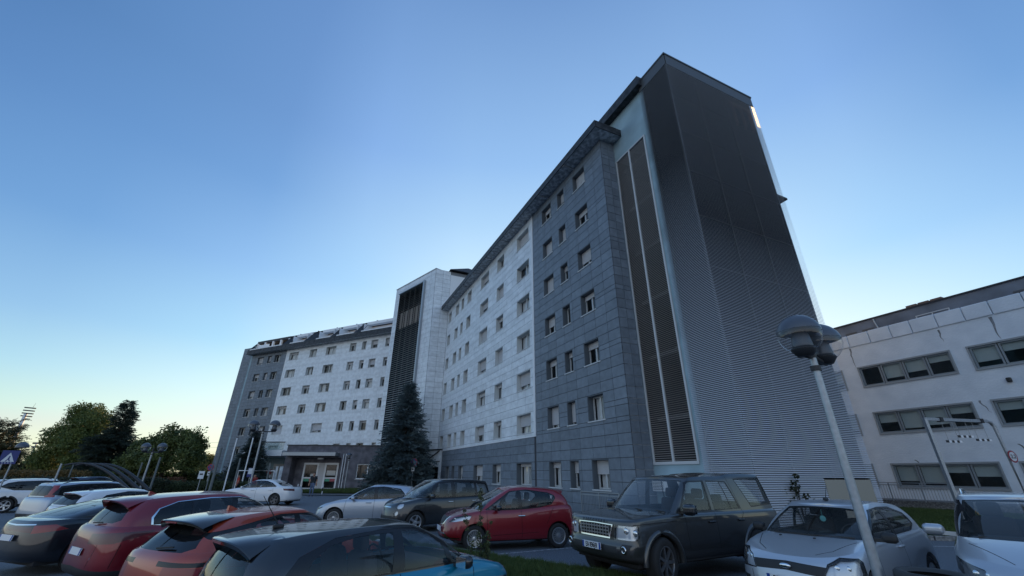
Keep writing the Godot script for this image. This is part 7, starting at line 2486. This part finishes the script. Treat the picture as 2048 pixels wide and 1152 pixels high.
	hp.bar(Vector3(-0.26, 0.98, -0.1), Vector3(0.0, 0.98, 0.0), 0.03, 0.03)
	hp.tube([Vector3(-0.24, 0.0, -0.15), Vector3(-0.24, 1.0, -0.15)], [0.02, 0.02], 8)
	obj("stand", hp, M["galv"], bin)
	var bag := MB.new()
	var rows := []
	var br := RandomNumberGenerator.new()
	br.seed = 8
	for i in 14:
		var f := i / 13.0
		var row := []
		for k in 41:
			var a := TAU * k / 40.0
			var fold := sin(a * 7.0 + f * 3.0) * 0.022 * (0.3 + f) + sin(a * 3.0 - f * 5.0) * 0.03 * f + sin(a * 13.0 + 1.0) * 0.008
			var rr := lerpf(0.25, 0.2, f) + fold
			row.append(Vector3(cos(a) * rr, 1.02 - f * 0.72 + 0.05 * sin(a * 2.0) * f, sin(a) * rr))
		rows.append(row)
	for i in 13:
		for k in 40:
			bag.quad(rows[i + 1][k + 1], rows[i + 1][k], rows[i][k], rows[i][k + 1])
	obj("bag", bag, mat("bag_plastic", Color(0.62, 0.66, 0.72), 0.35), bin)
	var ty := MB.new()
	ty.lathe([Vector2(0.19, -0.05), Vector2(0.215, -0.075), Vector2(0.26, -0.08), Vector2(0.285, -0.06), Vector2(0.29, -0.03), Vector2(0.29, 0.03), Vector2(0.285, 0.06), Vector2(0.26, 0.08), Vector2(0.215, 0.075), Vector2(0.19, 0.05)], 40)
	tag(put("tyre", ty.mesh(), mat("old_tyre", Color(0.04, 0.042, 0.045), 0.8), self, bin.position + Vector3(0.0, 1.11, 0)), "worn grey tyre lying on top of the litter bin's bag", "tyre")
	# flood light masts far off at the left
	var fm := thing("floodlight_mast", "tall pale floodlight mast with a ladder of lamps, upper left of the trees", "floodlight mast", W(-182.0, 160.0))
	var pl := MB.new()
	pl.tube([Vector3.ZERO, Vector3(0, 21.5, 0)], [0.75, 0.5], 10)
	obj("pole", pl, M["white_trim"], fm)
	for i in 4:
		var lb := MB.new()
		lb.box(Vector3(0.6, 20.6 + i * 1.0, 0), Vector3(4.0, 0.4, 0.6), Basis(Vector3.BACK, -0.08))
		obj("lamp_row", lb, M["dark_metal"], fm)
	var la := MB.new()
	la.tube([Vector3(1.5, 23.8, 0), Vector3(1.9, 25.4, 0)], [0.06, 0.03], 5)
	obj("lightning_rod", la, M["dark_metal"], fm)
	for q in [[-281.0, 260.0, 17.0, "middle sized far floodlight mast above the yellowish trees"], [-268.0, 280.0, 13.5, "smallest far floodlight mast left of the tall leafy tree"]]:
		var m2 := pole("floodlight_mast", q[3], "floodlight mast", W(q[0], q[1]), q[2], 0.4, "steel", "small far floodlight masts")
		for i in 2:
			put("lamp_row", box_mesh(Vector3(4.5, 0.9, 0.5)), M["dark_metal"], m2, Vector3(0, q[2] - i * 2.0, 0))
	# power lines near the horizon
	for i in 4:
		var cb := MB.new()
		var pts := []
		var rad := []
		for k in 11:
			var f := k / 10.0
			pts.append(W(lerpf(-330, -120, f), 240.0, 17.5 - i * 2.4 - 1.2 * 4 * f * (1 - f)))
			rad.append(0.05)
		cb.tube(pts, rad, 4, false)
		tag(obj("power_line", cb, M["steel"], self), "thin power line crossing the pale sky low at the left, %s" % ["uppermost of four", "second from the top", "third from the top", "lowest of four"][i], "cable", "power lines")

func rail(label: String, xf: Transform3D, length: float, h: float, step: float, slope: float) -> void:
	var t := thing("railing", label, "railing")
	t.transform = xf
	for y in [h, h - 0.12, 0.12]:
		var m := MB.new()
		m.bar(Vector3(0, y, 0), Vector3(length, y + slope * length, 0), 0.045, 0.045)
		obj("rail", m, M["steel"], t)
	var n := int(length / step)
	for i in n + 1:
		var x := length * i / n
		var post := i % int(maxf(1, round(n / maxf(1.0, round(length / 1.45))))) == 0
		var m := MB.new()
		var hw := 0.025 if post else 0.008
		m.span(Vector3(x - hw, 0.0 if post else 0.12, -hw), Vector3(x + hw, h - (0.0 if post else 0.12), hw))
		obj("post" if post else "bar", m, M["steel"], t)


# ---------------------------------------------------------------- people
# bones: [a, b, radius a, radius b, colour]; one continuous skin round them
func body_mesh(bones: Array, cell: float, k := 38.0) -> ArrayMesh:
	var lo := Vector3(1e9, 1e9, 1e9)
	var hi := -lo
	for b in bones:
		var r: float = maxf(b[2], b[3]) + 0.06
		lo = lo.min((b[0] as Vector3).min(b[1]) - Vector3(r, r, r))
		hi = hi.max((b[0] as Vector3).max(b[1]) + Vector3(r, r, r))
	var n := Vector3i(((hi - lo) / cell).ceil()) + Vector3i(2, 2, 2)
	var acc := {}
	for bi in bones.size():
		var b: Array = bones[bi]
		var p: Vector3 = b[0]
		var q: Vector3 = b[1]
		var reach: float = maxf(b[2], b[3]) + 0.09
		var i0 := Vector3i(((p.min(q) - Vector3.ONE * reach - lo) / cell).floor()).clamp(Vector3i.ZERO, n)
		var i1 := Vector3i(((p.max(q) + Vector3.ONE * reach - lo) / cell).ceil()).clamp(Vector3i.ZERO, n)
		var pq := q - p
		var l2 := maxf(pq.length_squared(), 1e-8)
		for x in range(i0.x, i1.x + 1):
			for y in range(i0.y, i1.y + 1):
				for z in range(i0.z, i1.z + 1):
					var c := lo + Vector3(x, y, z) * cell
					var t := clampf((c - p).dot(pq) / l2, 0, 1)
					var d: float = (c - p - pq * t).length() - lerpf(b[2], b[3], t)
					if d > 0.09:
						continue
					var key := Vector3i(x, y, z)
					var e := exp(-k * d)
					if acc.has(key):
						var a: Array = acc[key]
						a[0] += e
						if d < a[1]:
							a[1] = d
							a[2] = bi
					else:
						acc[key] = [e, d, bi]
	var val := func(key: Vector3i) -> float: return -log(acc[key][0]) / k if acc.has(key) else 0.1
	var mb := MB.new()
	mb.use_col = true
	var idx := {}
	for key in acc:
		var s := []
		var inside := 0
		for o in 8:
			var v: float = val.call(key + Vector3i(o & 1, (o >> 1) & 1, (o >> 2) & 1))
			s.append(v)
			if v < 0:
				inside += 1
		if inside == 0 or inside == 8:
			continue
		var sum := Vector3.ZERO
		var cnt := 0
		for e in [[0, 1], [2, 3], [4, 5], [6, 7], [0, 2], [1, 3], [4, 6], [5, 7], [0, 4], [1, 5], [2, 6], [3, 7]]:
			if (s[e[0]] < 0) != (s[e[1]] < 0):
				var t: float = s[e[0]] / (s[e[0]] - s[e[1]])
				var pa := Vector3(e[0] & 1, (e[0] >> 1) & 1, (e[0] >> 2) & 1)
				var pb := Vector3(e[1] & 1, (e[1] >> 1) & 1, (e[1] >> 2) & 1)
				sum += pa.lerp(pb, t)
				cnt += 1
		var g := Vector3(s[1] + s[3] + s[5] + s[7] - s[0] - s[2] - s[4] - s[6], s[2] + s[3] + s[6] + s[7] - s[0] - s[1] - s[4] - s[5], s[4] + s[5] + s[6] + s[7] - s[0] - s[1] - s[2] - s[3])
		mb.col = bones[acc[key][2]][4]
		idx[key] = mb.vert(lo + (Vector3(key) + sum / cnt) * cell, g.normalized())
	for key in idx:
		for ax in 3:
			var step := [Vector3i(1, 0, 0), Vector3i(0, 1, 0), Vector3i(0, 0, 1)][ax] as Vector3i
			var u := [Vector3i(0, 1, 0), Vector3i(0, 0, 1), Vector3i(1, 0, 0)][ax] as Vector3i
			var w := [Vector3i(0, 0, 1), Vector3i(1, 0, 0), Vector3i(0, 1, 0)][ax] as Vector3i
			var a0: float = val.call(key)
			var a1: float = val.call(key + step)
			if (a0 < 0) == (a1 < 0):
				continue
			if not (idx.has(key - u) and idx.has(key - w) and idx.has(key - u - w)):
				continue
			var q := [idx[key], idx[key - u], idx[key - u - w], idx[key - w]]
			if a0 < 0:
				mb.ix.append_array([q[0], q[2], q[1], q[0], q[3], q[2]])
			else:
				mb.ix.append_array([q[0], q[1], q[2], q[0], q[2], q[3]])
	return mb.mesh()

func person(label: String, at: Vector3, turn: float, h: float, top: Color, legs: Color, hair: Color, long_hair := false, stride := 0.0, coarse := 0.016) -> void:
	var t := thing("person", label, "person", at, turn)
	var s := h / 1.75
	var skin := Color(0.36, 0.2, 0.14)
	var shoe := Color(0.02, 0.02, 0.022)
	var b := []
	var V := func(x, y, z): return Vector3(x, y, z) * s
	for e in [-1.0, 1.0]:
		var hip: Vector3 = V.call(0.09 * e, 0.92, 0)
		var knee: Vector3 = V.call(0.1 * e, 0.5, 0.03 + 0.1 * stride * e)
		var ank: Vector3 = V.call(0.11 * e, 0.09, -0.02 + 0.16 * stride * e)
		b.append([hip, knee, 0.088 * s, 0.06 * s, legs])
		b.append([knee, ank, 0.058 * s, 0.042 * s, legs])
		b.append([ank + Vector3(0, -0.045, -0.03) * s, ank + Vector3(0.02 * e, -0.055, 0.13) * s, 0.036 * s, 0.03 * s, shoe])
		var sh: Vector3 = V.call(0.19 * e, 1.43, -0.01)
		var el: Vector3 = V.call(0.26 * e, 1.15, -0.03 - 0.05 * stride * e)
		var wr: Vector3 = V.call(0.27 * e, 0.92, 0.06 - 0.1 * stride * e)
		b.append([sh, sh.lerp(el, 0.55), 0.056 * s, 0.05 * s, top])
		b.append([sh.lerp(el, 0.55), el, 0.042 * s, 0.037 * s, skin])
		b.append([el, wr, 0.037 * s, 0.026 * s, skin])
		b.append([wr, wr + Vector3(0.0, -0.07, 0.015) * s, 0.026 * s, 0.03 * s, skin])
		for f in 4:
			var base: Vector3 = wr + Vector3(0.004 * e, -0.085, 0.005 + (f - 1.5) * 0.017) * s
			b.append([base, base + Vector3(0, -0.05 + 0.006 * absf(f - 1.5), 0.004) * s, 0.0095 * s, 0.008 * s, skin])
		b.append([wr + Vector3(0, -0.03, 0.03) * s, wr + Vector3(-0.006 * e, -0.075, 0.055) * s, 0.011 * s, 0.009 * s, skin])
		b.append([V.call(0.1 * e, 1.42, -0.01), sh, 0.07 * s, 0.06 * s, top])
		b.append([V.call(0.085 * e, 1.0, 0), V.call(0.1 * e, 1.36, 0), 0.09 * s, 0.1 * s, top])
		b.append([V.call(0.06 * e, 0.93, -0.02), V.call(0.07 * e, 1.02, -0.01), 0.1 * s, 0.09 * s, legs])
	b.append([V.call(0, 1.44, -0.01), V.call(0, 1.54, 0.01), 0.055 * s, 0.05 * s, skin])
	b.append([V.call(0, 1.6, 0.03), V.call(0, 1.66, 0.02), 0.075 * s, 0.085 * s, skin])
	b.append([V.call(0, 1.635, 0.1), V.call(0, 1.61, 0.115), 0.012 * s, 0.016 * s, skin])
	for e in [-1.0, 1.0]:
		b.append([V.call(0.085 * e, 1.63, 0.01), V.call(0.088 * e, 1.6, 0.01), 0.014 * s, 0.01 * s, skin])
	o_people(t, body_mesh(b, coarse))
	var hm := MB.new()
	hm.ball(V.call(0, 1.675, 0.0), V.call(0.096, 0.094, 0.105), 10, 16, Basis(Vector3.RIGHT, -0.3), -0.1, PI / 2)
	if long_hair:
		hm.tube([V.call(0, 1.66, -0.05), V.call(0, 1.5, -0.09), V.call(0, 1.34, -0.1)], [0.085 * s, 0.095 * s, 0.05 * s], 10)
	obj("hair", hm, mat("hair_%d" % used["person"], hair, 0.7), t)
	var em := MB.new()
	for e in [-1.0, 1.0]:
		em.ball(V.call(0.032 * e, 1.645, 0.095), V.call(0.012, 0.009, 0.01), 6, 8)
	em.box(V.call(0, 1.575, 0.1), V.call(0.045, 0.008, 0.01))
	obj("face", em, M["ink"], t)

func o_people(t: Node3D, m: Mesh) -> void:
	if not M.has("people"):
		mat("people", Color(1, 1, 1), 0.8).vertex_color_use_as_albedo = true
	put("figure", m, M["people"], t)

func people() -> void:
	person("man in a dark shirt and blue jeans standing by the entrance doors", W(-17.18, 39.5, 0.0), 0.25, 1.86, Color(0.018, 0.02, 0.026), Color(0.1, 0.14, 0.23), Color(0.02, 0.015, 0.012), false, 0.35)
	person("woman in a red top with long dark hair beside the white saloon's bonnet", W(-24.3, 40.5, 0.0), -1.2, 1.66, Color(0.5, 0.05, 0.03), Color(0.03, 0.03, 0.04), Color(0.012, 0.01, 0.01), true, 0.3, 0.02)
	person("person in a dark red top just right of the woman in red, half hidden", W(-23.3, 41.2, 0.0), 0.6, 1.68, Color(0.25, 0.03, 0.03), Color(0.03, 0.03, 0.04), Color(0.012, 0.01, 0.01), false, 0.2, 0.02)


# ---------------------------------------------------------------- sky
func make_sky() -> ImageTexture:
	# clear evening sky tabulated by elevation and by angle from the sun's bearing
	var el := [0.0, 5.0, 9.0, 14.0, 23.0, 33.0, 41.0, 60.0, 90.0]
	var da := [0.0, 20.0, 35.0, 48.0, 63.0, 75.0, 110.0, 180.0]  # sky at the two widest angles is brightened to lift the shaded facades
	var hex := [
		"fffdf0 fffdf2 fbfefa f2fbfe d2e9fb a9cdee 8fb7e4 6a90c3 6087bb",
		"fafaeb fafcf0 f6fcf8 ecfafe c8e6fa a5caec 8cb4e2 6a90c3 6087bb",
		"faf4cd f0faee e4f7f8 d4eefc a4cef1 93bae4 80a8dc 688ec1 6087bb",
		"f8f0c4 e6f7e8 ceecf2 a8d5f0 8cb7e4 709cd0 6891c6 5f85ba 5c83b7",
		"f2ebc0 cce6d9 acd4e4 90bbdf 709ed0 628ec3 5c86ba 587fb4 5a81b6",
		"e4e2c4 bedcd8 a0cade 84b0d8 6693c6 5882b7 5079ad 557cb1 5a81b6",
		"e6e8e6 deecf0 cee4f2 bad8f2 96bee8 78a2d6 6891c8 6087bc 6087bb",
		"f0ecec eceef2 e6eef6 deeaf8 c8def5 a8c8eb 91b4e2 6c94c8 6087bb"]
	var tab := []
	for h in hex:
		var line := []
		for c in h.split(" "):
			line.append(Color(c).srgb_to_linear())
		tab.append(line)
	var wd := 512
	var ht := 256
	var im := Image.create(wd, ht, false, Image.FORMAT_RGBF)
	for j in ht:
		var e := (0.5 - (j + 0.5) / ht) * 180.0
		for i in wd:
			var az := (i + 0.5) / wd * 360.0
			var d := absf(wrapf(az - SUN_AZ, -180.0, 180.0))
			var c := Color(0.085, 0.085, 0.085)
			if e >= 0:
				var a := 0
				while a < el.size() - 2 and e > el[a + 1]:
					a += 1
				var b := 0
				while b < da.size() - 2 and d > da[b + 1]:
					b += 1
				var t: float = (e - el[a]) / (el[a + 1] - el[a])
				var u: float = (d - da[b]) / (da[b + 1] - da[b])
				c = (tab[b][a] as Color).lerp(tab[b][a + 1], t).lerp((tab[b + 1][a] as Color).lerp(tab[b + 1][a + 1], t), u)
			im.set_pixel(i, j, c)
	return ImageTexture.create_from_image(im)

const SUN_AZ := 12.0

func _ready() -> void:
	rng.seed = 20
	var cam := Camera3D.new()
	cam.name = "camera"
	cam.position = EYE
	cam.rotation_degrees = Vector3(24.447, 0, 0)
	cam.rotate_object_local(Vector3.BACK, deg_to_rad(0.367))
	cam.fov = 70.16
	cam.near = 0.05
	cam.far = 2500.0
	add_child(cam)
	cam.current = true
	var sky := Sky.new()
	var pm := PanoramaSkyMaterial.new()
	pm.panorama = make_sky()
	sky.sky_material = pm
	var env := Environment.new()
	env.background_mode = Environment.BG_SKY
	env.sky = sky
	env.background_energy_multiplier = 1.0
	env.tonemap_mode = Environment.TONE_MAPPER_LINEAR
	env.tonemap_exposure = 1.16
	env.sdfgi_enabled = true
	env.ssao_enabled = true
	env.ssil_enabled = true
	var we := WorldEnvironment.new()
	we.name = "world"
	we.environment = env
	add_child(we)
	# low evening sun behind the hospital: the car park lies in its shade
	var sun := DirectionalLight3D.new()
	sun.name = "sun"
	sun.light_color = Color(1.0, 0.8, 0.55)
	sun.light_energy = 1.5
	sun.light_angular_distance = 0.5
	sun.shadow_enabled = true
	sun.rotation_degrees = Vector3(-7.0, 180.0 - SUN_AZ, 0)
	add_child(sun)

	make_materials()
	mat("green_tag", Color(0.15, 0.5, 0.5), 0.5)
	grounds()
	near_wing()
	core_and_tower()
	stair_tower()
	far_wing()
	pavilion()
	clinic()
	cars()
	furniture()
	bushes()
	people()
